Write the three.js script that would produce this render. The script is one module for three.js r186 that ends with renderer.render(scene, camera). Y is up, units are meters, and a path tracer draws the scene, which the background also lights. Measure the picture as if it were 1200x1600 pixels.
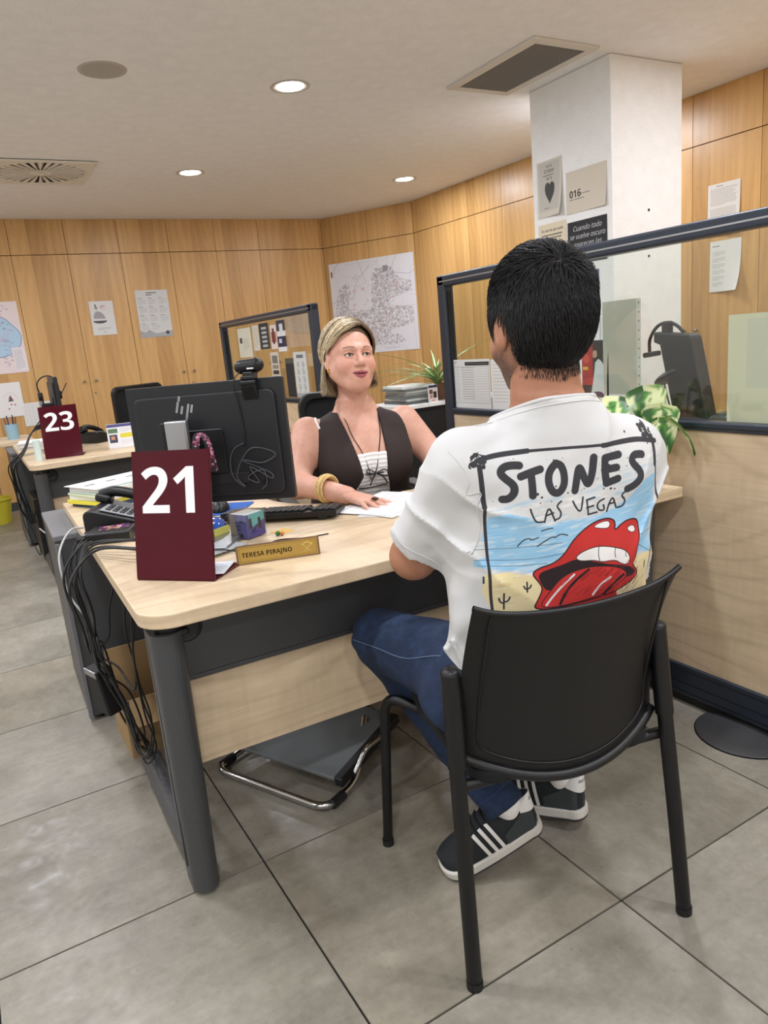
import * as THREE from 'three';
import { RoundedBoxGeometry } from 'three/addons/geometries/RoundedBoxGeometry.js';
import { mergeGeometries, mergeVertices } from 'three/addons/utils/BufferGeometryUtils.js';
import { RectAreaLightUniformsLib } from 'three/addons/lights/RectAreaLightUniformsLib.js';
import { FontLoader } from 'three/addons/loaders/FontLoader.js';
import { TextGeometry } from 'three/addons/geometries/TextGeometry.js';

// ---------------------------------------------------------------- camera, light, exposure
const scene = new THREE.Scene();
scene.background = new THREE.Color(0x000000);
const camera = new THREE.PerspectiveCamera(70.25, 0.75, 0.05, 60);
camera.position.set(-0.440, 1.2357, 1.559);
camera.rotation.set(-0.23165, -0.51073, -0.0921, 'YXZ');
const renderer = new THREE.WebGLRenderer({ antialias: true });
renderer.toneMapping = THREE.LinearToneMapping;
renderer.toneMappingExposure = 0.97;
renderer.shadowMap.enabled = true;
RectAreaLightUniformsLib.init();
const LAMP = { intensity: 270, color: 0xf3f6ff, size: 0.15, glow: 9 };   // recessed ceiling downlights on a 1.85 m grid
const LAMP_X = [-2.35, -0.49, 1.36, 3.22], LAMP_Z = [-4.08, -2.23, -0.38, 1.47, 3.3];
const CEIL = 2.55;
// ---------------------------------------------------------------- helpers
const V = (x, y, z) => new THREE.Vector3(x, y, z);
function rng(seed) { let s = seed >>> 0; return () => { s = (s + 0x6d2b79f5) >>> 0; let t = Math.imul(s ^ (s >>> 15), 1 | s); t = (t + Math.imul(t ^ (t >>> 7), 61 | t)) ^ t; return ((t ^ (t >>> 14)) >>> 0) / 4294967296; }; }
const clamp = (x, a = 0, b = 1) => Math.min(b, Math.max(a, x));
const mix = (a, b, t) => a + (b - a) * t;
const sstep = (a, b, x) => { const t = clamp((x - a) / (b - a)); return t * t * (3 - 2 * t); };
const hash3 = (x, y, z) => { let h = Math.imul(x, 374761393) ^ Math.imul(y, 668265263) ^ Math.imul(z, 2147483647 ^ 0x5bd1e995); h = Math.imul(h ^ (h >>> 13), 1274126177); h ^= h >>> 16; return (h >>> 0) / 4294967296; };
function noise3(x, y, z, px = 0, py = 0) {               // value noise in -1..1, with optional periods in x and y
  const xi = Math.floor(x), yi = Math.floor(y), zi = Math.floor(z), fx = x - xi, fy = y - yi, fz = z - zi;
  const u = fx * fx * (3 - 2 * fx), v = fy * fy * (3 - 2 * fy), w = fz * fz * (3 - 2 * fz);
  const wx = (i) => (px ? ((i % px) + px) % px : i), wy = (i) => (py ? ((i % py) + py) % py : i);
  const x0 = wx(xi), x1 = wx(xi + 1), y0 = wy(yi), y1 = wy(yi + 1);
  const a = mix(mix(hash3(x0, y0, zi), hash3(x1, y0, zi), u), mix(hash3(x0, y1, zi), hash3(x1, y1, zi), u), v);
  const b = mix(mix(hash3(x0, y0, zi + 1), hash3(x1, y0, zi + 1), u), mix(hash3(x0, y1, zi + 1), hash3(x1, y1, zi + 1), u), v);
  return mix(a, b, w) * 2 - 1;
}
const used = new Map();
function numbered(name) { const n = used.get(name) || 0; used.set(name, n + 1); return n ? name + '_' + String(n).padStart(3, '0') : name; }
function shadows(o) { o.castShadow = true; o.receiveShadow = true; return o; }
function tag(o, label, category, group) { o.userData.label = label; if (category) o.userData.category = category; if (group) o.userData.group = group; return o; }
function thing(name, label, category, pos = [0, 0, 0], turn = 0, group) {
  const o = new THREE.Group(); o.name = numbered(name); o.position.set(...pos); o.rotation.y = turn; scene.add(o);
  return tag(o, label, category, group);
}
function part(name, geo, mat, parent, label) {
  const m = shadows(new THREE.Mesh(Array.isArray(geo) ? merge(geo) : geo, mat)); m.name = name; parent.add(m);
  if (label) m.userData.label = label;
  return m;
}
function single(name, geo, mat, label, category, group) {   // a thing of one mesh
  const m = shadows(new THREE.Mesh(Array.isArray(geo) ? merge(geo) : geo, mat)); m.name = numbered(name); scene.add(m);
  return tag(m, label, category, group);
}
function structure(name, geo, mat, parent = scene) {
  const m = shadows(new THREE.Mesh(Array.isArray(geo) ? merge(geo) : geo, mat)); m.name = name; parent.add(m); if (parent === scene) m.userData.kind = 'structure';
  return m;
}
function copyOf(o, pos, turn, label, group) {
  const c = o.clone(); c.name = numbered(o.name.replace(/_\d{3}$/, '')); c.userData = { ...o.userData }; c.position.set(...pos); c.rotation.set(0, turn, 0); scene.add(c);
  c.traverse((m) => { if (m !== c) m.userData = { ...m.userData }; });
  if (label) c.userData.label = label; if (group) c.userData.group = group; return c;
}
function merge(list) {
  const keep = ['position', 'normal', 'uv'].concat(list.every((g) => g.attributes.color) ? ['color'] : []);
  const gs = list.map((g) => { const h = g.index ? g.toNonIndexed() : g.clone(); for (const k of Object.keys(h.attributes)) if (!keep.includes(k)) h.deleteAttribute(k); if (!h.attributes.uv) h.setAttribute('uv', new THREE.BufferAttribute(new Float32Array(h.attributes.position.count * 2), 2)); return h; });
  return mergeGeometries(gs);
}
const EUL = new THREE.Euler();
function xf(g, pos = [0, 0, 0], rot = [0, 0, 0], sc = [1, 1, 1]) {
  const m = new THREE.Matrix4().compose(V(...pos), new THREE.Quaternion().setFromEuler(EUL.set(...rot)), V(...sc)); return g.applyMatrix4(m);
}
const box = (w, h, d, x = 0, y = 0, z = 0) => new THREE.BoxGeometry(w, h, d).translate(x, y, z);
const rbox = (w, h, d, x = 0, y = 0, z = 0, r = 0.004, s = 2) => new RoundedBoxGeometry(w, h, d, s, Math.min(r, w / 2.01, h / 2.01, d / 2.01)).translate(x, y, z);
const cyl = (r0, r1, h, x = 0, y = 0, z = 0, n = 24) => new THREE.CylinderGeometry(r1, r0, h, n).translate(x, y, z);   // r0 bottom
const ball = (r, x = 0, y = 0, z = 0, n = 16) => new THREE.SphereGeometry(r, n, Math.ceil(n * 0.7)).translate(x, y, z);
function tube(pts, r, seg = 0, rad = 8, closed = false) {
  const c = new THREE.CatmullRomCurve3(pts.map((p) => V(...p)), closed, 'centripetal');
  return new THREE.TubeGeometry(c, seg || Math.max(8, pts.length * 6), r, rad, closed);
}
function bentTube(pts, r, bend = 0.03, rad = 10) {          // straight runs with rounded bends, capped
  const P = pts.map((p) => V(...p)), path = new THREE.CurvePath();
  let prev = P[0];
  for (let i = 1; i < P.length - 1; i++) {
    const a = P[i].clone().sub(prev).normalize(), b = P[i + 1].clone().sub(P[i]).normalize();
    const s = P[i].clone().addScaledVector(a, -bend), e = P[i].clone().addScaledVector(b, bend);
    path.add(new THREE.LineCurve3(prev, s)); path.add(new THREE.QuadraticBezierCurve3(s, P[i], e)); prev = e;
  }
  path.add(new THREE.LineCurve3(prev, P[P.length - 1]));
  return merge([new THREE.TubeGeometry(path, P.length * 14, r, rad, false), ball(r, ...pts[0], 10), ball(r, ...pts[pts.length - 1], 10)]);
}
function rod(a, b, r0, r1 = r0, n = 12) {                   // capped cylinder between two points
  const A = V(...a), B = V(...b), d = B.clone().sub(A), L = d.length();
  const g = new THREE.CylinderGeometry(r1, r0, L, n); g.translate(0, L / 2, 0);
  g.applyQuaternion(new THREE.Quaternion().setFromUnitVectors(V(0, 1, 0), d.normalize())); return g.translate(...a);
}
function lathe(pts, n = 32) { return new THREE.LatheGeometry(pts.map((p) => new THREE.Vector2(...p)), n); }
function extrude(shape, depth, bevel = 0, seg = 1, curve = 12) {
  return new THREE.ExtrudeGeometry(shape, { depth: depth - 2 * bevel, bevelEnabled: bevel > 0, bevelSize: bevel, bevelThickness: bevel, bevelOffset: -bevel, bevelSegments: seg, curveSegments: curve }).translate(0, 0, bevel);
}
function rrect(w, h, r, x = -w / 2, y = -h / 2) {
  const s = new THREE.Shape(); s.moveTo(x + r, y); s.lineTo(x + w - r, y); s.absarc(x + w - r, y + r, r, -Math.PI / 2, 0); s.lineTo(x + w, y + h - r); s.absarc(x + w - r, y + h - r, r, 0, Math.PI / 2);
  s.lineTo(x + r, y + h); s.absarc(x + r, y + h - r, r, Math.PI / 2, Math.PI); s.lineTo(x, y + r); s.absarc(x + r, y + r, r, Math.PI, Math.PI * 1.5); return s;
}
// uv in metres from the dominant axis of each triangle; grain 'y' runs the texture's v along y, 'x' along x, 'z' along z
function metricUV(g, grain = 'y', ox = 0, oy = 0, k = 1) {
  const h = g.index ? g.toNonIndexed() : g, p = h.attributes.position, uv = new Float32Array(p.count * 2);
  const a = V(0, 0, 0), b = V(0, 0, 0), c = V(0, 0, 0);
  for (let i = 0; i < p.count; i += 3) {
    a.fromBufferAttribute(p, i); b.fromBufferAttribute(p, i + 1); c.fromBufferAttribute(p, i + 2);
    const n = b.clone().sub(a).cross(c.clone().sub(a)), ax = Math.abs(n.x), ay = Math.abs(n.y), az = Math.abs(n.z);
    const dom = ax > ay && ax > az ? 'x' : ay > az ? 'y' : 'z';
    [a, b, c].forEach((q, j) => {
      let across, along;
      const other = ['x', 'y', 'z'].filter((t) => t !== dom);
      if (dom === grain) { across = q[other[0]]; along = q[other[1]]; } else { along = q[grain]; across = q[other.find((t) => t !== grain)]; }
      uv[(i + j) * 2] = across * k + ox; uv[(i + j) * 2 + 1] = along * k + oy;
    });
  }
  h.setAttribute('uv', new THREE.BufferAttribute(uv, 2)); return h;
}
// ---------------------------------------------------------------- textures
function pixelTexture(w, h, fn, color = true) {
  const d = new Uint8Array(w * h * 4);
  for (let j = 0; j < h; j++) for (let i = 0; i < w; i++) { const c = fn(i / w, j / h, i, j), k = (j * w + i) * 4; d[k] = clamp(c[0], 0, 255); d[k + 1] = clamp(c[1], 0, 255); d[k + 2] = clamp(c[2], 0, 255); d[k + 3] = 255; }
  const t = new THREE.DataTexture(d, w, h); t.magFilter = THREE.LinearFilter; t.minFilter = THREE.LinearMipmapLinearFilter; t.generateMipmaps = true; t.wrapS = t.wrapT = THREE.RepeatWrapping;
  if (color) t.colorSpace = THREE.SRGBColorSpace; t.needsUpdate = true; return t;
}
function drawn(w, h, draw) {
  const c = document.createElement('canvas'); c.width = w; c.height = h; const g = c.getContext('2d'); draw(g, w, h);
  const t = new THREE.CanvasTexture(c); t.colorSpace = THREE.SRGBColorSpace; t.magFilter = THREE.LinearFilter; t.anisotropy = 8; return t;
}
const std = (o) => new THREE.MeshStandardMaterial(o);
const phys = (o) => new THREE.MeshPhysicalMaterial(o);
const sized = (t, mx, my) => { t.repeat.set(1 / mx, 1 / my); return t; };

// oak-like veneer: 1 m across, 2 m along the grain; vertical bands of leaves and fine pores
const veneerTex = sized(pixelTexture(512, 1024, (u, v) => {
  const leaf = Math.floor(u * 7), lt = (hash3(leaf, 3, 1) - 0.5) * 20;
  const warp = noise3(u * 6, v * 4, 0, 6, 4) * 0.06 + noise3(u * 12, v * 10, 4, 12, 10) * 0.012;
  const cath = Math.sin((u * 7 + warp * 5) * 6.283 * 2 + noise3(u * 4, v * 3, 9, 4, 3) * 5) * 3.2;
  const grain = noise3(u * 150, v * 7, 2, 150, 7) * 5 + noise3(u * 60, v * 4, 5, 60, 4) * 4;
  const ray = noise3(u * 90, v * 60, 7, 90, 60) > 0.72 ? -5 : 0;
  const blotch = noise3(u * 5, v * 3, 11, 5, 3) * 6;
  const t = lt + cath + grain + ray + blotch;
  return [199 + t, 156 + t * 0.95, 98 + t * 0.8];
}), 1, 2);
// maple laminate of desks and partitions
const mapleTex = sized(pixelTexture(512, 1024, (u, v) => {
  const w = noise3(u * 3, v * 2, 0, 3, 2) * 0.5 + noise3(u * 7, v * 5, 3, 7, 5) * 0.14;
  const ring = Math.pow(Math.abs(Math.sin((u * 5 + w * 2.4) * 6.283)), 14) * -11;
  const fine = noise3(u * 120, v * 10, 5, 120, 10) * 4.5 + noise3(u * 260, v * 22, 8, 260, 22) * 3;
  const fiddle = noise3(u * 16, v * 150, 6, 16, 150) * 3.2;
  const t = ring + fine + fiddle + noise3(u * 4, v * 3, 12, 4, 3) * 4;
  return [214 + t, 191 + t, 158 + t * 0.9];
}), 0.8, 1.6);
// cement-look porcelain tile
const cementTex = pixelTexture(1024, 1024, (u, v) => {
  let t = 0; for (const [f, a] of [[3, 12], [7, 11], [15, 7], [34, 5], [80, 5], [170, 4]]) t += noise3(u * f, v * f, f, f, f) * a;
  t += noise3(u * 9, v * 46, 51, 9, 46) * 4 + noise3(u * 22, v * 120, 53, 22, 120) * 3.5;
  const vein = Math.pow(Math.max(0, 1 - Math.abs(noise3(u * 8 + noise3(u * 5, v * 5, 21, 5, 5), v * 8, 30, 8, 8)) * 3), 3) * 7 * (noise3(u * 40, v * 40, 31, 40, 40) * 0.5 + 0.5);
  const fleck = noise3(u * 420, v * 420, 41, 420, 420) > 0.8 ? 8 : 0;
  t = t * 0.75 + vein + fleck;
  return [144 + t, 139 + t, 127 + t * 0.97];
});
const cementRough = pixelTexture(256, 256, (u, v) => { const t = 98 + noise3(u * 20, v * 20, 3, 20, 20) * 22 + noise3(u * 70, v * 70, 5, 70, 70) * 18; return [t, t, t]; }, false);
const speckTex = sized(pixelTexture(256, 256, (u, v) => { const t = 246 + noise3(u * 128, v * 128, 3, 128, 128) * 5 + noise3(u * 10, v * 10, 6, 10, 10) * 3; return [t, t, t]; }), 0.5, 0.5);
const leatherBump = pixelTexture(256, 256, (u, v) => { const t = 128 + noise3(u * 64, v * 64, 3, 64, 64) * 70 + noise3(u * 110, v * 110, 6, 110, 110) * 40; return [t, t, t]; }, false); sized(leatherBump, 0.12, 0.12);
const weaveBump = sized(pixelTexture(256, 256, (u, v) => { const t = 128 + 60 * Math.sin(u * 6.283 * 32) * Math.sin(v * 6.283 * 32) + noise3(u * 64, v * 64, 3, 64, 64) * 40; return [t, t, t]; }, false), 0.06, 0.06);

const M = {
  veneer: std({ map: veneerTex, roughness: 0.36 }),
  maple: std({ map: mapleTex, roughness: 0.42 }),
  groove: std({ color: 0x2a2118, roughness: 0.9 }),
  plaster: std({ color: 0xefece6, map: speckTex, roughness: 0.92 }),
  ceiling: std({ color: 0xfbfbfd, map: speckTex, roughness: 0.95 }),
  pillarPaint: std({ color: 0xf4f4f2, map: speckTex, roughness: 0.6 }),
  grout: std({ color: 0x24231f, roughness: 0.95 }),
  greyMetal: std({ color: 0x48494b, roughness: 0.42, metalness: 0.15 }),
  greyLight: std({ color: 0x747577, roughness: 0.45, metalness: 0.15 }),
  frameMetal: std({ color: 0x343b47, roughness: 0.34, metalness: 0.35 }),
  blackPlastic: std({ color: 0x08080a, roughness: 0.42 }),
  blackMatte: std({ color: 0x0a0a0b, roughness: 0.7 }),
  blackShell: std({ color: 0x060607, roughness: 0.5, bumpMap: leatherBump, bumpScale: 0.0003 }),
  blackFabric: std({ color: 0x101113, roughness: 0.95, bumpMap: weaveBump, bumpScale: 0.0006 }),
  blackTube: std({ color: 0x060607, roughness: 0.42 }),
  rubber: std({ color: 0x0e0e0f, roughness: 0.6 }),
  chrome: std({ color: 0xb9b9b6, roughness: 0.18, metalness: 1 }),
  silver: std({ color: 0xa9abad, roughness: 0.32, metalness: 0.85 }),
  steel: std({ color: 0x8e8e8b, roughness: 0.3, metalness: 1 }),
  brass: std({ color: 0xc09a45, roughness: 0.25, metalness: 1 }),
  gold: std({ color: 0xd7ac52, roughness: 0.22, metalness: 1 }),
  white: std({ color: 0xeeeeec, roughness: 0.5 }),
  whitePaper: std({ color: 0xe9e9e6, roughness: 0.85 }),
  maroon: phys({ color: 0x460415, roughness: 0.06, specularIntensity: 0.55 }),
  glass: phys({ color: 0xf4f8f6, roughness: 0.02, transmission: 1, thickness: 0, ior: 1.5 }),
  clear: phys({ color: 0xf2f5f5, roughness: 0.05, transmission: 1, thickness: 0, ior: 1.45 }),
};
// ---------------------------------------------------------------- the room
const wood = rng(11);
{
  const floor = structure('floor', box(7.8, 0.1, 10.5, 0.3, -0.0545, -0.85), M.grout);
  const tileMats = [0xffffff, 0xf6f5f2, 0xfdfaf4].map((c) => std({ map: cementTex, roughnessMap: cementRough, roughness: 1, color: c }));
  const variants = [];
  for (let k = 0; k < 8; k++) {
    const g = box(0.595, 0.012, 0.595, 0, -0.006, 0), uv = g.attributes.uv, q = k % 4;
    for (let i = 0; i < uv.count; i++) { let a = uv.getX(i) - 0.5, b = uv.getY(i) - 0.5; for (let t = 0; t < q; t++) [a, b] = [-b, a]; uv.setXY(i, a * 0.62 + 0.31 + (k % 3) * 0.21, b * 0.62 + 0.4 + (k % 5) * 0.17); }
    variants.push(g);
  }
  for (let i = -6; i <= 6; i++) for (let j = -10; j <= 6; j++) {
    const t = part('tile', variants[Math.floor(hash3(i + 20, j + 30, 1) * 8)], tileMats[Math.floor(hash3(i + 9, j + 50, 2) * 3)], floor);
    t.position.set(i * 0.6 + 0.3, 0, j * 0.6 + 0.3);
  }
  const slab = rrect(7.8, 10.5, 0.01, -3.6, -4.4), cut = (x, z, w, d) => { const p = new THREE.Path(), y = -z; p.moveTo(x - w / 2, y - d / 2); p.lineTo(x - w / 2, y + d / 2); p.lineTo(x + w / 2, y + d / 2); p.lineTo(x + w / 2, y - d / 2); p.closePath(); slab.holes.push(p); };
  cut(0.35, -4.17, 0.6, 0.62); cut(2.42, -1.67, 0.37, 0.65);           // openings above the two air grilles
  structure('ceiling', metricUV(extrude(slab, 0.12).rotateX(-Math.PI / 2).translate(0, CEIL, 0)), M.ceiling);
  structure('wall_left', metricUV(box(0.12, CEIL, 10.5, -3.36, CEIL / 2, -0.85)), M.plaster);
  structure('wall_front', metricUV(box(7.8, CEIL, 0.12, 0.3, CEIL / 2, 4.2)), M.plaster);
}
const galvanised = std({ color: 0x8f9192, roughness: 0.55, metalness: 0.3 });
function plenum(t, w, d, h = 0.28) { part('plenum_box', [box(w, 0.004, d, 0, h, 0), box(0.004, h, d, -w / 2, h / 2, 0), box(0.004, h, d, w / 2, h / 2, 0), box(w, h, 0.004, 0, h / 2, -d / 2), box(w, h, 0.004, 0, h / 2, d / 2)], galvanised, t); }
const knobGeo = merge([cyl(0.006, 0.006, 0.018, 0, 0.009, 0, 10), lathe([[0, 0.034], [0.008, 0.033], [0.012, 0.027], [0.011, 0.02], [0.006, 0.016]], 16)]).rotateX(Math.PI / 2);
const keyGeo = cyl(0.008, 0.008, 0.006, 0, 0.003, 0, 14).rotateX(Math.PI / 2);
// a wall clad in veneered panels: A to B on the floor, seams in metres from A, an upper strip above y = 2.246
function cladWall(name, A, B, seams, knobs, keys) {
  const L = Math.hypot(B[0] - A[0], B[1] - A[1]), turn = -Math.atan2(B[1] - A[1], B[0] - A[0]);
  const wall = structure(name, box(L, CEIL, 0.1, L / 2, CEIL / 2, -0.07), M.groove);
  wall.position.set(A[0], 0, A[1]); wall.rotation.y = turn;
  const s = [0, ...seams, L].sort((a, b) => a - b);
  for (let i = 0; i < s.length - 1; i++) {
    const w = s[i + 1] - s[i] - 0.004, x = (s[i] + s[i + 1]) / 2, ox = wood() * 5, oy = wood() * 5;
    part('panel', metricUV(box(w, 0.298, 0.02, x, 2.4, -0.01), 'y', ox, oy), M.veneer, wall);
    const d = part('panel', metricUV(box(w, 2.166, 0.02, x, 1.162, -0.01), 'y', ox, oy + 0.3), M.veneer, wall);
    for (const [u, y] of knobs || []) if (u > s[i] && u < s[i + 1]) part('knob', knobGeo.clone().translate(u, y, 0), M.steel, d);
    for (const [u, y] of keys || []) if (u > s[i] && u < s[i + 1]) part('keyhole', keyGeo.clone().translate(u, y, 0), M.steel, d);
  }
  part('skirting', box(L, 0.075, 0.024, L / 2, 0.0375, -0.008), M.greyMetal, wall);
  return wall;
}
const backSeams = []; for (let k = -7; k <= 5; k++) backSeams.push(0.222 + 0.4672 * k + 3.3);
const bk = (x, y) => [x + 3.3, y];
cladWall('wall_back', [-3.3, -5.9], [3.285, -5.9], backSeams, [bk(0.636, 1.105), bk(0.745, 1.105), bk(1.585, 1.105), bk(1.69, 1.105), bk(-0.3, 1.105), bk(-0.19, 1.105), bk(2.52, 1.105), bk(2.63, 1.105)], [bk(0.722, 0.99), bk(1.665, 0.99)]);
cladWall('wall_corner', [3.285, -5.9], [3.84, -4.95], [0.565]);
const rightSeams = []; for (let k = 1; k <= 19; k++) rightSeams.push(0.4635 * k - 0.043);
cladWall('wall_right', [3.84, -4.95], [4.036, 4.2], rightSeams, [[3.245, 1.108], [3.155, 1.108], [2.3, 1.108], [2.21, 1.108]], [[3.24, 0.99]]);
{
  const p = structure('wall_pillar', metricUV(rbox(0.555, CEIL - 0.004, 0.61, 3.037, CEIL / 2, -1.673, 0.003)), M.pillarPaint);
  part('skirting', box(0.575, 0.075, 0.63, 3.037, 0.0375, -1.673), M.greyMetal, p);
  for (const [x, y] of [[3.041, 1.798], [3.04, 1.556]]) part('wall_plug', cyl(0.007, 0.007, 0.004, 0, 0, 0, 12).rotateX(Math.PI / 2).translate(x, y, -1.367), M.blackMatte, p);
}
// ---------------------------------------------------------------- ceiling fittings
const lampNames = { '1.36,-2.23': 'bright round recessed downlight, largest and nearest on the ceiling', '1.36,-4.08': 'round recessed downlight above the number 23 desk, near the back wall', '3.22,-4.08': 'round recessed downlight above the wall map, left of the pillar', '3.22,-2.23': 'round recessed downlight hidden behind the white pillar' };
const glow = new THREE.MeshStandardMaterial({ color: 0xffffff, emissive: 0xfff6ea, emissiveIntensity: LAMP.glow, roughness: 0.6 });
const ringGeo = lathe([[0.084, 0.02], [0.078, 0.002], [0.084, -0.003], [0.094, -0.005], [0.104, -0.002], [0.105, 0.001]], 48);
const lensGeo = lathe([[0, -0.006], [0.04, -0.0055], [0.07, -0.003], [0.08, 0.004]], 40);
const ringMat = std({ color: 0xc9c7c4, roughness: 0.35, metalness: 0.3 });
for (const x of LAMP_X) for (const z of LAMP_Z) {
  const inView = lampNames[x + ',' + z];
  const t = thing('ceiling_downlight', inView || 'round recessed downlight of the ceiling grid beyond the picture edge', 'ceiling light', [x, CEIL, z], 0, inView ? 'downlights in view' : 'downlights beyond the picture');
  part('trim_ring', ringGeo, ringMat, t); part('lens', lensGeo, glow, t);
  const l = new THREE.RectAreaLight(LAMP.color, LAMP.intensity, LAMP.size, LAMP.size); l.position.set(0, -0.012, 0); l.rotation.x = -Math.PI / 2; t.add(l);
}
{
  const t = thing('ceiling_speaker', 'round unlit grey loudspeaker grille set in the ceiling', 'speaker', [0.428, CEIL, -2.239]);
  part('rim', lathe([[0.088, 0.002], [0.09, -0.004], [0.1, -0.006], [0.108, -0.003], [0.11, 0.001]], 40), std({ color: 0xb9b2aa, roughness: 0.7 }), t);
  const dots = drawn(256, 256, (g) => { g.fillStyle = '#bdb7b0'; g.fillRect(0, 0, 256, 256); g.fillStyle = '#8f8881'; for (let i = 0; i < 40; i++) for (let j = 0; j < 40; j++) { g.beginPath(); g.arc(i * 6.4 + (j % 2) * 3.2, j * 6.4, 1.9, 0, 7); g.fill(); } });
  part('grille', new THREE.CircleGeometry(0.09, 40).rotateX(Math.PI / 2).translate(0, -0.003, 0), std({ map: dots, roughness: 0.8 }), t);
}
{
  const t = thing('air_diffuser', 'square white swirl air diffuser with radial slots near the left edge', 'air vent', [0.35, CEIL, -4.17]);
  const cream = std({ color: 0xe2ddd2, roughness: 0.6 });
  const plate = rrect(0.62, 0.64, 0.004), inner = 0.07, outer = 0.285;
  for (let k = 0; k < 32; k++) { const an = k / 32 * Math.PI * 2, c = Math.cos(an), q = Math.sin(an), hi = 0.0045, ho = k % 2 ? 0.012 : 0.016, p = new THREE.Path(); [[inner, -hi], [inner, hi], [outer, ho], [outer, -ho]].forEach(([u, v], n) => { const x = u * c - v * q, y = u * q + v * c; n ? p.lineTo(x, y) : p.moveTo(x, y); }); p.closePath(); plate.holes.push(p); }
  part('face_plate', extrude(plate, 0.006).rotateX(-Math.PI / 2).translate(0, -0.012, 0), cream, t, 'cream plate pierced by radial slots'); plenum(t, 0.59, 0.61);
  part('border', [rbox(0.64, 0.012, 0.02, 0, -0.01, 0.315), rbox(0.64, 0.012, 0.02, 0, -0.01, -0.315), rbox(0.02, 0.012, 0.64, 0.31, -0.01, 0), rbox(0.02, 0.012, 0.64, -0.31, -0.01, 0)], cream, t);
  part('hub', cyl(0.03, 0.03, 0.008, 0, -0.018, 0), cream, t);
  for (let k = 0; k < 32; k++) { const vane = part('vane', xf(rbox(outer - inner - 0.02, 0.009, 0.0015, 0, 0, 0, 0.0005, 1), [(inner + outer) / 2, 0.004, 0], [0.75, 0, 0]), cream, t); vane.rotation.y = k / 32 * Math.PI * 2; }
}
{
  const t = thing('return_air_grille', 'rectangular grey egg-crate air grille next to the white pillar', 'air vent', [2.42, CEIL, -1.67]);
  const frame = std({ color: 0xdcd7cf, roughness: 0.6 }), X = 0.19, Z = 0.33;
  part('frame', [rbox(0.05, 0.014, 2 * Z + 0.05, -X, -0.007, 0), rbox(0.05, 0.014, 2 * Z + 0.05, X, -0.007, 0), rbox(2 * X - 0.05, 0.014, 0.05, 0, -0.007, -Z), rbox(2 * X - 0.05, 0.014, 0.05, 0, -0.007, Z)], frame, t);
  plenum(t, 2 * X - 0.012, 2 * Z - 0.012);
  const core = [];
  for (let x = -X + 0.03; x < X - 0.02; x += 0.014) core.push(box(0.0022, 0.008, 2 * Z - 0.05, x, -0.008, 0));
  for (let z = -Z + 0.03; z < Z - 0.02; z += 0.014) core.push(box(2 * X - 0.05, 0.008, 0.0022, 0, -0.008, z));
  part('egg_crate_core', core, std({ color: 0x9a9692, roughness: 0.6 }), t).userData.kind = 'stuff';
}
// ---------------------------------------------------------------- desks
const DESK_Y = 0.73;
function makeDesk(label) {
  const t = thing('office_desk', label, 'desk', [0, 0, 0], 0);
  // plan outline in (x, -z): front edge along x, a return on the left
  const s = new THREE.Shape(); const r = 0.075;
  s.moveTo(r, 0); s.lineTo(1.58, 0); s.lineTo(1.58, 0.66); s.lineTo(0.92, 0.66); s.quadraticCurveTo(0.62, 0.66, 0.61, 0.98); s.lineTo(0.61, 1.59); s.lineTo(0, 1.59); s.lineTo(0, r); s.absarc(r, r, r, Math.PI, Math.PI * 1.5);
  const top = extrude(s, 0.032, 0.003, 2, 16).rotateX(-Math.PI / 2).translate(0, DESK_Y - 0.032, 0);
  part('desktop', metricUV(top, 'x', 0.3, 0.1), M.maple, t);
  const rail = part('front_rail', metricUV(rbox(1.42, 0.175, 0.03, 0.8, 0.605, -0.165, 0.004)), M.greyMetal, t);
  part('cable_grommet', lathe([[0.0, 0], [0.026, 0.001], [0.028, 0.006], [0.034, 0.006], [0.036, 0.0]], 28).rotateX(Math.PI / 2).translate(0.115, 0.64, -0.15), M.blackPlastic, rail);
  part('rail_lip', rbox(1.42, 0.012, 0.012, 0.8, 0.515, -0.153, 0.003), M.greyMetal, rail);
  part('modesty_panel', metricUV(box(1.4, 0.24, 0.018, 0.8, 0.408, -0.172), 'x', 0.1, 0.37), M.maple, t);
  for (const [x, k] of [[0.055, 1], [1.5, -1]]) {
    const leg = part('leg', legColumn(k).translate(x, 0, 0), M.greyMetal, t);
    part('foot', legFoot(k).translate(x, 0, 0), M.greyMetal, leg);
    part('top_arm', rbox(0.05, 0.03, 0.56, x, 0.683, -0.35, 0.006), M.blackPlastic, leg);
    part('cap', merge([cyl(0.03, 0.03, 0.03, x + 0.01 * k, 0.68, -0.085), rbox(0.075, 0.018, 0.06, x + 0.01 * k, 0.662, -0.09, 0.006)]), M.blackPlastic, leg);
    part('foot_glide', cyl(0.02, 0.016, 0.012, x, 0.006, -0.62), M.blackPlastic, leg);
  }
  part('return_beam', rbox(0.03, 0.06, 0.9, 0.3, 0.668, -1.1, 0.004), M.greyMetal, t);
  return t;
}
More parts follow.
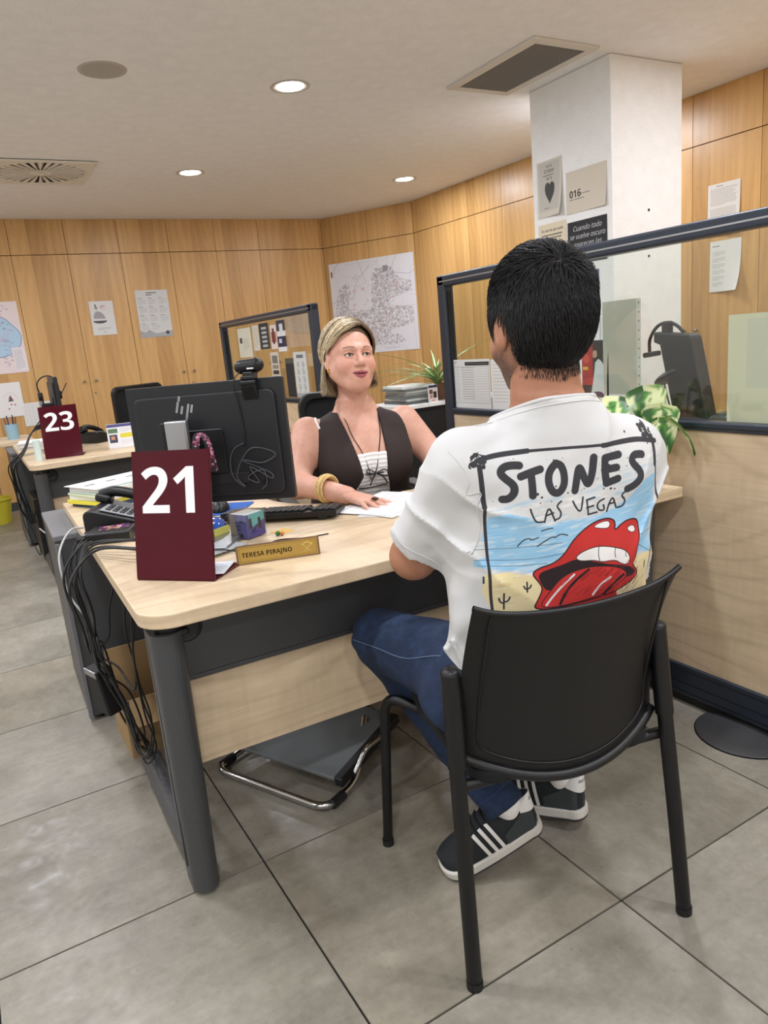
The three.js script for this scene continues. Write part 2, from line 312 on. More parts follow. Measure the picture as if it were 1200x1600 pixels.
function legColumn(k) {      // D-shaped steel column leaning a little forward towards the top
  const g = [], prof = [];
  for (let i = 0; i <= 14; i++) { const a = -Math.PI / 2 + Math.PI * i / 14; prof.push([Math.sin(a) * 0.034, Math.cos(a) * 0.034]); }
  prof.push([0.034, -0.055], [-0.034, -0.055]);
  const rows = [[0.012, -0.105, 0.92], [0.2, -0.1, 0.98], [0.205, -0.1, 1.0], [0.5, -0.085, 1.03], [0.67, -0.078, 1.05]], pos = [], idx = [], n = prof.length;
  for (const [y, z, w] of rows) for (const [px, pz] of prof) pos.push(px * w, y, z + pz * w);
  for (let r = 0; r < rows.length - 1; r++) for (let i = 0; i < n; i++) { const a = r * n + i, b = r * n + (i + 1) % n; idx.push(a, a + n, b, b, a + n, b + n); }
  for (let i = 1; i < n - 1; i++) { idx.push(0, i, i + 1); const o = (rows.length - 1) * n; idx.push(o, o + i + 1, o + i); }
  const b = new THREE.BufferGeometry(); b.setAttribute('position', new THREE.Float32BufferAttribute(pos, 3)); b.setIndex(idx);
  const h = b.toNonIndexed(); h.computeVertexNormals();
  g.push(h, rbox(0.004, 0.6, 0.006, -0.0345, 0.37, -0.115, 0.001, 1));
  return merge(g);
}
function legFoot(k) {
  const c = tube([[0, 0.033, -0.72], [0, 0.042, -0.6], [0, 0.046, -0.42], [0, 0.055, -0.28], [0, 0.09, -0.17], [0, 0.14, -0.125]], 0.032, 40, 14);
  return merge([c, xf(ball(0.032, 0, 0, 0, 16), [0, 0.033, -0.72])]);
}
const desk21 = makeDesk('maple corner desk with the number 21 sign, where two people sit');
desk21.position.set(-0.205, 0, 0.105); desk21.rotation.y = -0.029;
const desk23 = copyOf(desk21, [-0.16, 0, -2.9], -0.01, 'maple corner desk with the number 23 sign, by the back wall');
// ---------------------------------------------------------------- pedestals under the desk returns
function pedestal(label, pos, turn) {
  const t = thing('drawer_pedestal', label, 'cabinet', pos, turn);
  part('body', rbox(0.42, 0.655, 0.5, 0.21, 0.345, -0.25, 0.005), M.greyMetal, t);
  part('cover_top', rbox(0.43, 0.022, 0.51, 0.21, 0.683, -0.25, 0.005), M.greyLight, t);
  part('edge_profile', rbox(0.016, 0.65, 0.012, 0.006, 0.34, 0.002, 0.003), M.greyLight, t);
  for (const y of [0.13, 0.33, 0.54]) { const d = part('drawer', rbox(0.012, 0.19, 0.45, 0.424, y, -0.25, 0.003), M.greyMetal, t); part('handle', rbox(0.014, 0.014, 0.14, 0.434, y + 0.06, -0.25, 0.004), M.steel, d); }
  for (const [x, z] of [[0.04, -0.04], [0.38, -0.04], [0.04, -0.46], [0.38, -0.46]]) part('foot', cyl(0.016, 0.018, 0.02, x, 0.01, z, 14), M.blackPlastic, t);
  return t;
}
pedestal('grey metal desk pedestal beside the black cable bundle, left of sign 21', [-0.245, 0, -1.07], -0.029);
pedestal('grey metal pedestal under the return of the number 23 desk', [-0.18, 0, -4.22], 0);
// ---------------------------------------------------------------- glazed partitions
function partition(label, z0, z1, feet) {
  const t = thing('desk_partition', label, 'partition', [1.43, 0, 0]);
  const L = z1 - z0, zc = (z0 + z1) / 2, F = M.frameMetal, W = 0.05;
  for (const z of [z0 + 0.025, z1 - 0.025]) {
    const p = part('post', rbox(W, 1.44, 0.05, 0, 0.755, z, 0.006), F, t);
    part('post_channel', box(0.02, 1.3, 0.006, 0, 0.76, z + (z < zc ? 0.026 : -0.026)), M.blackMatte, p);
  }
  const tr = part('top_rail', rbox(W, 0.046, L, 0, 1.452, zc, 0.008), F, t);
  part('rail_groove', box(0.003, 0.005, L - 0.04, -0.0252, 1.45, zc), M.silver, tr);
  const mr = part('middle_rail', [rbox(W, 0.028, L - 0.1, 0, 0.908, zc, 0.006)], F, t);
  part('rail_groove', box(0.003, 0.003, L - 0.12, -0.0252, 0.905, zc), M.blackMatte, mr);
  part('glass_pane', box(0.005, 0.512, L - 0.09, 0.004, 1.176, zc), M.glass, t);
  part('lower_panel', metricUV(box(0.03, 0.78, L - 0.1, 0, 0.51, zc), 'z', 0.2, 0.9), M.maple, t);
  const b = part('base_rail', [rbox(W, 0.105, L, 0, 0.0825, zc, 0.005)], F, t);
  for (const y of [0.045, 0.075, 0.118]) part('rail_groove', box(0.003, 0.003, L, -0.0252, y, zc), M.blackMatte, b);
  part('kick_strip', box(0.03, 0.03, L - 0.05, 0, 0.018, zc), M.blackMatte, t);
  for (const z of feet) part('foot_disc', lathe([[0, 0.016], [0.03, 0.016], [0.1, 0.011], [0.138, 0.006], [0.145, 0.0], [0, 0]], 48).translate(-0.03, 0, z), M.greyMetal, t);
  return t;
}
partition('glazed desk partition behind the man, with pale maple lower panel', -1.1, 1.0, [0.36, -0.9]);
partition('glazed desk partition far behind the monitor, papers taped to its glass', -4.05, -2.37, [-3.9, -2.5]);
// ---------------------------------------------------------------- visitor chair (local: x to the sitter's right, z backwards)
const CHAIR = { pos: [0.444, 0, 0.644], turn: -0.229 };
{
  const t = thing('visitor_chair', 'black four-legged visitor chair with a curved plastic back, under the man', 'chair', CHAIR.pos, CHAIR.turn);
  // curved back shell
  const U = 28, W = 16, pos = [], idx = [], th = 0.007;
  const P = (u, v, side) => {
    const y0 = 0.452 - 0.056 * (1 - u * u), y1 = 0.775 - 0.018 * (1 - u * u) + 0.012 * Math.pow(Math.abs(u), 6);
    const y = mix(y0, y1, v), hw = 0.2 + 0.014 * (1 - v) + 0.006 * Math.pow(v, 5);
    const z = -0.062 + 0.062 * (1 - u * u) + 0.09 * Math.pow(v, 2.2) * (0.5 + 0.5 * u * u) - 0.012 * (1 - v);
    return [u * hw, y, z + side * th * (1 - 0.5 * Math.pow(Math.abs(u), 8))];
  };
  for (const side of [0.5, -0.5]) for (let j = 0; j <= W; j++) for (let i = 0; i <= U; i++) pos.push(...P(i / U * 2 - 1, j / W, side));
  const N = (U + 1) * (W + 1), q = (a, b, c, d) => idx.push(a, b, c, a, c, d);
  for (let j = 0; j < W; j++) for (let i = 0; i < U; i++) { const a = j * (U + 1) + i; q(a, a + 1, a + U + 2, a + U + 1); q(N + a, N + a + U + 1, N + a + U + 2, N + a + 1); }
  for (let i = 0; i < U; i++) { q(i, N + i, N + i + 1, i + 1); const a = W * (U + 1) + i; q(a, a + 1, N + a + 1, N + a); }
  for (let j = 0; j < W; j++) { const a = j * (U + 1); q(a, a + U + 1, N + a + U + 1, N + a); const b = a + U; q(b, N + b, N + b + U + 1, b + U + 1); }
  const g = new THREE.BufferGeometry(); g.setAttribute('position', new THREE.Float32BufferAttribute(pos, 3)); g.setIndex(idx); g.computeVertexNormals();
  const back = part('backrest', metricUV(g), M.blackShell, t);
  const rimPts = []; for (let i = 0; i <= 40; i++) { const u = i / 20 - 1; const p = P(u * 0.99, 0.012, 0); rimPts.push([p[0], p[1], p[2] + 0.004]); }
  part('bottom_rim', tube(rimPts, 0.011, 80, 10), M.blackPlastic, back);
  const inset = []; for (const [a, b] of [[-0.86, 0.97], [-0.86, 0.3], [-0.84, 0.13], [-0.7, 0.1], [-0.35, 0.09], [0, 0.088], [0.35, 0.09], [0.7, 0.1], [0.84, 0.13], [0.86, 0.3], [0.86, 0.97]]) { const p = P(a, b, 0.62); inset.push(p); }
  part('edge_bead', tube(inset, 0.0022, 120, 6), M.blackPlastic, back);
  const topPts = []; for (let i = 0; i <= 40; i++) { const p = P(i / 20 - 1, 0.995, 0); topPts.push(p); }
  part('top_rim', tube(topPts, 0.0055, 80, 8), M.blackPlastic, back);
  // seat
  const seat = rrect(0.4, 0.42, 0.06);
  const sg = extrude(seat, 0.035, 0.012, 3, 10).rotateX(-Math.PI / 2).translate(0, 0.4, -0.235);
  part('seat', metricUV(sg), M.blackFabric, t);
  const oval = (pts) => { const c = tube(pts, 0.0155, 40, 14); return c; };
  for (const k of [-1, 1]) {
    const up = part('rear_leg', [oval([[k * 0.242, 0.004, 0], [k * 0.236, 0.22, -0.02], [k * 0.229, 0.44, -0.043], [k * 0.222, 0.63, -0.06]])], M.blackTube, t);
    part('sleeve', tube([[k * 0.228, 0.45, -0.044], [k * 0.222, 0.635, -0.0605]], 0.0185, 10, 16), M.blackPlastic, up);
    part('end_cap', lathe([[0, 0.012], [0.01, 0.011], [0.017, 0.006], [0.0192, 0]], 20).translate(k * 0.222, 0.633, -0.0605), M.blackPlastic, up);
    part('glide', cyl(0.0165, 0.0165, 0.016, k * 0.242, 0.008, 0.0, 16), M.rubber, up);
    const fl = part('front_leg', [bentTube([[k * 0.272, 0.008, -0.462], [k * 0.255, 0.425, -0.425], [k * 0.17, 0.4, -0.34], [k * 0.17, 0.398, -0.06]], 0.0125, 0.045, 12)], M.blackTube, t);
    part('glide', cyl(0.0145, 0.0145, 0.016, k * 0.272, 0.008, -0.462, 16), M.rubber, fl);
  }
  part('crossbar', rod([-0.23, 0.4, -0.055], [0.23, 0.4, -0.055], 0.0115), M.blackTube, t);
  part('crossbar', rod([-0.19, 0.398, -0.32], [0.19, 0.398, -0.32], 0.0115), M.blackTube, t);
}
// ---------------------------------------------------------------- office chairs
function officeChair(label, pos, turn, backW, topY, backY0) {     // faces local +z
  const t = thing('office_chair', label, 'chair', pos, turn);
  const fr = rrect(backW, topY - backY0, 0.06), hole = rrect(backW - 0.05, topY - backY0 - 0.06, 0.045); fr.holes.push(hole);
  part('back_frame', extrude(fr, 0.03, 0.006, 2, 10).translate(0, (topY + backY0) / 2, -0.235), M.blackPlastic, t);
  part('back_mesh', metricUV(extrude(rrect(backW - 0.04, topY - backY0 - 0.05, 0.045), 0.008, 0, 1, 10).translate(0, (topY + backY0) / 2, -0.225)), M.blackFabric, t);
  part('back_bar', rbox(0.06, 0.35, 0.025, 0, backY0 - 0.02, -0.25, 0.01), M.blackPlastic, t);
  part('seat', metricUV(extrude(rrect(0.47, 0.46, 0.09), 0.07, 0.02, 3, 12).rotateX(-Math.PI / 2).translate(0, 0.42, 0)), M.blackFabric, t);
  part('gas_column', cyl(0.025, 0.025, 0.3, 0, 0.27, 0), M.blackPlastic, t);
  for (let k = 0; k < 5; k++) {
    const a = k * Math.PI * 0.4 + 0.3, x = Math.cos(a), z = Math.sin(a);
    const b = part('base_arm', rod([0, 0.13, 0], [x * 0.28, 0.075, z * 0.28], 0.026, 0.016), M.blackPlastic, t);
    part('castor', xf(cyl(0.026, 0.026, 0.04, 0, 0, 0, 18).rotateZ(Math.PI / 2), [x * 0.28, 0.027, z * 0.28], [0, a, 0]), M.rubber, b);
  }
  for (const k of [-1, 1]) { const a = part('armrest', rbox(0.06, 0.025, 0.24, k * 0.27, 0.64, 0.0, 0.01), M.blackPlastic, t); part('arm_post', rbox(0.03, 0.24, 0.05, k * 0.27, 0.52, -0.02, 0.008), M.blackPlastic, a); }
  return t;
}
officeChair('black office chair with mesh back at the number 23 desk', [0.86, 0, -4.0], 0.5, 0.48, 1.075, 0.6);
officeChair('black office chair that the woman sits on', [0.875, 0, -1.0], -0.2, 0.3, 1.05, 0.6);
// ---------------------------------------------------------------- people: distance fields meshed as surface nets
const smin = (a, b, k) => { const h = clamp(0.5 + 0.5 * (b - a) / k); return mix(b, a, h) - k * h * (1 - h); };
const smax = (a, b, k) => -smin(-a, -b, k);
function cap(a, ra, b, rb) {
  const [ax, ay, az] = a, dx = b[0] - ax, dy = b[1] - ay, dz = b[2] - az, q = 1 / (dx * dx + dy * dy + dz * dz);
  return (x, y, z) => { const px = x - ax, py = y - ay, pz = z - az, h = clamp((px * dx + py * dy + pz * dz) * q), u = px - dx * h, v = py - dy * h, w = pz - dz * h; return Math.sqrt(u * u + v * v + w * w) - (ra + (rb - ra) * h); };
}
function ell(c, r) {
  const [cx, cy, cz] = c, [a, b, d] = r;
  return (x, y, z) => { const u = (x - cx) / a, v = (y - cy) / b, w = (z - cz) / d, k0 = Math.sqrt(u * u + v * v + w * w), s = u / a, t = v / b, q = w / d, k1 = Math.sqrt(s * s + t * t + q * q); return k1 < 1e-6 ? -Math.min(a, b, d) : k0 * (k0 - 1) / k1; };
}
function along(rows, y) {      // smooth interpolation of [y, ...values]
  if (y <= rows[0][0]) return rows[0]; const n = rows.length; if (y >= rows[n - 1][0]) return rows[n - 1];
  let i = 1; while (rows[i][0] < y) i++;
  const A = rows[i - 1], B = rows[i], t = (y - A[0]) / (B[0] - A[0]), P = rows[Math.max(0, i - 2)], Q = rows[Math.min(n - 1, i + 1)];
  return A.map((a, k) => { if (!k) return y; const h = B[0] - A[0], m0 = (B[k] - P[k]) / (B[0] - P[0]) * h, m1 = (Q[k] - a) / (Q[0] - A[0]) * h, t2 = t * t, t3 = t2 * t; return (2 * t3 - 3 * t2 + 1) * a + (t3 - 2 * t2 + t) * m0 + (-2 * t3 + 3 * t2) * B[k] + (t3 - t2) * m1; });
}
function trunk(rows, yaw = 0, n = 2.3) {   // rows: [y, cx, cz, half width, half depth]
  const c = Math.cos(yaw), s = Math.sin(yaw), y0 = rows[0][0], y1 = rows[rows.length - 1][0];
  return (x, y, z) => {
    const R = along(rows, y), dx = x - R[1], dz = z - R[2], u = Math.abs(dx * c + dz * s) / R[3], w = Math.abs(-dx * s + dz * c) / R[4];
    const k = Math.pow(Math.pow(u, n) + Math.pow(w, n), 1 / n), d = (k - 1) * Math.min(R[3], R[4]) * (k > 1 ? 0.85 : 1);
    return Math.max(d, y0 - y, y - y1);
  };
}
function limbs(list, k) { return (x, y, z) => { let d = list[0](x, y, z); for (let i = 1; i < list.length; i++) d = smin(d, list[i](x, y, z), k); return d; }; }
function netMesh(f, lo, hi, cell, color) {
  const nx = Math.ceil((hi[0] - lo[0]) / cell) + 1, ny = Math.ceil((hi[1] - lo[1]) / cell) + 1, nz = Math.ceil((hi[2] - lo[2]) / cell) + 1, B = 6;
  const val = new Float32Array(nx * ny * nz).fill(1), at = (i, j, k) => (k * ny + j) * nx + i;
  for (let k0 = 0; k0 < nz; k0 += B) for (let j0 = 0; j0 < ny; j0 += B) for (let i0 = 0; i0 < nx; i0 += B) {
    const h = (B - 1) / 2, d = f(lo[0] + (i0 + h) * cell, lo[1] + (j0 + h) * cell, lo[2] + (k0 + h) * cell);
    const far = Math.abs(d) > B * cell * 1.5;
    if (far && d > 0) continue;
    for (let k = k0; k < Math.min(nz, k0 + B); k++) for (let j = j0; j < Math.min(ny, j0 + B); j++) for (let i = i0; i < Math.min(nx, i0 + B); i++) val[at(i, j, k)] = far ? -1 : f(lo[0] + i * cell, lo[1] + j * cell, lo[2] + k * cell);
  }
  const id = new Int32Array(nx * ny * nz).fill(-1), pos = [], E = [[0, 1], [0, 2], [0, 4], [1, 3], [1, 5], [2, 3], [2, 6], [3, 7], [4, 5], [4, 6], [5, 7], [6, 7]], v = new Float32Array(8);
  for (let k = 0; k < nz - 1; k++) for (let j = 0; j < ny - 1; j++) for (let i = 0; i < nx - 1; i++) {
    let m = 0; for (let c = 0; c < 8; c++) { v[c] = val[at(i + (c & 1), j + ((c >> 1) & 1), k + (c >> 2))]; if (v[c] < 0) m |= 1 << c; }
    if (m === 0 || m === 255) continue;
    let x = 0, y = 0, z = 0, n = 0;
    for (const [a, b] of E) if ((v[a] < 0) !== (v[b] < 0)) { const t = v[a] / (v[a] - v[b]); x += mix(a & 1, b & 1, t); y += mix((a >> 1) & 1, (b >> 1) & 1, t); z += mix(a >> 2, b >> 2, t); n++; }
    id[at(i, j, k)] = pos.length / 3; pos.push(lo[0] + (i + x / n) * cell, lo[1] + (j + y / n) * cell, lo[2] + (k + z / n) * cell);
  }
  const idx = [];
  for (let k = 1; k < nz - 1; k++) for (let j = 1; j < ny - 1; j++) for (let i = 1; i < nx - 1; i++) {
    const s = val[at(i, j, k)] < 0, q = (a, b, c, d) => { if (a < 0 || b < 0 || c < 0 || d < 0) return; if (s) idx.push(a, b, c, a, c, d); else idx.push(a, c, b, a, d, c); };
    if (s !== (val[at(i + 1, j, k)] < 0)) q(id[at(i, j - 1, k - 1)], id[at(i, j, k - 1)], id[at(i, j, k)], id[at(i, j - 1, k)]);
    if (s !== (val[at(i, j + 1, k)] < 0)) q(id[at(i - 1, j, k - 1)], id[at(i - 1, j, k)], id[at(i, j, k)], id[at(i, j, k - 1)]);
    if (s !== (val[at(i, j, k + 1)] < 0)) q(id[at(i - 1, j - 1, k)], id[at(i, j - 1, k)], id[at(i, j, k)], id[at(i - 1, j, k)]);
  }
  const N = pos.length / 3, nor = new Float32Array(N * 3), e = cell * 0.6;
  for (let i = 0; i < N; i++) {
    const x = pos[i * 3], y = pos[i * 3 + 1], z = pos[i * 3 + 2];
    const a = f(x + e, y, z) - f(x - e, y, z), b = f(x, y + e, z) - f(x, y - e, z), c = f(x, y, z + e) - f(x, y, z - e), l = Math.hypot(a, b, c) || 1;
    nor[i * 3] = a / l; nor[i * 3 + 1] = b / l; nor[i * 3 + 2] = c / l;
  }
  const g = new THREE.BufferGeometry(); g.setAttribute('position', new THREE.Float32BufferAttribute(pos, 3)); g.setAttribute('normal', new THREE.BufferAttribute(nor, 3)); g.setIndex(idx);
  if (color) { const col = new Float32Array(N * 3); for (let i = 0; i < N; i++) col.set(color(pos[i * 3], pos[i * 3 + 1], pos[i * 3 + 2], nor[i * 3], nor[i * 3 + 1], nor[i * 3 + 2]), i * 3); g.setAttribute('color', new THREE.BufferAttribute(col, 3)); }
  return g;
}
function onto(f, p, off = 0) {    // moves a point to the surface of a field
  let [x, y, z] = p; const e = 0.002;
  for (let i = 0; i < 12; i++) { const d = f(x, y, z) - off, a = f(x + e, y, z) - f(x - e, y, z), b = f(x, y + e, z) - f(x, y - e, z), c = f(x, y, z + e) - f(x, y, z - e), l = Math.hypot(a, b, c) || 1; x -= d * a / l; y -= d * b / l; z -= d * c / l; }
  return [x, y, z];
}
const lin = (hex) => { const c = new THREE.Color(hex); return [c.r, c.g, c.b]; };
const blend = (a, b, t) => [mix(a[0], b[0], t), mix(a[1], b[1], t), mix(a[2], b[2], t)];
// a hand: wrist at the origin, fingers towards +z, back of the hand +y, thumb on the side of sx (+1: +x)
function handField(sx, curl, spread = 1) {
  const fs = [], F = [[0.027, 0.078, 0.066, 0.0083], [0.009, 0.083, 0.074, 0.0086], [-0.010, 0.080, 0.069, 0.0083], [-0.027, 0.072, 0.055, 0.0075]], tips = [], knuckles = [];
  for (const [fx, pz, len, r] of F) {
    const x = fx * sx; fs.push(cap([x * 0.62, 0, 0.008], 0.0145, [x, 0.001, pz], 0.0115));
    let p = [x, 0.001, pz], ang = curl * 0.5, out = x * 0.9 * spread; const seg = [0.45, 0.31, 0.24];
    knuckles.push(p);
    seg.forEach((s, i) => { ang += i ? curl : 0; const L = len * s, q = [p[0] + out * s, p[1] - Math.sin(ang) * L, p[2] + Math.cos(ang) * L]; fs.push(cap(p, r * (1 - i * 0.06), q, r * (0.94 - i * 0.08))); if (i === 2) tips.push([p, q, r]); p = q; });
  }
  const t0 = [sx * 0.02, -0.004, 0.02], t1 = [sx * 0.043, -0.008, 0.048], t2 = [sx * 0.052, -0.01, 0.075], t3 = [sx * 0.052, -0.012, 0.097];
  fs.push(cap(t0, 0.014, t1, 0.0125), cap(t1, 0.0115, t2, 0.0098), cap(t2, 0.0098, t3, 0.0082));
  const palm = limbs(fs.filter((_, i) => i % 4 === 0 && i < 16), 0.012), rest = fs.filter((_, i) => !(i % 4 === 0 && i < 16));
  return { f: (x, y, z) => { let d = palm(x, y, z); for (const g of rest) d = smin(d, g(x, y, z), 0.004); return d; }, tips: tips.concat([[t2, t3, 0.0095]]), knuckles };
}
function frameOf(origin, forward, up) {   // matrix with z = forward, y close to up
  const z = V(...forward).normalize(), x = V(...up).clone().cross(z).normalize(), y = z.clone().cross(x);
  return new THREE.Matrix4().makeBasis(x, y, z).setPosition(...origin);
}
// a head in its own space: y up, z towards the face, origin between the ears
function headField(o) {
  const w = o.wide || 1, fu = o.full || 0, sm = o.smile || 0, parts = [
    [ell([0, 0.032, -0.014], [0.0745 * w, 0.088, 0.094]), 0], [ell([0, -0.024, 0.018], [0.0635 * w, 0.082, 0.07]), 0.03],
    [cap([0.05 * w, -0.045, 0.004], 0.021 + fu, [0.022, -0.09, 0.048], 0.02 + fu * 0.6), 0.028], [cap([-0.05 * w, -0.045, 0.004], 0.021 + fu, [-0.022, -0.09, 0.048], 0.02 + fu * 0.6), 0.028],
    [ell([0, -0.094, 0.058], [0.026, 0.02, 0.022]), 0.022],
    [ell([0.041 * w, -0.03, 0.056], [0.024, 0.024, 0.02]), 0.024], [ell([-0.041 * w, -0.03, 0.056], [0.024, 0.024, 0.02]), 0.024],
    [cap([0.047, 0.021, 0.063], 0.011, [0.012, 0.022, 0.078], 0.011), 0.018], [cap([-0.047, 0.021, 0.063], 0.011, [-0.012, 0.022, 0.078], 0.011), 0.018],
    [ell([0, -0.062, 0.072], [0.03, 0.024, 0.017]), 0.018],
  ];
  const sockets = [ell([0.032, 0.004, 0.092], [0.021, 0.014, 0.018]), ell([-0.032, 0.004, 0.092], [0.021, 0.014, 0.018])];
  const lids = [1, -1].map((s) => [ell([s * 0.0315, 0.003, 0.0685], [0.0165, 0.0142, 0.0142]), ell([s * 0.0315, 0.0025, 0.084], [0.0138, o.eye || 0.0056, 0.0125])]);
  const nose = [cap([0, 0.018, 0.079], 0.0075, [0, -0.02, 0.1], 0.0098), ell([0, -0.026, 0.1005], [0.0122, 0.0108, 0.0112]), ell([0.0125, -0.03, 0.0905], [0.0082, 0.0078, 0.0095]), ell([-0.0125, -0.03, 0.0905], [0.0082, 0.0078, 0.0095])];
  const nostril = [ell([0.0068, -0.0375, 0.096], [0.0036, 0.0042, 0.005]), ell([-0.0068, -0.0375, 0.096], [0.0036, 0.0042, 0.005])];
  const lip = [cap([-0.0235 - sm, -0.0565 + sm * 0.6, 0.0775 - sm], 0.0032, [-0.006, -0.056, 0.0895], 0.0056), cap([0.0235 + sm, -0.0565 + sm * 0.6, 0.0775 - sm], 0.0032, [0.006, -0.056, 0.0895], 0.0056), cap([-0.017 - sm, -0.064 + sm * 0.6, 0.0805 - sm * 0.7], 0.0042, [0, -0.069, 0.087], 0.0066), cap([0.017 + sm, -0.064 + sm * 0.6, 0.0805 - sm * 0.7], 0.0042, [0, -0.069, 0.087], 0.0066)];
  const slit = [cap([-0.022 - sm, -0.0585 + sm * 0.7, 0.082 - sm], 0.0013, [0, -0.062, 0.094], 0.0027), cap([0.022 + sm, -0.0585 + sm * 0.7, 0.082 - sm], 0.0013, [0, -0.062, 0.094], 0.0027)];
  const ears = [1, -1].map((s) => [ell([s * 0.0765 * w, -0.004, -0.006], [0.0095, 0.031, 0.019]), ell([s * 0.0865 * w, -0.003, -0.002], [0.006, 0.019, 0.01]), ell([s * 0.0735 * w, -0.03, 0.001], [0.007, 0.011, 0.008])]);
  return (x, y, z) => {
    let d = parts[0][0](x, y, z);
    for (let i = 1; i < parts.length; i++) d = smin(d, parts[i][0](x, y, z), parts[i][1]);
    for (const s of sockets) d = smax(d, -s(x, y, z), 0.012);
    for (const n of nose) d = smin(d, n(x, y, z), 0.0065);
    for (const l of lids) d = smin(d, l[0](x, y, z), 0.004);
    for (const l of lids) d = Math.max(d, -l[1](x, y, z));
    for (const l of lip) d = smin(d, l(x, y, z), 0.0042);
    for (const s of slit) d = smax(d, -s(x, y, z), 0.002);
    for (const n of nostril) d = smax(d, -n(x, y, z), 0.002);
    for (const e of ears) d = smin(d, smin(smax(e[0](x, y, z), -e[1](x, y, z), 0.004), e[2](x, y, z), 0.006), 0.005);
    return d;
  };
}
function eyeball(iris, dir) {
  const g = new THREE.SphereGeometry(0.0127, 32, 24), p = g.attributes.position, c = [], d = V(...dir).normalize(), I = lin(iris);
  for (let i = 0; i < p.count; i++) { const a = V(p.getX(i), p.getY(i), p.getZ(i)).angleTo(d); c.push(...(a < 0.2 ? [0.008, 0.007, 0.007] : a < 0.47 ? I : [0.72, 0.68, 0.65])); }
  g.setAttribute('color', new THREE.Float32BufferAttribute(c, 3)); return g;
}
// strands of hair as tapered tubes with a colour each
function strands(list, sides = 4) {
  const pos = [], nor = [], col = [], idx = [];
  for (const { pts, r, c } of list) {
    const n = pts.length, base = pos.length / 3;
    for (let i = 0; i < n; i++) {
      const a = pts[Math.max(0, i - 1)], b = pts[Math.min(n - 1, i + 1)], t = V(b[0] - a[0], b[1] - a[1], b[2] - a[2]).normalize();
      const u = (Math.abs(t.y) < 0.9 ? V(0, 1, 0) : V(1, 0, 0)).cross(t).normalize(), w = t.clone().cross(u), k = i / (n - 1), rr = r * (k < 0.15 ? 0.5 + k / 0.3 : 1 - Math.pow((k - 0.15) / 0.85, 2) * 0.92);
      const cc = typeof c === 'function' ? c(k) : c; for (let s = 0; s < sides; s++) { const an = s / sides * 6.2832, ca = Math.cos(an), sa = Math.sin(an), x = u.x * ca + w.x * sa, y = u.y * ca + w.y * sa, z = u.z * ca + w.z * sa; pos.push(pts[i][0] + x * rr, pts[i][1] + y * rr, pts[i][2] + z * rr); nor.push(x, y, z); col.push(...cc); }
    }
    for (let i = 0; i < n - 1; i++) for (let s = 0; s < sides; s++) { const a = base + i * sides + s, b = base + i * sides + (s + 1) % sides; idx.push(a, b, a + sides, b, b + sides, a + sides); }
  }
  const g = new THREE.BufferGeometry(); g.setAttribute('position', new THREE.Float32BufferAttribute(pos, 3)); g.setAttribute('normal', new THREE.Float32BufferAttribute(nor, 3)); g.setAttribute('color', new THREE.Float32BufferAttribute(col, 3)); g.setIndex(idx); return g;
}
const skinMat = phys({ vertexColors: true, roughness: 0.5, sheen: 0.2, sheenRoughness: 0.5 });
const eyeMat = std({ vertexColors: true, roughness: 0.12 });
function withColor(g, c) { const n = g.attributes.position.count, a = new Float32Array(n * 3); for (let i = 0; i < n; i++) a.set(c, i * 3); g.setAttribute('color', new THREE.BufferAttribute(a, 3)); return g; }
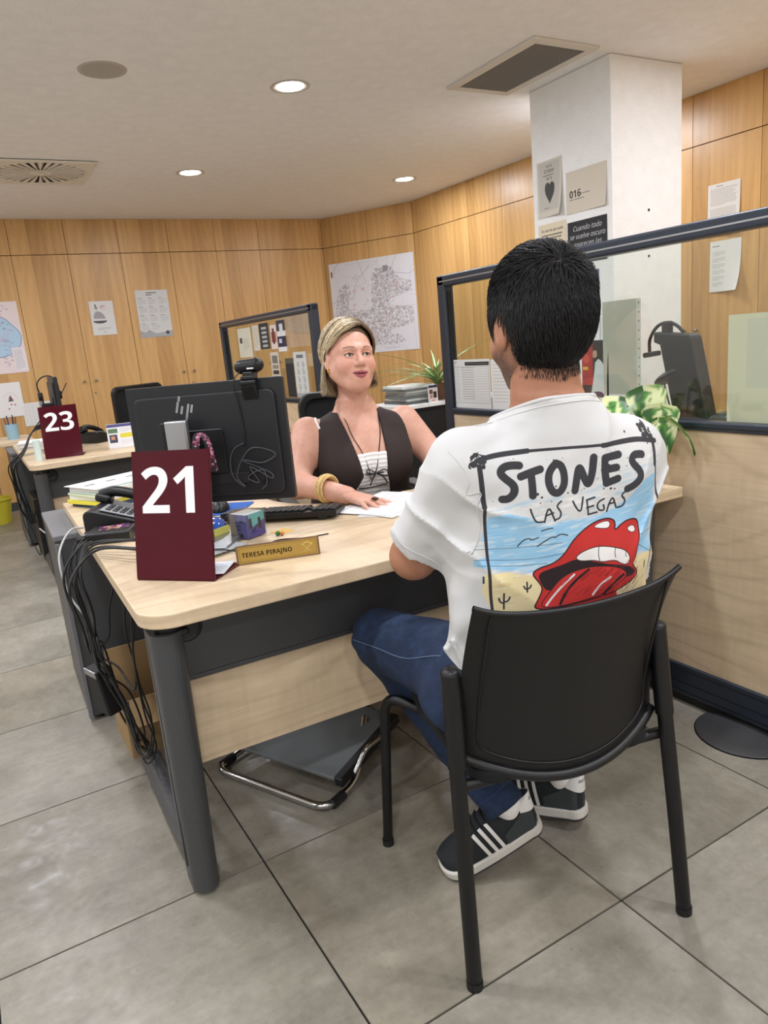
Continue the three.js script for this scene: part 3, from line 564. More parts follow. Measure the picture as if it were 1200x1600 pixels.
const PRINT = {"frameT":[[-163,1016],[-146,1021],[-114,1024],[-75,1026],[-13,1025],[59,1022],[120,1026],[182,1012]],"frameL":[[-159,1006],[-157,975],[-153,933],[-150,871],[-148,826],[-146,770],[-143,734]],"frameR":[[175,1021],[173,972],[180,927],[195,871],[182,791],[182,704]],"stones":[[[-92,1003],[-104,1005],[-120,1002],[-126,992],[-116,981],[-103,970],[-103,956],[-113,946],[-123,946]],[[-91,984],[-75,989],[-56,993]],[[-73,987],[-72,967],[-72,949]],[[-27,1000],[-39,991],[-44,971],[-38,952],[-25,947],[-14,961],[-13,981],[-18,996],[-27,1000]],[[5,949],[10,974],[16,992],[23,968],[31,954],[38,975],[42,1003]],[[62,999],[61,977],[64,955]],[[62,1000],[88,1003]],[[61,979],[83,981]],[[64,955],[85,961]],[[139,996],[123,1000],[113,992],[118,981],[132,968],[131,955],[118,945],[104,940]]],"vegas":[[[-77,925],[-71,900],[-55,900]],[[-52,899],[-46,933],[-33,899]],[[-50,910],[-36,914]],[[-21,933],[-32,927],[-21,914],[-23,903],[-32,901]],[[1,930],[14,900],[20,935]],[[27,929],[30,902]],[[27,929],[42,932]],[[27,915],[40,917]],[[30,902],[47,904]],[[60,927],[46,923],[49,907],[62,905],[59,916]],[[66,903],[74,936],[84,908]],[[69,916],[80,918]],[[102,936],[90,931],[102,920],[99,909],[87,907]]],"sky":[[-146,915],[-116,921],[-82,911],[-46,893],[0,897],[54,899],[106,919],[137,951],[173,958],[175,914],[182,791],[146,811],[74,808],[-17,802],[-45,799],[-99,810],[-172,819],[-172,833],[-150,837],[-150,856],[-158,870]],"sand":[[-157,805],[-121,809],[-73,799],[-17,797],[58,800],[132,804],[191,799],[182,704],[122,743],[76,739],[-16,735],[-75,733],[-144,732],[-159,769]],"lips":[[-75,803],[-59,813],[-36,817],[-15,832],[1,859],[30,881],[55,890],[75,889],[84,880],[81,863],[98,877],[117,881],[137,875],[140,848],[135,819],[131,800],[121,792],[146,767],[110,754],[76,742],[33,734],[-16,730],[-75,733],[-64,752],[-54,771],[-61,785]],"mouth":[[-65,801],[-40,809],[-14,814],[5,822],[32,815],[85,799],[117,791],[138,771],[103,768],[63,784],[27,803],[0,789],[-21,770],[-45,765],[-55,776]],"teeth":[[5,825],[24,837],[51,841],[83,834],[107,823],[117,807],[111,793],[93,801],[87,807],[74,810],[58,809],[40,815],[27,815],[13,817]],"tongue":[[-64,736],[-45,760],[-17,792],[22,802],[63,802],[99,790],[115,773],[86,757],[59,742],[23,735],[-21,732]],"streaks":[[[-48,739],[-21,770],[5,791]],[[43,745],[54,763],[75,777]]],"dark":[[[-21,737],[-7,765],[18,787],[32,797]],[[65,743],[75,759],[103,776]]],"shine":[[[38,877],[55,885],[73,885],[72,871],[56,872]],[[106,865],[124,869],[132,855],[120,852]]],"birds":[[[-98,857],[-89,868],[-77,871],[-75,866],[-62,871]],[[-64,854],[-46,867],[-34,870],[-33,867],[-23,874],[-9,869]],[[-57,883],[-46,886],[-37,886]]],"cactus":[[[-83,769],[-83,787]],[[-89,780],[-87,775],[-83,774]],[[-76,781],[-77,776],[-83,775]],[[-124,737],[-124,768]],[[-132,758],[-131,750],[-124,749]],[[-114,761],[-116,753],[-124,751]],[[-157,788],[-157,800]],[[162,772],[163,785]]],"wires":[[[-172,833],[-108,830],[-45,832],[21,841]],[[-166,822],[-108,819],[-45,820]],[[-172,851],[-99,855],[-18,856]],[[129,846],[187,840]],[[134,829],[182,797]]]};
// ---------------------------------------------------------------- the man on the visitor chair (x to his right, z backwards)
{
  const man = thing('person', 'man seen from behind in a white printed T-shirt and blue jeans, sitting at the desk', 'person', CHAIR.pos, CHAIR.turn);
  const YAW = 0.15, rnd = rng(5);
  const rows = [[0.5, 0.03, -0.17, 0.21, 0.14], [0.6, 0.03, -0.165, 0.207, 0.14], [0.7, 0.03, -0.155, 0.204, 0.132], [0.82, 0.03, -0.145, 0.208, 0.13], [0.92, 0.03, -0.135, 0.214, 0.13], [1.0, 0.03, -0.125, 0.208, 0.115], [1.04, 0.03, -0.115, 0.16, 0.092], [1.07, 0.027, -0.107, 0.105, 0.076], [1.1, 0.025, -0.1, 0.068, 0.066]];
  const inner = rows.map(([y, a, b, c, d]) => [y, a, b, c - 0.022, d - 0.02]);
  const SL = [-0.135, 0.995, -0.14], EL = [-0.2, 0.795, -0.285], WL = [-0.065, 0.778, -0.475];
  const SR = [0.185, 0.98, -0.11], ER = [0.25, 0.785, -0.26], WR = [0.13, 0.778, -0.455];
  const HL = [-0.09, 0.53, -0.19], KL = [-0.222, 0.525, -0.53], AL = [-0.045, 0.18, -0.275];
  const HR = [0.12, 0.535, -0.2], KR = [0.245, 0.525, -0.55], AR = [0.17, 0.148, -0.377];
  const skinB = lin('#b98467'), skinD = lin('#9c664c'), stub = lin('#3a2e29');
  const skin = (x, y, z) => { const n = noise3(x * 60, y * 60, z * 60) * 0.5 + noise3(x * 190, y * 190, z * 190) * 0.4; return blend(skinB, skinD, clamp(0.35 + n * 0.3)); };
  const arms = [cap(SL, 0.056, EL, 0.044), cap(EL, 0.043, WL, 0.029), cap(SR, 0.056, ER, 0.044), cap(ER, 0.043, WR, 0.029)];
  const neck = cap([0.027, 1.03, -0.108], 0.066, [0.015, 1.17, -0.1], 0.061);
  const legs = [cap(HL, 0.085, KL, 0.056), cap(KL, 0.055, AL, 0.034), cap(HR, 0.085, KR, 0.056), cap(KR, 0.055, AR, 0.034)];
  const trunkIn = trunk(inner, YAW), pelvis = ell([0.028, 0.52, -0.18], [0.16, 0.085, 0.12]);
  const bodyF = (x, y, z) => { let d = smin(trunkIn(x, y, z), neck(x, y, z), 0.035); for (const a of arms) d = smin(d, a(x, y, z), 0.03); d = smin(d, pelvis(x, y, z), 0.03); for (const l of legs) d = smin(d, l(x, y, z), 0.025); return d; };
  // head, turned to the front (-z)
  const HC = [0.012, 1.232, -0.108], headM = new THREE.Matrix4().makeRotationY(Math.PI + 0.04).multiply(new THREE.Matrix4().makeRotationX(0.06)).setPosition(...HC);
  const hf = headField({ wide: 1.03, eye: 0.005 });
  const headCol = (x, y, z, nx, ny, nz) => {
    let c = skin(x + 3, y, z);
    const beard = sstep(-0.012 - 0.03 * sstep(0.03, 0.07, z), -0.05, y) * sstep(-0.035, 0.01, z) * (1 - sstep(0.02, 0.012, Math.abs(x)) * sstep(-0.05, -0.045, y)) * (z > 0.085 && y > -0.045 ? 0 : 1);
    c = blend(c, stub, clamp(beard * (0.8 + noise3(x * 500, y * 500, z * 500) * 0.3)));
    if (Math.abs(y + 0.062) < 0.012 && Math.abs(x) < 0.021 && z > 0.076) c = lin('#9a5a50');
    if (z > 0.06 && Math.abs(y - 0.026 + Math.abs(Math.abs(x) - 0.03) * 0.15) < 0.0045 && Math.abs(x) > 0.012 && Math.abs(x) < 0.05) c = lin('#1a1412');
    const nape = sstep(-0.075, -0.11, y) * sstep(-0.03, -0.06, z) * sstep(-0.15, -0.115, y);
    return blend(c, stub, clamp(nape * (0.35 + noise3(x * 420, y * 420, z * 420) * 0.5)));
  };
  const headG = netMesh(hf, [-0.1, -0.125, -0.12], [0.1, 0.13, 0.125], 0.003, headCol).applyMatrix4(headM);
  const hands = [];
  for (const [W, E2, sx] of [[WL, EL, -1], [WR, ER, 1]]) {
    const dir = [W[0] * 0.35 + 0.012 - W[0] + (sx < 0 ? 0.06 : -0.06), -0.03, -0.12], h = handField(-sx, 0.28);
    hands.push(netMesh(h.f, [-0.075, -0.09, -0.03], [0.075, 0.03, 0.18], 0.003, (x, y, z) => skin(x, y, z)).applyMatrix4(frameOf(W, dir, [0, 1, 0])));
  }
  const body = part('body', [netMesh(bodyF, [-0.36, 0.06, -0.66], [0.4, 1.24, 0.02], 0.0075, skin), headG, ...hands], skinMat, man);
  for (const s of [1, -1]) part('eye', eyeball('#3a2413', [0, 0.05, 1]).translate(s * 0.0315, 0.003, 0.0655).applyMatrix4(headM), eyeMat, man);
  // T-shirt
  const fold = (x, y, z) => {
    const w = noise3(x * 7, y * 6, z * 7), ridge = (t) => Math.pow(1 - Math.abs(Math.sin(t)), 2.2) - 0.3;
    const low = sstep(0.88, 0.7, y), side = sstep(0.05, 0.2, Math.abs(x - 0.03)), arm = sstep(0.16, 0.03, Math.hypot(x + 0.165, (y - 0.88) * 0.8)), armR = sstep(0.16, 0.03, Math.hypot(x - 0.225, (y - 0.87) * 0.8)), yoke = sstep(0.95, 1.03, y);
    return -0.0075 * ridge(y * 24 + x * 17 + w * 3.4) * low * (0.45 + 0.55 * side) - 0.008 * ridge(x * 26 + y * 17 + w * 2.6) * arm - 0.008 * ridge(-x * 26 + y * 17 + w * 2.6) * armR - 0.004 * ridge(x * 15 - y * 22 + w * 3) * yoke + 0.006 * noise3(x * 9 + y * 5, y * 9 - x * 4, z * 8) + 0.0018 * noise3(x * 26 - y * 14, y * 24, z * 22 + 5);
  };
  const sleeveL = cap(SL, 0.071, EL, 0.062), sleeveR = cap(SR, 0.071, ER, 0.062), trunkOut = trunk(rows, YAW);
  const axis = (S, E2) => { const d = V(E2[0] - S[0], E2[1] - S[1], E2[2] - S[2]), L = d.length(); d.normalize(); return (x, y, z) => ((x - S[0]) * d.x + (y - S[1]) * d.y + (z - S[2]) * d.z) / L; };
  const tL = axis(SL, EL), tR = axis(SR, ER), colOut = cap([0.027, 1.06, -0.11], 0.077, [0.022, 1.11, -0.104], 0.07);
  const rawShirt = (x, y, z) => {
    let d = smin(trunkOut(x, y, z), colOut(x, y, z), 0.05); const fo = fold(x, y, z);
    const a = Math.max(sleeveL(x, y, z), (tL(x, y, z) - 0.84) * 0.26), b = Math.max(sleeveR(x, y, z), (tR(x, y, z) - 0.84) * 0.26);
    d = smin(smin(d, a, 0.04), b, 0.04) + fo;
    for (const [S, E2, t] of [[SL, EL, tL], [SR, ER, tR]]) { const tt = t(x, y, z); if (tt > 0.6) { const arm = cap(S, 0.054, E2, 0.047)(x, y, z); d = Math.max(d, -Math.max(arm, (0.78 - tt) * 0.26)); } }
    return d;
  };
  const topCut = (x, y, z) => y - (1.092 + (z + 0.1) * 0.32);
  const shirtF = (x, y, z) => Math.max(rawShirt(x, y, z), topCut(x, y, z), 0.592 + noise3(x * 8, 0, z * 8) * 0.006 - y);
  const shirtTex = drawn(1200, 1300, (g) => {
    const X = (mm) => (mm + 300) * 2, Y = (mm) => (1150 - mm) * 2, rs = rng(77);
    g.fillStyle = '#d4d4d2'; g.fillRect(0, 0, 1200, 1300);
    const poly = (p) => { g.beginPath(); p.forEach(([a, b], i) => (i ? g.lineTo(X(a), Y(b)) : g.moveTo(X(a), Y(b)))); g.closePath(); };
    const blob = (p) => { const n = p.length, m = (i, j) => [(p[i % n][0] + p[j % n][0]) / 2, (p[i % n][1] + p[j % n][1]) / 2]; g.beginPath(); const s0 = m(n - 1, 0); g.moveTo(X(s0[0]), Y(s0[1])); for (let i = 0; i < n; i++) { const e = m(i, i + 1); g.quadraticCurveTo(X(p[i][0]), Y(p[i][1]), X(e[0]), Y(e[1])); } g.closePath(); };
    const curve = (p) => { g.beginPath(); g.moveTo(X(p[0][0]), Y(p[0][1])); for (let i = 1; i < p.length - 1; i++) g.quadraticCurveTo(X(p[i][0]), Y(p[i][1]), X((p[i][0] + p[i + 1][0]) / 2), Y((p[i][1] + p[i + 1][1]) / 2)); const e = p[p.length - 1]; g.lineTo(X(e[0]), Y(e[1])); g.stroke(); };
    g.lineCap = 'round'; g.lineJoin = 'round';
    g.fillStyle = '#9fcdea'; poly(PRINT.sky); g.fill();
    for (let i = 0; i < 260; i++) { const x = -155 + rs() * 335, y = 790 + rs() * 150 + Math.max(0, x) * 0.35; g.fillStyle = rs() < 0.55 ? 'rgba(243,243,241,0.35)' : 'rgba(120,185,225,0.25)'; g.save(); g.translate(X(x), Y(y)); g.rotate(-0.15); g.beginPath(); g.ellipse(0, 0, 8 + rs() * 40, 1.5 + rs() * 5, 0, 0, 7); g.fill(); g.restore(); }
    g.fillStyle = '#ead9a8'; poly(PRINT.sand); g.fill(); g.fillRect(X(-138), Y(745), X(178) - X(-138), 150);
    for (let i = 0; i < 160; i++) { g.fillStyle = rs() < 0.5 ? 'rgba(243,240,228,0.4)' : 'rgba(205,180,125,0.35)'; g.beginPath(); g.ellipse(X(-140 + rs() * 320), Y(680 + rs() * 120), 4 + rs() * 26, 1 + rs() * 4, -0.15, 0, 7); g.fill(); }
    g.strokeStyle = '#35465c'; g.lineWidth = 1.6; PRINT.wires.forEach(curve);
    g.fillStyle = '#c8332f'; blob(PRINT.lips); g.fill(); g.fillRect(X(-60), Y(745), X(90) - X(-60), 110);
    g.strokeStyle = '#2a1a1c'; g.lineWidth = 5; blob(PRINT.lips); g.stroke();
    g.fillStyle = '#2b1d20'; blob(PRINT.mouth); g.fill();
    g.fillStyle = '#cc3531'; blob(PRINT.tongue); g.fill(); g.lineWidth = 3; g.stroke();
    g.strokeStyle = '#efe9e4'; g.lineWidth = 9; PRINT.streaks.forEach(curve); g.strokeStyle = '#2b1d20'; g.lineWidth = 11; PRINT.dark.forEach(curve);
    g.fillStyle = '#f4f2ee'; blob(PRINT.teeth); g.fill(); g.strokeStyle = '#2b2224'; g.lineWidth = 3; g.stroke();
    g.lineWidth = 2.5; for (const q of [2, 3, 4]) { const a = PRINT.teeth[q], b = PRINT.teeth[15 - q - 3] || PRINT.teeth[9]; g.beginPath(); g.moveTo(X(a[0]), Y(a[1])); g.quadraticCurveTo(X(a[0] - 3), Y((a[1] + b[1]) / 2), X(a[0] + 1), Y(b[1] + 4)); g.stroke(); }
    g.fillStyle = '#f4f2ee'; PRINT.shine.forEach((p) => { blob(p); g.fill(); g.lineWidth = 2.5; g.stroke(); });
    g.strokeStyle = '#8e1f20'; g.lineWidth = 2; for (let i = 0; i < 60; i++) { const x = -20 + rs() * 150, y = 735 + rs() * 60; g.beginPath(); g.moveTo(X(x), Y(y)); g.lineTo(X(x + 14), Y(y + 12)); g.stroke(); }
    const ink = '#37373a'; g.strokeStyle = ink; g.fillStyle = ink;
    g.lineWidth = 4; PRINT.birds.forEach(curve); g.lineWidth = 6; PRINT.cactus.forEach(curve);
    g.lineWidth = 10; curve(PRINT.frameT); curve(PRINT.frameL); g.lineWidth = 8; curve(PRINT.frameR);
    g.lineWidth = 17; curve(PRINT.frameT.slice(0, 4)); curve(PRINT.frameL.slice(0, 3)); curve(PRINT.frameT.slice(-3)); curve(PRINT.frameR.slice(0, 2));
    g.lineWidth = 27; PRINT.stones.forEach(curve);
    g.lineWidth = 6.5; PRINT.vegas.forEach(curve);
    for (let i = 0; i < 90; i++) { const F = [PRINT.frameT, PRINT.frameL, PRINT.frameR, ...PRINT.stones][Math.floor(rs() * 13)], q = F[Math.floor(rs() * F.length)]; g.beginPath(); g.arc(X(q[0] + (rs() - 0.5) * 34), Y(q[1] + (rs() - 0.5) * 30), 0.8 + rs() * rs() * 4.5, 0, 7); g.fill(); }
    for (const q of [PRINT.frameT[0], [166, 1032]]) for (let i = 0; i < 26; i++) { g.beginPath(); g.ellipse(X(q[0] + (rs() - 0.5) * 26), Y(q[1] + (rs() - 0.5) * 22), 3 + rs() * 9, 2 + rs() * 6, rs() * 3, 0, 7); g.fill(); }
  });
  {
    let g = netMesh(shirtF, [-0.32, 0.57, -0.42], [0.38, 1.15, 0.03], 0.0055).toNonIndexed();
    const p = g.attributes.position, n = g.attributes.normal, uv = new Float32Array(p.count * 2), c = Math.cos(YAW), s = Math.sin(YAW);
    for (let i = 0; i < p.count; i += 3) {
      let nzt = 0; for (let j = 0; j < 3; j++) nzt += -n.getX(i + j) * s + n.getZ(i + j) * c;
      for (let j = 0; j < 3; j++) {
        const x = p.getX(i + j), y = p.getY(i + j), z = p.getZ(i + j), R = along(rows, y), xt = (x - R[1]) * c + (z - R[2]) * s, sleeve = tL(x, y, z) > 0 && x < R[1] - R[3] * 0.93 - 0.012;
        if (nzt > -0.2 && !sleeve) { uv[(i + j) * 2] = (xt * 1000 + 300) * 2 / 1200; uv[(i + j) * 2 + 1] = 1 - (1150 - y * 1000) * 2 / 1300; } else { uv[(i + j) * 2] = 0.01; uv[(i + j) * 2 + 1] = 0.99; }
      }
    }
    g.setAttribute('uv', new THREE.BufferAttribute(uv, 2));
    const shirt = part('t_shirt', g, std({ map: shirtTex, roughness: 0.92 }), man, 'white T-shirt with a large desert and red tongue print');
    const ring = (f, c0, r, n0, count = 40) => { const pts = [], q = new THREE.Quaternion().setFromUnitVectors(V(0, 1, 0), V(...n0).normalize()); for (let i = 0; i < count; i++) { const a = i / count * 6.2832, v = V(Math.cos(a) * r, 0, Math.sin(a) * r).applyQuaternion(q); pts.push([c0[0] + v.x, c0[1] + v.y, c0[2] + v.z]); } return pts; };
    const shirtWhite = std({ color: 0xd4d4d2, roughness: 0.92 });
    const edgeRing = (drop, off) => { const pts = []; for (let i = 0; i < 44; i++) { const a = i / 44 * 6.2832, c = Math.cos(a), s = Math.sin(a); let r0 = 0.02, r1 = 0.16; for (let k = 0; k < 30; k++) { const m = (r0 + r1) / 2, z = -0.104 + s * m; if (rawShirt(0.024 + c * m, 1.092 + (z + 0.1) * 0.32 - drop, z) < 0) r0 = m; else r1 = m; } const m = r0 + off, z = -0.104 + s * m; pts.push([0.024 + c * m, 1.092 + (z + 0.1) * 0.32 - drop, z]); } return pts; };
    const collarPts = edgeRing(0.001, -0.002);
    part('collar', tube(collarPts, 0.0036, 90, 8, true), shirtWhite, shirt);
    part('collar_seam', tube(edgeRing(0.013, 0.0002), 0.0012, 90, 5, true), shirtWhite, shirt);
    for (const [S, E2] of [[SL, EL], [SR, ER]]) { const d = [E2[0] - S[0], E2[1] - S[1], E2[2] - S[2]], cc = [0, 1, 2].map((k) => S[k] + d[k] * 0.74); part('sleeve_hem', tube(ring(null, cc, 0.067, d, 30).map((q) => onto(rawShirt, q, 0.0004)), 0.0012, 70, 5, true), shirtWhite, shirt); }
    const armhole = []; for (let i = 0; i <= 12; i++) { const a = -1.2 + i / 12 * 2.6; armhole.push(onto(rawShirt, [-0.172 - 0.004 * Math.sin(a), 0.935 + 0.095 * Math.sin(a), -0.12 + 0.1 * Math.cos(a)], 0.0004)); }
    part('armhole_seam', tube(armhole, 0.0011, 60, 5), shirtWhite, shirt);
  }
  // jeans
  const wr = (x, y, z) => 0.003 * noise3(x * 16, y * 18, z * 16) + 0.0022 * Math.sin((y * 1.2 - z) * 70 + noise3(x * 12, y * 10, z * 10) * 4) * sstep(0.12, 0.03, Math.abs(Math.hypot(x - KL[0], z - KL[2]) - 0.05)) + 0.003 * Math.sin(y * 120 + noise3(x * 10, y * 8, z * 10) * 4) * sstep(0.3, 0.2, y);
  const jl = [cap(HL, 0.106, KL, 0.071), cap(KL, 0.066, AL, 0.05), cap(HR, 0.1, KR, 0.068), cap(KR, 0.066, AR, 0.048), ell([0.01, 0.54, -0.175], [0.2, 0.105, 0.135]), ell([-0.1, 0.505, -0.2], [0.138, 0.085, 0.13])];
  const legT = [axis(KL, AL), axis(KR, AR)];
  const jeansRaw = (x, y, z) => { let d = smin(smin(jl[0](x, y, z), jl[1](x, y, z), 0.012), smin(jl[4](x, y, z), jl[5](x, y, z), 0.03), 0.03); d = smin(d, smin(jl[2](x, y, z), jl[3](x, y, z), 0.012), 0.02); return d + wr(x, y, z); };
  const jeansF = (x, y, z) => { let d = Math.max(jeansRaw(x, y, z), y - 0.655); const t = x < 0.06 ? legT[0](x, y, z) : legT[1](x, y, z); if (y < 0.3) d = Math.max(d, (t - 1.05) * 0.45); return d; };
  const denim = [lin('#172844'), lin('#0e1b30'), lin('#304b70')];
  const jeansG = netMesh(jeansF, [-0.36, 0.06, -0.67], [0.38, 0.68, -0.02], 0.0058, (x, y, z) => {
    const n = noise3(x * 18, y * 18, z * 18) * 0.5 + noise3(x * 70, y * 70, z * 70) * 0.35 + noise3(x * 240, y * 160, z * 240) * 0.45;
    return n > 0 ? blend(denim[0], denim[2], n * 0.5) : blend(denim[0], denim[1], -n * 0.9);
  });
  const jeans = part('jeans', metricUV(jeansG), std({ vertexColors: true, roughness: 0.9, bumpMap: weaveBump, bumpScale: 0.0005 }), man);
  const thread = std({ color: 0x6a7d97, roughness: 0.9 });
  const seam = (pts) => part('stitching', tube(pts.map((q) => onto(jeansRaw, q, 0.0006)), 0.0009, 80, 5), thread, jeans);
  seam([[-0.1, 0.6, -0.12], [-0.16, 0.57, -0.22], [-0.22, 0.555, -0.32], [-0.27, 0.55, -0.42], [-0.3, 0.54, -0.52]]);
  seam([[-0.12, 0.62, -0.1], [-0.155, 0.6, -0.16], [-0.15, 0.615, -0.22]]);
  seam([[-0.1, 0.53, -0.09], [-0.14, 0.5, -0.13], [-0.17, 0.48, -0.18]]); seam([[-0.17, 0.48, -0.18], [-0.14, 0.45, -0.14], [-0.1, 0.44, -0.11]]);
  for (const [K2, A2] of [[KL, AL], [KR, AR]]) { const d = V(A2[0] - K2[0], A2[1] - K2[1], A2[2] - K2[2]).normalize(), q = new THREE.Quaternion().setFromUnitVectors(V(0, 1, 0), d), pts = []; for (let i = 0; i < 28; i++) { const a = i / 28 * 6.2832, v = V(Math.cos(a) * 0.05, 0, Math.sin(a) * 0.05).applyQuaternion(q); pts.push(onto(jeansRaw, [A2[0] - d.x * 0.022 + v.x, A2[1] - d.y * 0.022 + v.y, A2[2] - d.z * 0.022 + v.z], 0.0006)); } part('cuff_stitching', tube(pts, 0.0009, 60, 5, true), std({ color: 0x2f4a74, roughness: 0.9 }), jeans); }
  // hair: a close cap and short strands
  const E0 = [0, 0.026, -0.016], ER3 = [0.084, 0.108, 0.108], capHair = ell(E0, ER3);
  const inHair = (x, y, z) => 0.005 * noise3(x * 45, 3, z * 45) + Math.max(z - (0.014 + 0.78 * (y + 0.012)), -y - 0.122 + Math.max(0, z + 0.05) * 1.15, Math.abs(x) > 0.055 ? 0.034 - Math.hypot((y + 0.008) / 1.35, z + 0.004) : -1);
  const hairF = (x, y, z) => smax(capHair(x, y, z) + 0.0015 * noise3(x * 60, y * 60, z * 60), inHair(x, y, z), 0.006);
  const hairMat = std({ vertexColors: true, roughness: 0.62 }), hairShell = netMesh(hairF, [-0.1, -0.14, -0.135], [0.1, 0.145, 0.11], 0.004, () => [0.0042, 0.004, 0.0042]);
  const list = [];
  for (let i = 0; i < 16000; i++) {
    const a = rnd() * 6.2832, h = rnd() * 2 - 1, q = Math.sqrt(1 - h * h), d = [q * Math.cos(a), h, q * Math.sin(a)], p = [0, 1, 2].map((k) => E0[k] + d[k] * ER3[k] * 0.985);
    if (inHair(...p) > 0.006 - rnd() * rnd() * 0.03) continue;
    const n = V(d[0] / ER3[0], d[1] / ER3[1], d[2] / ER3[2]).normalize(), crown = V(0.012, 0.125, -0.045), away = V(p[0], p[1], p[2]).sub(crown);
    const top = sstep(0.06, 0.11, p[1]), fl = away.clone().addScaledVector(V(0, -0.05, 0), 1 - top).addScaledVector(V(0, 0, 0.09), top);
    fl.addScaledVector(V(rnd() - 0.5, rnd() - 0.5, rnd() - 0.5), 0.055); fl.addScaledVector(n, -fl.dot(n)).normalize();
    const low = sstep(-0.03, -0.1, p[1]), L = mix(mix(0.03, 0.016, low), 0.042, top) * (0.7 + rnd() * 0.6), lift = mix(0.0045, 0.0015, low) + top * 0.006 + rnd() * 0.004;
    const at = (t) => { const v = V(...p).addScaledVector(fl, L * t).addScaledVector(n, lift * Math.sin(t * 2.4) - L * L * t * t * (4.2 - top * 2)); return [v.x, v.y, v.z]; };
    const g0 = 0.003 + rnd() * 0.007; list.push({ pts: [at(0), at(0.35), at(0.7), at(1)], r: 0.0006 + rnd() * 0.0005, c: [g0 * 1.05, g0 * 0.95, g0 * 0.95] });
  }
  const nape = []; { const surf = (x, y, z) => Math.min(bodyF(x, y, z), 1); for (let i = 0; i < 1100; i++) { const a = (rnd() + rnd() - 1) * 1.3, dn = Math.pow(rnd(), 2.0) * (0.034 - Math.abs(a) * 0.014), q = onto(surf, [0.015 + Math.sin(a) * 0.066, 1.176 - dn - Math.abs(a) * 0.006, -0.1 + Math.cos(a) * 0.066], 0.0004), e = onto(surf, [q[0] * 0.99, q[1] - 0.005 - rnd() * 0.004, q[2]], 0.001); nape.push({ pts: [q, [(q[0] + e[0]) / 2, (q[1] + e[1]) / 2, (q[2] + e[2]) / 2 + 0.0005], e], r: 0.00045, c: [0.006, 0.005, 0.005] }); } }
  part('nape_hair', strands(nape, 3), hairMat, man);
  part('hair', [hairShell, strands(list, 3)], hairMat, man, 'short black hair').applyMatrix4(headM);
  // watch on the left wrist
  const wd = [WL[0] - EL[0], WL[1] - EL[1], WL[2] - EL[2]], wp = [0, 1, 2].map((k) => EL[k] + wd[k] * 0.86);
  const watch = part('wrist_watch', xf(new THREE.TorusGeometry(0.034, 0.009, 10, 28), [0, 0, 0]).applyMatrix4(frameOf(wp, wd, [0, 1, 0])), M.rubber, man, 'black wrist watch');
  part('watch_case', cyl(0.018, 0.017, 0.011, 0, 0.038, 0).applyMatrix4(frameOf(wp, wd, [0, 1, 0])), M.blackPlastic, watch);
  // socks and trainers
  const sockMat = std({ color: 0xe9e7e2, roughness: 0.95 });
  function shoe(origin, fwd, up, ankle, label, LEN = 0.265) {
    const m = frameOf(origin, fwd, up), L = LEN, pos = [], idx = [], n = 22, R = 26;
    const halfW = (t) => (0.032 + 0.012 * Math.sin(clamp(t * 1.15 - 0.15) * Math.PI * 0.62) * 1.5) * Math.sqrt(Math.max(0, 1 - Math.pow(clamp(1 - t / 0.11), 2.4))) * Math.sqrt(Math.max(0, 1 - Math.pow(clamp((t - 0.78) / 0.22), 2.6))), S = (i, n0) => 0.5 - 0.5 * Math.cos(Math.PI * i / n0);
    const hgt = (t) => t < 0.36 ? mix(0.088, 0.07, sstep(0, 0.3, t)) : mix(0.085, 0.034, sstep(0.42, 0.95, t));
    const P = (t, a, off = 0) => {              // a 0..PI around the upper
      const w = halfW(t) * 0.97 + off, h = hgt(t) + off, ca = Math.cos(a), sa = Math.sin(a), e = t < 0.36 ? 0.62 : 0.8;
      return [Math.sign(ca) * Math.pow(Math.abs(ca), e) * w, 0.026 + Math.pow(Math.max(0, sa), 0.9) * h, t * L + (t < 0.12 ? -off * (1 - t / 0.12) : 0) - 0.007 * Math.pow(Math.max(0, sa), 0.8) * clamp(1 - t / 0.25)];
    };
    for (let i = 0; i <= R; i++) for (let j = 0; j <= n; j++) pos.push(...P(S(i, R), j / n * Math.PI));
    for (let i = 0; i < R; i++) for (let j = 0; j < n; j++) { const a = i * (n + 1) + j; idx.push(a, a + n + 1, a + 1, a + 1, a + n + 1, a + n + 2); }
    const b0 = pos.length / 3; pos.push(0, 0.06, 0); for (let j = 0; j < n; j++) idx.push(b0, j, j + 1);
    const mk = (p, ix) => { const g = new THREE.BufferGeometry(); g.setAttribute('position', new THREE.Float32BufferAttribute(p, 3)); g.setIndex(ix); g.computeVertexNormals(); return g; };
    const patch = (t0, t1, a0, a1, off, nu = 8, nv = 10, uvs) => { const p = [], ix = [], uv = []; for (let i = 0; i <= nu; i++) for (let j = 0; j <= nv; j++) { p.push(...P(mix(t0, t1, i / nu), mix(typeof a0 === 'function' ? a0(i / nu) : a0, typeof a1 === 'function' ? a1(i / nu) : a1, j / nv), off)); uv.push(i / nu, j / nv); } for (let i = 0; i < nu; i++) for (let j = 0; j < nv; j++) { const a = i * (nv + 1) + j; ix.push(a, a + nv + 1, a + 1, a + 1, a + nv + 1, a + nv + 2); } const g = mk(p, ix); g.setAttribute('uv', new THREE.Float32BufferAttribute(uv, 2)); return g; };
    const navy = std({ color: 0x1c1f22, roughness: 0.9 }), grey = std({ color: 0x363b3c, roughness: 0.95 }), wh = std({ color: 0xdedcd7, roughness: 0.7 }), soleM = std({ color: 0xcfcbc2, roughness: 0.75 }), rub = std({ color: 0x3a3b3c, roughness: 0.9 });
    const up0 = part('shoe', mk(pos, idx).applyMatrix4(m), navy, man, label);
    const put = (name, g, mat, lab) => part(name, g.applyMatrix4(m), mat, up0, lab);
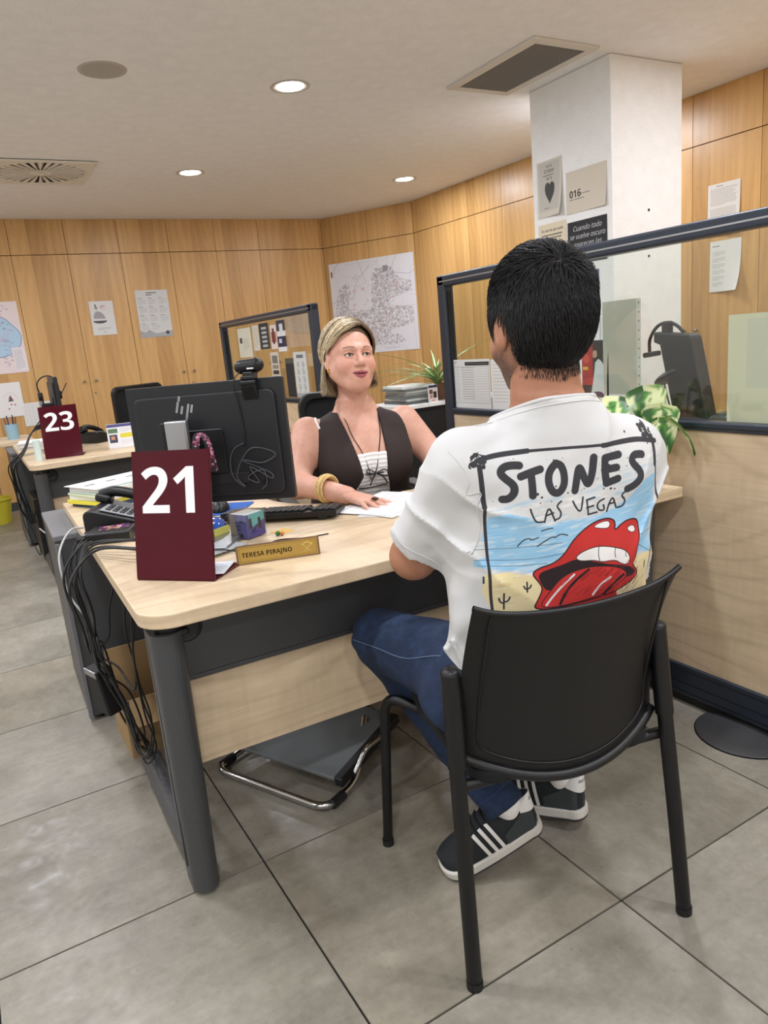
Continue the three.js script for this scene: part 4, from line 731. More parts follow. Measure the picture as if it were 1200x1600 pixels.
    put('counter', merge([patch(0.0, 0.34, 0.02, (u) => mix(1.0, 0.4, u), 0.0015), patch(0.0, 0.34, (u) => Math.PI - mix(1.0, 0.4, u), Math.PI - 0.02, 0.0015)]), grey);
    // white heel tab wrapped round the back, lettered
    const wrap = (tm, a0, a1, off) => { const p = [], ix = [], uv = [], nu = 20, nv = 8; for (let i = 0; i <= nu; i++) for (let j = 0; j <= nv; j++) { const u = i / nu * 2 - 1, t = tm * u * u, a = mix(a0(Math.abs(u)), a1, j / nv); p.push(...P(t, u < 0 ? Math.PI - a : a, off)); uv.push(1 - i / nu, j / nv); } for (let i = 0; i < nu; i++) for (let j = 0; j < nv; j++) { const q = i * (nv + 1) + j; ix.push(q, q + 1, q + nv + 1, q + 1, q + nv + 2, q + nv + 1); } const g = mk(p, ix); g.setAttribute('uv', new THREE.Float32BufferAttribute(uv, 2)); return g; };
    const tabTex = drawn(320, 160, (g) => { g.fillStyle = '#dcdad5'; g.fillRect(0, 0, 320, 160); g.fillStyle = '#1d1f22'; g.font = 'bold 46px sans-serif'; g.textAlign = 'center'; g.fillText('adidas', 160, 84); });
    put('heel_tab', wrap(0.13, (u) => 0.5 + 0.28 * u * u, 1.36, 0.0024), std({ map: tabTex, roughness: 0.7, side: THREE.DoubleSide }), 'white heel tab lettered adidas');
    for (let k = 0; k < 3; k++) for (const sd of [0, 1]) { const t0 = 0.37 + k * 0.075, f = (a) => (sd ? Math.PI - a : a), g = []; for (let i = 0; i < 1; i++) { const p = [], ix = [], nv = 12; for (let u = 0; u <= 2; u++) for (let v = 0; v <= nv; v++) p.push(...P(t0 + u * 0.017 + v / nv * 0.07, f(0.06 + v / nv * 1.02), 0.0022)); for (let u = 0; u < 2; u++) for (let v = 0; v < nv; v++) { const a = u * (nv + 1) + v; ix.push(a, a + nv + 1, a + 1, a + 1, a + nv + 1, a + nv + 2); } g.push(mk(p, ix)); } put('stripe', g[0], wh); }
    // midsole and outsole from the plan outline
    const outline = (grow) => { const s = new THREE.Shape(), N = 30, w2 = (t) => halfW(t) * 1.05 + grow; for (let i = 0; i <= N; i++) { const t = S(i, N); const q = [w2(t), -(t * (L + 2 * grow + 0.008) - grow - 0.004)]; i ? s.lineTo(...q) : s.moveTo(...q); } for (let i = N; i >= 0; i--) { const t = S(i, N); s.lineTo(-w2(t), -(t * (L + 2 * grow + 0.008) - grow - 0.004)); } return s; };
    put('midsole', extrude(outline(0.002), 0.024, 0.004, 2).rotateX(-Math.PI / 2).translate(0, 0.007, 0), soleM);
    put('outsole', extrude(outline(0), 0.008, 0.002, 1).rotateX(-Math.PI / 2), rub);
    const lc = []; for (let k = 0; k < 5; k++) { const t = 0.44 + k * 0.06; lc.push(tube([P(t, 1.05, 0.003), P(t + 0.02, 1.57, 0.004), P(t, 2.09, 0.003)], 0.0022, 14, 6)); } put('laces', merge(lc), M.blackFabric);
    const inside = V(0, 0.07, 0.052).applyMatrix4(m), s1 = V(0, 0.105, 0.05).applyMatrix4(m);
    part('sock', [netMesh(limbs([cap(ankle, 0.033, [s1.x, s1.y, s1.z], 0.0285), cap([s1.x, s1.y, s1.z], 0.0285, [inside.x, inside.y, inside.z], 0.024)], 0.02), [inside.x - 0.1, inside.y - 0.08, inside.z - 0.1], [inside.x + 0.1, inside.y + 0.16, inside.z + 0.1], 0.005)], sockMat, man, 'white ankle sock');
  }
  shoe([0.055, 0.088, -0.272], [-0.231, -0.088, -0.045], [-0.2, 1, 0.12], AL, 'dark grey trainer with white stripes, heel raised', 0.25);
  shoe([0.205, 0.028, -0.318], [-0.165, -0.03, -0.215], [0, 1, -0.1], AR, 'dark grey trainer with white stripes');
}
// ---------------------------------------------------------------- the woman behind the desk (x to her left, z the way she faces)
{
  const WP = [0.8, 0, -0.86], WT = -0.2;
  const woman = thing('person', 'smiling woman with a blonde bob and dark sleeveless waistcoat, sitting behind the desk', 'person', WP, WT);
  const rnd = rng(21);
  const rows = [[0.44, 0, 0.0, 0.19, 0.15], [0.58, 0, 0.03, 0.182, 0.14], [0.7, 0, 0.07, 0.172, 0.128], [0.8, 0, 0.1, 0.172, 0.122], [0.88, 0, 0.115, 0.172, 0.112], [0.94, 0, 0.115, 0.166, 0.092], [0.975, 0, 0.11, 0.135, 0.072], [1.0, 0, 0.108, 0.085, 0.06], [1.03, -0.003, 0.112, 0.056, 0.052]];
  const SR = [-0.18, 0.94, 0.1], ER = [-0.265, 0.785, 0.2], WR = [-0.14, 0.762, 0.405];
  const SL = [0.18, 0.94, 0.1], EL = [0.272, 0.785, 0.19], WL = [0.17, 0.762, 0.4];
  const skinB = lin('#d3a08a'), skinR = lin('#c08168'), skinP = lin('#dcb09c');
  const skin = (x, y, z) => { const n = noise3(x * 40, y * 40, z * 40) * 0.5 + noise3(x * 160, y * 160, z * 160) * 0.45; return n > 0 ? blend(skinB, skinR, n * 0.6) : blend(skinB, skinP, -n * 0.6); };
  const T = trunk(rows, 0, 2.2), bust = [ell([-0.077, 0.815, 0.185], [0.078, 0.078, 0.068]), ell([0.077, 0.815, 0.185], [0.078, 0.078, 0.068])];
  const torso = (x, y, z) => smin(T(x, y, z), Math.min(bust[0](x, y, z), bust[1](x, y, z)), 0.045);
  const arms = [cap(SR, 0.058, ER, 0.046), cap(ER, 0.044, WR, 0.0285), cap(SL, 0.058, EL, 0.046), cap(EL, 0.044, WL, 0.0285)];
  const neck = cap([0, 0.985, 0.112], 0.056, [-0.016, 1.12, 0.138], 0.05);
  const legPts = [[[-0.09, 0.52, 0.0], [-0.1, 0.5, 0.38], [-0.2, 0.17, 0.35]], [[0.09, 0.52, 0.0], [0.1, 0.5, 0.4], [0.02, 0.17, 0.42]]];
  const legs = legPts.flatMap(([a, b, c]) => [cap(a, 0.08, b, 0.055), cap(b, 0.05, c, 0.035)]);
  const feet = legPts.flatMap(([, , c]) => [cap(c, 0.035, [c[0], c[1] - 0.05, c[2] + 0.02], 0.035), cap([c[0], c[1] - 0.055, c[2] - 0.03], 0.032, [c[0] - 0.01, c[1] - 0.085, c[2] + 0.15], 0.026)]);
  const bodyF = (x, y, z) => { let d = smin(torso(x, y, z), neck(x, y, z), 0.045); for (const a of arms) d = smin(d, a(x, y, z), 0.03); for (const l of legs) d = smin(d, l(x, y, z), 0.03); for (const l of feet) d = smin(d, l(x, y, z), 0.02); return d; };
  const HC = [-0.02, 1.182, 0.165];
  const headM = new THREE.Matrix4().makeRotationFromEuler(new THREE.Euler(-0.13, 0.1, -0.05, 'YXZ')).setPosition(...HC);
  const hf = headField({ wide: 1.06, eye: 0.0064, full: 0.005, smile: 0.004 });
  const lips = lin('#a4525a'), brow = lin('#5a4033'), lash = lin('#2c1d19'), blush = lin('#cf8d78');
  const headCol = (x, y, z) => {
    let c = skin(x + 7, y, z); const ax = Math.abs(x);
    c = blend(c, blush, 0.55 * sstep(0.03, 0.012, Math.hypot(ax - 0.042, y + 0.025)) * (z > 0.03 ? 1 : 0));
    const inLip = z > 0.074 && ax < 0.0275 && (y > -0.061 + ax * 0.1 ? y < -0.0505 - ax * 0.1 + (ax < 0.003 ? -0.0008 : 0) : y > -0.0752 + ax * ax * 22);
    if (inLip) c = lips; if (z > 0.07 && ax < 0.027 && Math.abs(y + 0.0615 - ax * 0.18) < 0.0016) c = lin('#4d2327');
    const by = 0.0285 - Math.pow((ax - 0.036) / 0.022, 2) * 0.0045 + (ax < 0.036 ? 0 : -0.001);
    if (z > 0.05 && ax > 0.014 && ax < 0.053) c = blend(c, brow, 0.8 * sstep(0.0042 - clamp((ax - 0.03) / 0.03) * 0.0018, 0.0012, Math.abs(y - by)));
    const ex = (ax - 0.0315) / 0.0142, ey = (y - 0.0025) / 0.0062; if (z > 0.06) { const q = Math.hypot(ex, ey); if (q > 0.86 && q < 1.22 && y > 0.0005) c = lash; else if (q >= 0.86 && q < 1.1) c = blend(c, lash, 0.35); }
    return c;
  };
  const headG = netMesh(hf, [-0.1, -0.125, -0.12], [0.1, 0.13, 0.125], 0.0023, headCol).applyMatrix4(headM);
  const hands = [], nails = [], rings = [];
  for (const [W, dir, sx] of [[WR, [0.09, -0.03, 0.13], 1], [WL, [-0.05, -0.03, 0.14], -1]]) {
    const h = handField(sx, 0.12, 1.15), m = frameOf(W, dir, [sx * 0.12, 1, 0.15]);
    hands.push(netMesh(h.f, [-0.08, -0.07, -0.03], [0.08, 0.03, 0.18], 0.0026, (x, y, z) => skin(x, y, z)).applyMatrix4(m));
    for (const [a, b, r] of h.tips) nails.push(ell2(a, b, r).applyMatrix4(m));
    if (sx === 1) rings.push(m, h.knuckles[1]);
  }
  function ell2(a, b, r) { const g = new THREE.SphereGeometry(1, 12, 8); g.scale(r * 0.62, r * 0.3, r * 0.95); const d = V(b[0] - a[0], b[1] - a[1], b[2] - a[2]).normalize(); return g.applyMatrix4(frameOf([b[0] - d.x * 0.001, b[1] + r * 0.55, b[2] + d.z * 0.001], [d.x, d.y, d.z], [0, 1, 0])); }
  const body = part('body', [netMesh(bodyF, [-0.37, 0.03, -0.2], [0.37, 1.16, 0.62], 0.0068, skin), headG, ...hands], skinMat, woman);
  const nailMat = std({ color: 0xe9c9c0, roughness: 0.25 }); for (const n of nails) part('fingernail', n, nailMat, woman);
  for (const s of [1, -1]) part('eye', eyeball('#4a3a2c', [0.18, 0.12, 1]).translate(s * 0.0315, 0.003, 0.066).applyMatrix4(headM), eyeMat, woman);
  // waistcoat
  const rel = (x, z) => z - 0.1;
  const noArm = (x, y, z) => Math.abs(x) - (y > 0.9 ? mix(0.165, 0.148, clamp((y - 0.9) / 0.09)) : mix(0.19, 0.165, clamp((y - 0.78) / 0.12)));
  const opening = (x, y, z) => {      // inside is negative: the gap between the fronts
    if (z < 0.1) return y > 0.985 ? -(0.985 - y) - 0.0 : 1;
    const l = y > 0.785 ? mix(-0.034, -0.078, clamp((y - 0.785) / 0.2)) : mix(-0.034, -0.075, clamp((0.785 - y) / 0.07)), r = y > 0.785 ? mix(0.05, 0.062, clamp((y - 0.785) / 0.2)) : mix(0.05, 0.07, clamp((0.785 - y) / 0.07));
    return Math.max(l - x, x - r);
  };
  const vestF = (x, y, z) => { let d = torso(x, y, z) - 0.0085 + 0.0012 * noise3(x * 30, y * 22, z * 30); d = Math.max(d, noArm(x, y, z), 0.64 - y, y - 1.003); if (z > 0.1) d = Math.max(d, -opening(x, y, z)); d = Math.max(d, -(Math.hypot(x, (z - 0.108) * 1.1) - 0.078 + Math.max(0, 0.965 - y) * 3)); return d; };
  const vestM = std({ color: 0x2f2422, roughness: 0.85, bumpMap: weaveBump, bumpScale: 0.0004 });
  const vest = part('waistcoat', metricUV(netMesh(vestF, [-0.22, 0.62, -0.06], [0.22, 1.03, 0.28], 0.0036)), vestM, woman, 'dark brown sleeveless waistcoat tied at the front');
  const topF = (x, y, z) => Math.max(torso(x, y, z) - 0.0045 - 0.0009 * Math.sin(y * 420), y - 0.862, 0.63 - y, Math.abs(x) - 0.15);
  part('bandeau_top', netMesh(topF, [-0.16, 0.62, -0.04], [0.16, 0.875, 0.28], 0.0035), std({ color: 0xf0eeec, roughness: 0.9 }), woman, 'white strapless top');
  const straps = []; for (const s of [-1]) straps.push(tube([[s * 0.152, 0.962, 0.172], [s * 0.154, 0.982, 0.15], [s * 0.152, 0.992, 0.12]].map((q) => onto(bodyF, q, 0.002)), 0.0045, 14, 6)); part('strap', straps, std({ color: 0xece9e5, roughness: 0.9 }), woman);
  const trou = std({ color: 0x1d1a1c, roughness: 0.92 });
  const tl = legPts.flatMap(([a, b, c]) => [cap(a, 0.092, b, 0.066), cap(b, 0.062, [c[0], c[1] + 0.05, c[2]], 0.055)]), hipsT = ell([0, 0.53, 0.0], [0.2, 0.1, 0.16]);
  part('trousers', netMesh((x, y, z) => { let d = hipsT(x, y, z); for (const l of tl) d = smin(d, l(x, y, z), 0.02); return Math.max(d, 0.2 - y, y - 0.66); }, [-0.3, 0.18, -0.19], [0.3, 0.68, 0.52], 0.009), trou, woman);
  for (const [, , c] of legPts) {
    const sd = part('sandal', xf(extrude(rrect(0.08, 0.255, 0.038), 0.014, 0.003, 1, 8).rotateX(-Math.PI / 2), [c[0] - 0.004, c[1] - 0.133, c[2] + 0.055], [0.0, 0.04, 0]), std({ color: 0x5b2a2a, roughness: 0.7 }), woman, 'burgundy sandal with crossed black straps');
    const st = []; for (const k of [-1, 1]) st.push(tube([[c[0] - k * 0.04, c[1] - 0.12, c[2] + 0.02], [c[0] - k * 0.02, c[1] - 0.055, c[2] + 0.06], [c[0] + k * 0.025, c[1] - 0.07, c[2] + 0.1], [c[0] + k * 0.038, c[1] - 0.12, c[2] + 0.12]].map((q) => (q[1] > c[1] - 0.11 ? onto(bodyF, q, 0.003) : q)), 0.005, 24, 6));
    part('sandal_strap', st, M.blackPlastic, sd); part('buckle', xf(new THREE.TorusGeometry(0.011, 0.003, 8, 18), onto(bodyF, [c[0], c[1] - 0.05, c[2] + 0.08], 0.006), [-0.7, 0, 0]), M.gold, sd);
  }
  // cords, bow, bracelet, ring, earrings
  const vsurf = (x, y, z) => Math.min(bodyF(x, y, z), vestF(x, y, z), topF(x, y, z)), cord = std({ color: 0x1d1513, roughness: 0.7 });
  const lay = (pts, off = 0.0025) => pts.map((q) => onto(vsurf, q, off));
  part('necklace', [tube(lay([[-0.05, 0.995, 0.1], [-0.058, 0.965, 0.17], [-0.05, 0.92, 0.2], [-0.035, 0.86, 0.22], [-0.018, 0.81, 0.235], [-0.004, 0.765, 0.235]]), 0.0016, 60, 6), tube(lay([[0.052, 0.995, 0.1], [0.055, 0.965, 0.17], [0.048, 0.92, 0.2], [0.036, 0.86, 0.22], [0.02, 0.81, 0.235], [0.0, 0.765, 0.235]]), 0.0016, 60, 6)], cord, woman, 'thin dark cord necklace');
  const bow = [];
  bow.push(tube([onto(vestF, [-0.045, 0.79, 0.24], 0.002), [-0.02, 0.789, 0.252], [0.01, 0.79, 0.254], [0.035, 0.79, 0.25], onto(vestF, [0.062, 0.79, 0.235], 0.002)], 0.0023, 40, 6));
  bow.push(tube([[0.008, 0.79, 0.256], [-0.012, 0.806, 0.262], [-0.026, 0.806, 0.26], [-0.024, 0.797, 0.258], [0.006, 0.789, 0.257]], 0.0021, 40, 6));
  bow.push(tube([[0.008, 0.79, 0.256], [0.036, 0.802, 0.26], [0.055, 0.79, 0.256], [0.05, 0.777, 0.252], [0.012, 0.789, 0.256]], 0.0021, 40, 6));
  bow.push(tube([[0.006, 0.79, 0.256], [-0.006, 0.77, 0.252], [-0.014, 0.748, 0.244]], 0.0023, 24, 6), tube([[0.01, 0.79, 0.256], [0.034, 0.775, 0.252], [0.052, 0.748, 0.242]], 0.0023, 24, 6), tube([onto(vestF, [-0.062, 0.742, 0.22], 0.002), [-0.02, 0.742, 0.242], [0.03, 0.745, 0.243], onto(vestF, [0.066, 0.742, 0.22], 0.002)], 0.0023, 30, 6));
  part('tie_bow', bow, cord, vest);
  const bd = [WR[0] - ER[0], WR[1] - ER[1], WR[2] - ER[2]], bp = [0, 1, 2].map((k) => ER[k] + bd[k] * 0.62);
  const straw = pixelTexture(256, 64, (u, v) => { const t = Math.sin((u * 60 + Math.floor(v * 6) * 0.5) * 6.283) * 18 + Math.sin(v * 6 * 6.283) * 16 + noise3(u * 80, v * 20, 1, 80, 20) * 16; return [206 + t, 172 + t, 112 + t]; });
  const bprof = []; for (let i = 0; i <= 14; i++) { const a = i / 14 * 6.2832; bprof.push([0.0405 + Math.cos(a) * 0.0085, Math.sin(a) * 0.017]); }
  part('bracelet', lathe(bprof, 44).rotateX(Math.PI / 2).applyMatrix4(frameOf([bp[0], bp[1] + 0.008, bp[2]], [bd[0], bd[1] + 0.02, bd[2]], [0, 1, 0])), std({ map: straw, roughness: 0.8 }), woman, 'chunky woven straw bangle');
  { const [m, k] = rings; const rg = part('ring', new THREE.TorusGeometry(0.0095, 0.0018, 8, 22).translate(k[0] * 1.12, 0.0, k[2] + 0.017).applyMatrix4(m), M.gold, woman, 'large dark ring'); part('stone', rbox(0.019, 0.007, 0.017, k[0] * 1.12, 0.0115, k[2] + 0.017, 0.003).applyMatrix4(m), std({ color: 0x2a1c10, roughness: 0.15 }), rg); }
  for (const s of [-1, 1]) part('earring', merge([new THREE.TorusGeometry(0.005, 0.0022, 8, 18).rotateY(0.8), ball(0.004, 0, 0.006, 0, 10)]).translate(s * 0.0845, -0.04, 0.008).applyMatrix4(headM), M.gold, woman);
  // hair: parted on her left, swept across, tucked behind the ear, bob at the neck
  const E0 = [0, 0.036, -0.018], R0 = [0.094, 0.107, 0.113], tones = ['#4b3a2a', '#7d684c', '#b09a74', '#cdbb95', '#8f7a59', '#dccfae'].map(lin), roots = ['#4a3726', '#5d472f', '#7a6040'].map(lin), list = [];
  const outTo = (p, k) => { const d = [0, 1, 2].map((i) => (p[i] - E0[i]) / R0[i]), l = Math.hypot(...d); return [0, 1, 2].map((i) => E0[i] + d[i] / l * R0[i] * k); };
  const sweep = { left: [[[0.026, 0.1, 0.058], [0.012, 0.125, -0.06]], [[-0.03, 0.092, 0.07], [-0.05, 0.11, -0.07]], [[-0.074, 0.05, 0.04], [-0.06, 0.03, -0.09]], [[-0.09, -0.004, -0.02], [-0.03, -0.02, -0.11]], [[-0.102, -0.115, -0.012], [-0.03, -0.12, -0.088]]], right: [[[0.028, 0.1, 0.056], [0.014, 0.125, -0.06]], [[0.055, 0.086, 0.052], [0.045, 0.11, -0.07]], [[0.078, 0.045, 0.02], [0.06, 0.03, -0.09]], [[0.088, -0.006, -0.015], [0.03, -0.02, -0.11]], [[0.096, -0.1, -0.005], [0.03, -0.12, -0.088]]] };
  for (let i = 0; i < 2600; i++) {
    const left = rnd() < 0.6, t = Math.pow(rnd(), 1.25), k = 0.97 + rnd() * 0.06, jit = () => (rnd() - 0.5) * 0.012;
    const ctl = sweep[left ? 'left' : 'right'].map(([a, b], n) => { const p = [0, 1, 2].map((q) => mix(a[q], b[q], t) + (n ? jit() : jit() * 0.4)); return n < 4 ? outTo(p, n === 0 ? 0.97 + rnd() * 0.02 : k) : [p[0] + (rnd() - 0.4) * (left ? -0.016 : 0.01), p[1] + rnd() * 0.03, p[2]]; });
    const c = new THREE.CatmullRomCurve3(ctl.map((p) => V(...p)), false, 'centripetal'), pts = c.getPoints(12).map((p, n) => { const q = [p.x, p.y, p.z]; if (n > 9) return q; const d = [0, 1, 2].map((m) => (q[m] - E0[m]) / R0[m]), l = Math.hypot(...d); return l < k ? outTo(q, k) : q; });
    const dark = (!left && rnd() < 0.7) || rnd() < 0.12, band = Math.floor(clamp(0.5 + 0.5 * noise3(t * 26, 3, 1) + (rnd() - 0.5) * 0.5) * 5.99);
    list.push({ pts, r: 0.0012 + rnd() * 0.0012, c: dark ? roots[Math.floor(rnd() * 3)] : ((tip, root, q) => (k) => blend(root, tip, sstep(0.0, q, k)))(tones[band], roots[Math.floor(rnd() * 3)], 0.12 + rnd() * 0.25) });
  }
  for (let i = 0; i < 60; i++) { const s = 1, z0 = -0.03 + rnd() * 0.04; list.push({ pts: [[s * 0.078, 0.0, z0], [s * 0.084, -0.03, z0], [s * 0.084, -0.07, z0 + 0.004], [s * (0.09 + rnd() * 0.02), -0.1 + rnd() * 0.03, z0 + rnd() * 0.01]], r: 0.0009, c: tones[Math.floor(rnd() * 4)] }); }
  const shell = ell([0, 0.034, -0.02], [0.0815, 0.0965, 0.104]);
  const hairF = (x, y, z) => { let d = shell(x, y, z); const bob = Math.max(Math.hypot(x / 1.0, (z + 0.035) / 1.05) - 0.072, -0.105 - y, y - 0.04, z + 0.02); d = smin(d, bob, 0.02); return smax(d, Math.max(z - (-0.008 + 0.77 * (y + 0.01)), Math.hypot((y + 0.008) / 1.5, z + 0.002) < 0.026 && Math.abs(x) > 0.062 ? 0.008 : -1), 0.006); };
  const under = lin('#5b4630');  // inner shell coloured darker for depth: shade between the strands put into colour
  part('hair', [netMesh(hairF, [-0.1, -0.12, -0.14], [0.1, 0.145, 0.11], 0.004, () => under), strands(list, 4)], std({ vertexColors: true, roughness: 0.5 }), woman, 'blonde highlighted bob tucked behind the ear').applyMatrix4(headM);
}
// ---------------------------------------------------------------- printed sheets
const lineText = (g, x, y, w, n, lh, col = '#555', th = 2, seed = 1) => { const r = rng(seed); g.fillStyle = col; for (let i = 0; i < n; i++) { let c = x; const end = x + w * (i === n - 1 ? 0.5 : 0.82 + r() * 0.18); while (c < end) { const k = 4 + r() * 14; g.fillRect(c, y + i * lh, Math.min(k, end - c), th); c += k + 3; } } };
const fillAll = (g, c, w, h) => { g.fillStyle = c; g.fillRect(0, 0, w, h); };
// a sheet hung at p (its centre), facing the direction turn; it curls a little away from what it hangs on
function sheet(name, label, category, w, h, p, turn, tex, o = {}) {
  const g = new THREE.PlaneGeometry(w, h, 8, 8), a = g.attributes.position, c = o.curl ?? 0.004;
  for (let i = 0; i < a.count; i++) { const u = a.getX(i) / w + 0.5, v = a.getY(i) / h + 0.5; a.setZ(i, 0.0012 + c * Math.pow(Math.abs(u - 0.5) * 2, 3) * (1 - v) + (o.lift || 0) * Math.pow(1 - v, 3) * u * u); }
  g.computeVertexNormals();
  const m = single(name, g, std({ map: tex, roughness: o.rough ?? 0.8, side: THREE.DoubleSide }), label, category, o.group); m.position.set(...p); m.rotation.set(0, turn, o.tilt || 0); return m;
}
const rightTurn = -Math.PI / 2 - Math.atan2(0.196, 9.15) * -1, wallR = (u, y, off = 0.002) => [3.84 + 0.196 / 9.152 * u - off, y, -4.95 + 9.15 / 9.152 * u];
{
  sheet('poster', 'small flyer of a person behind a bowl, on the back wall', 'poster', 0.215, 0.31, [0.903, 1.67, -5.898], 0, drawn(260, 374, (g, w, h) => {
    fillAll(g, '#dcdcda', w, h); g.fillStyle = '#3a3a3c'; g.beginPath(); g.ellipse(70, 78, 15, 20, 0, 0, 7); g.fill(); g.beginPath(); g.arc(66, 46, 9, 0, 7); g.fill(); g.fillStyle = '#b9b9b9'; g.beginPath(); g.ellipse(70, 84, 12, 16, 0, 0, 7); g.fill();
    g.fillStyle = '#a3a3a5'; g.beginPath(); g.moveTo(30, 190); g.quadraticCurveTo(40, 110, 80, 112); g.quadraticCurveTo(140, 115, 160, 195); g.fill(); g.fillStyle = '#55565a'; g.beginPath(); g.ellipse(95, 215, 75, 30, 0, 0, 3.14); g.fill();
    lineText(g, 115, 50, 60, 3, 10, '#b04050', 5, 3); lineText(g, 115, 85, 110, 2, 10, '#c98a94', 2, 4); lineText(g, 60, 290, 150, 4, 9, '#777', 2, 5); lineText(g, 120, 340, 60, 1, 9, '#333', 4, 6);
  }), { tilt: -0.01 });
  sheet('poster', 'larger grey notice with columns of small print, on the back wall', 'poster', 0.31, 0.443, [1.383, 1.682, -5.898], 0, drawn(320, 460, (g, w, h) => {
    fillAll(g, '#d3d4d3', w, h); g.fillStyle = '#3d3f42'; g.font = 'bold 22px sans-serif'; g.textAlign = 'center'; lineText(g, 105, 22, 110, 2, 20, '#3d3f42', 9, 2);
    for (let c = 0; c < 3; c++) for (let r = 0; r < 4; r++) { if (c === 2 && r > 2) continue; lineText(g, 20 + c * 100, 75 + r * 84, 84, 1, 8, '#55585b', 5, c + r * 5); lineText(g, 20 + c * 100, 90 + r * 84, 84, 6, 9, '#94979a', 2, c + r * 7); }
    g.fillStyle = '#a9acae'; g.beginPath(); g.moveTo(0, 460); g.lineTo(0, 390); g.lineTo(50, 410); g.lineTo(90, 385); g.lineTo(160, 425); g.lineTo(320, 400); g.lineTo(320, 460); g.fill(); g.fillStyle = '#4b4e52'; g.beginPath(); g.arc(270, 420, 18, 0, 7); g.fill();
  }), { tilt: -0.008 });
  sheet('wall_map', 'pink and blue regional map cut off by the left picture edge', 'map', 0.9, 0.62, [-0.26, 1.552, -5.898], 0, drawn(900, 620, (g, w, h) => {
    fillAll(g, '#e6d9da', w, h); const r = rng(8); g.fillStyle = '#b3cfe6'; g.beginPath(); const pts = []; for (let i = 0; i < 60; i++) { const a = i / 60 * 6.283, q = 1 + noise3(Math.cos(a) * 2, Math.sin(a) * 2, 4) * 0.22; pts.push([430 + Math.cos(a) * 400 * q, 300 + Math.sin(a) * 250 * q]); } pts.forEach((p, i) => (i ? g.lineTo(...p) : g.moveTo(...p))); g.closePath(); g.fill(); g.strokeStyle = '#6a7fa8'; g.lineWidth = 5; g.stroke();
    g.lineWidth = 1.5; for (let i = 0; i < 90; i++) { g.strokeStyle = r() < 0.5 ? '#7d9bc8' : '#d98aa0'; g.beginPath(); let x = 60 + r() * 760, y = 60 + r() * 480; g.moveTo(x, y); for (let k = 0; k < 5; k++) { x += (r() - 0.5) * 90; y += (r() - 0.5) * 70; g.lineTo(x, y); } g.stroke(); }
    for (let i = 0; i < 160; i++) { g.fillStyle = '#4b5c80'; g.fillRect(80 + r() * 720, 60 + r() * 480, 8 + r() * 20, 3); } fillBox(g, 790, 400, 100, 200, '#e9e2e2'); lineText(g, 800, 420, 80, 16, 11, '#8b96ad', 3, 9);
  }));
  function fillBox(g, x, y, w, h, c) { g.fillStyle = c; g.fillRect(x, y, w, h); }
  sheet('drawing', 'white sheet with a small red and grey drawing, below the map', 'drawing', 0.42, 0.305, [-0.122, 1.01, -5.898], 0, drawn(420, 305, (g, w, h) => { fillAll(g, '#e8e6e4', w, h); g.fillStyle = '#6b5a60'; g.beginPath(); g.moveTo(322, 110); g.lineTo(345, 165); g.lineTo(300, 170); g.fill(); g.strokeStyle = '#b05060'; g.lineWidth = 3; g.strokeRect(308, 130, 24, 20); g.fillStyle = '#c04a5a'; for (const [x, y] of [[320, 195], [350, 200], [295, 232], [120, 120], [180, 200]]) { g.beginPath(); g.arc(x, y, 7, 0, 7); g.fill(); } g.strokeStyle = '#c9c3c2'; g.beginPath(); g.moveTo(260, 130); g.quadraticCurveTo(340, 40, 380, 150); g.stroke(); }));
  // big city map on the angled corner
  const d = [0.555 / 1.1002, 0.95 / 1.1002], n = [-d[1], d[0]];
  const at = (u, y, o) => [3.285 + d[0] * u + n[0] * o, y, -5.9 + d[1] * u + n[1] * o];
  sheet('wall_map', 'large grey street map on the angled corner of the wood wall', 'map', 1.03, 0.965, at(0.566, 1.592, 0.002), -Math.atan2(d[1], d[0]), drawn(1024, 960, (g, w, h) => {
    fillAll(g, '#dcdbe0', w, h); const r = rng(14);
    for (let i = 0; i < 4200; i++) { const x = 40 + r() * 930, y = 60 + r() * 820, dens = noise3(x / 150, y / 150, 3) + 0.35 - 0.9 * Math.pow(Math.hypot((x - 520) / 560, (y - 560) / 470), 3); if (dens < -0.3) continue; g.strokeStyle = ['#8d8a90', '#a5a0a4', '#b08f8f', '#77757c'][Math.floor(r() * 4)]; g.lineWidth = 1 + r() * 1.6; g.save(); g.translate(x, y); g.rotate(noise3(x / 200, y / 200, 7) * 3); g.strokeRect(0, 0, 4 + r() * 15, 4 + r() * 11); g.restore(); }
    for (let i = 0; i < 26; i++) { g.strokeStyle = i < 6 ? '#9d9aa2' : '#b4b0b6'; g.lineWidth = i < 6 ? 4 : 2; g.beginPath(); let x = r() * 1000, y = r() * 900; g.moveTo(x, y); const a0 = r() * 6.28; for (let k = 0; k < 14; k++) { const a = a0 + noise3(x / 150, y / 150, i) * 1.6; x += Math.cos(a) * 60; y += Math.sin(a) * 60; g.lineTo(x, y); } g.stroke(); }
    for (let i = 0; i < 40; i++) { g.fillStyle = 'rgba(190,140,135,0.28)'; const x = 200 + r() * 600, y = 250 + r() * 500; g.fillRect(x, y, 14 + r() * 40, 8 + r() * 24); }
    g.fillStyle = '#908d95'; g.fillRect(660, 90, 60, 60); g.fillStyle = '#7a5558'; g.fillRect(20, 80, 18, 60); lineText(g, 600, 920, 380, 1, 8, '#8d8a90', 4, 3); lineText(g, 940, 600, 30, 1, 8, '#b06060', 8, 3);
  }), { curl: 0.003 });
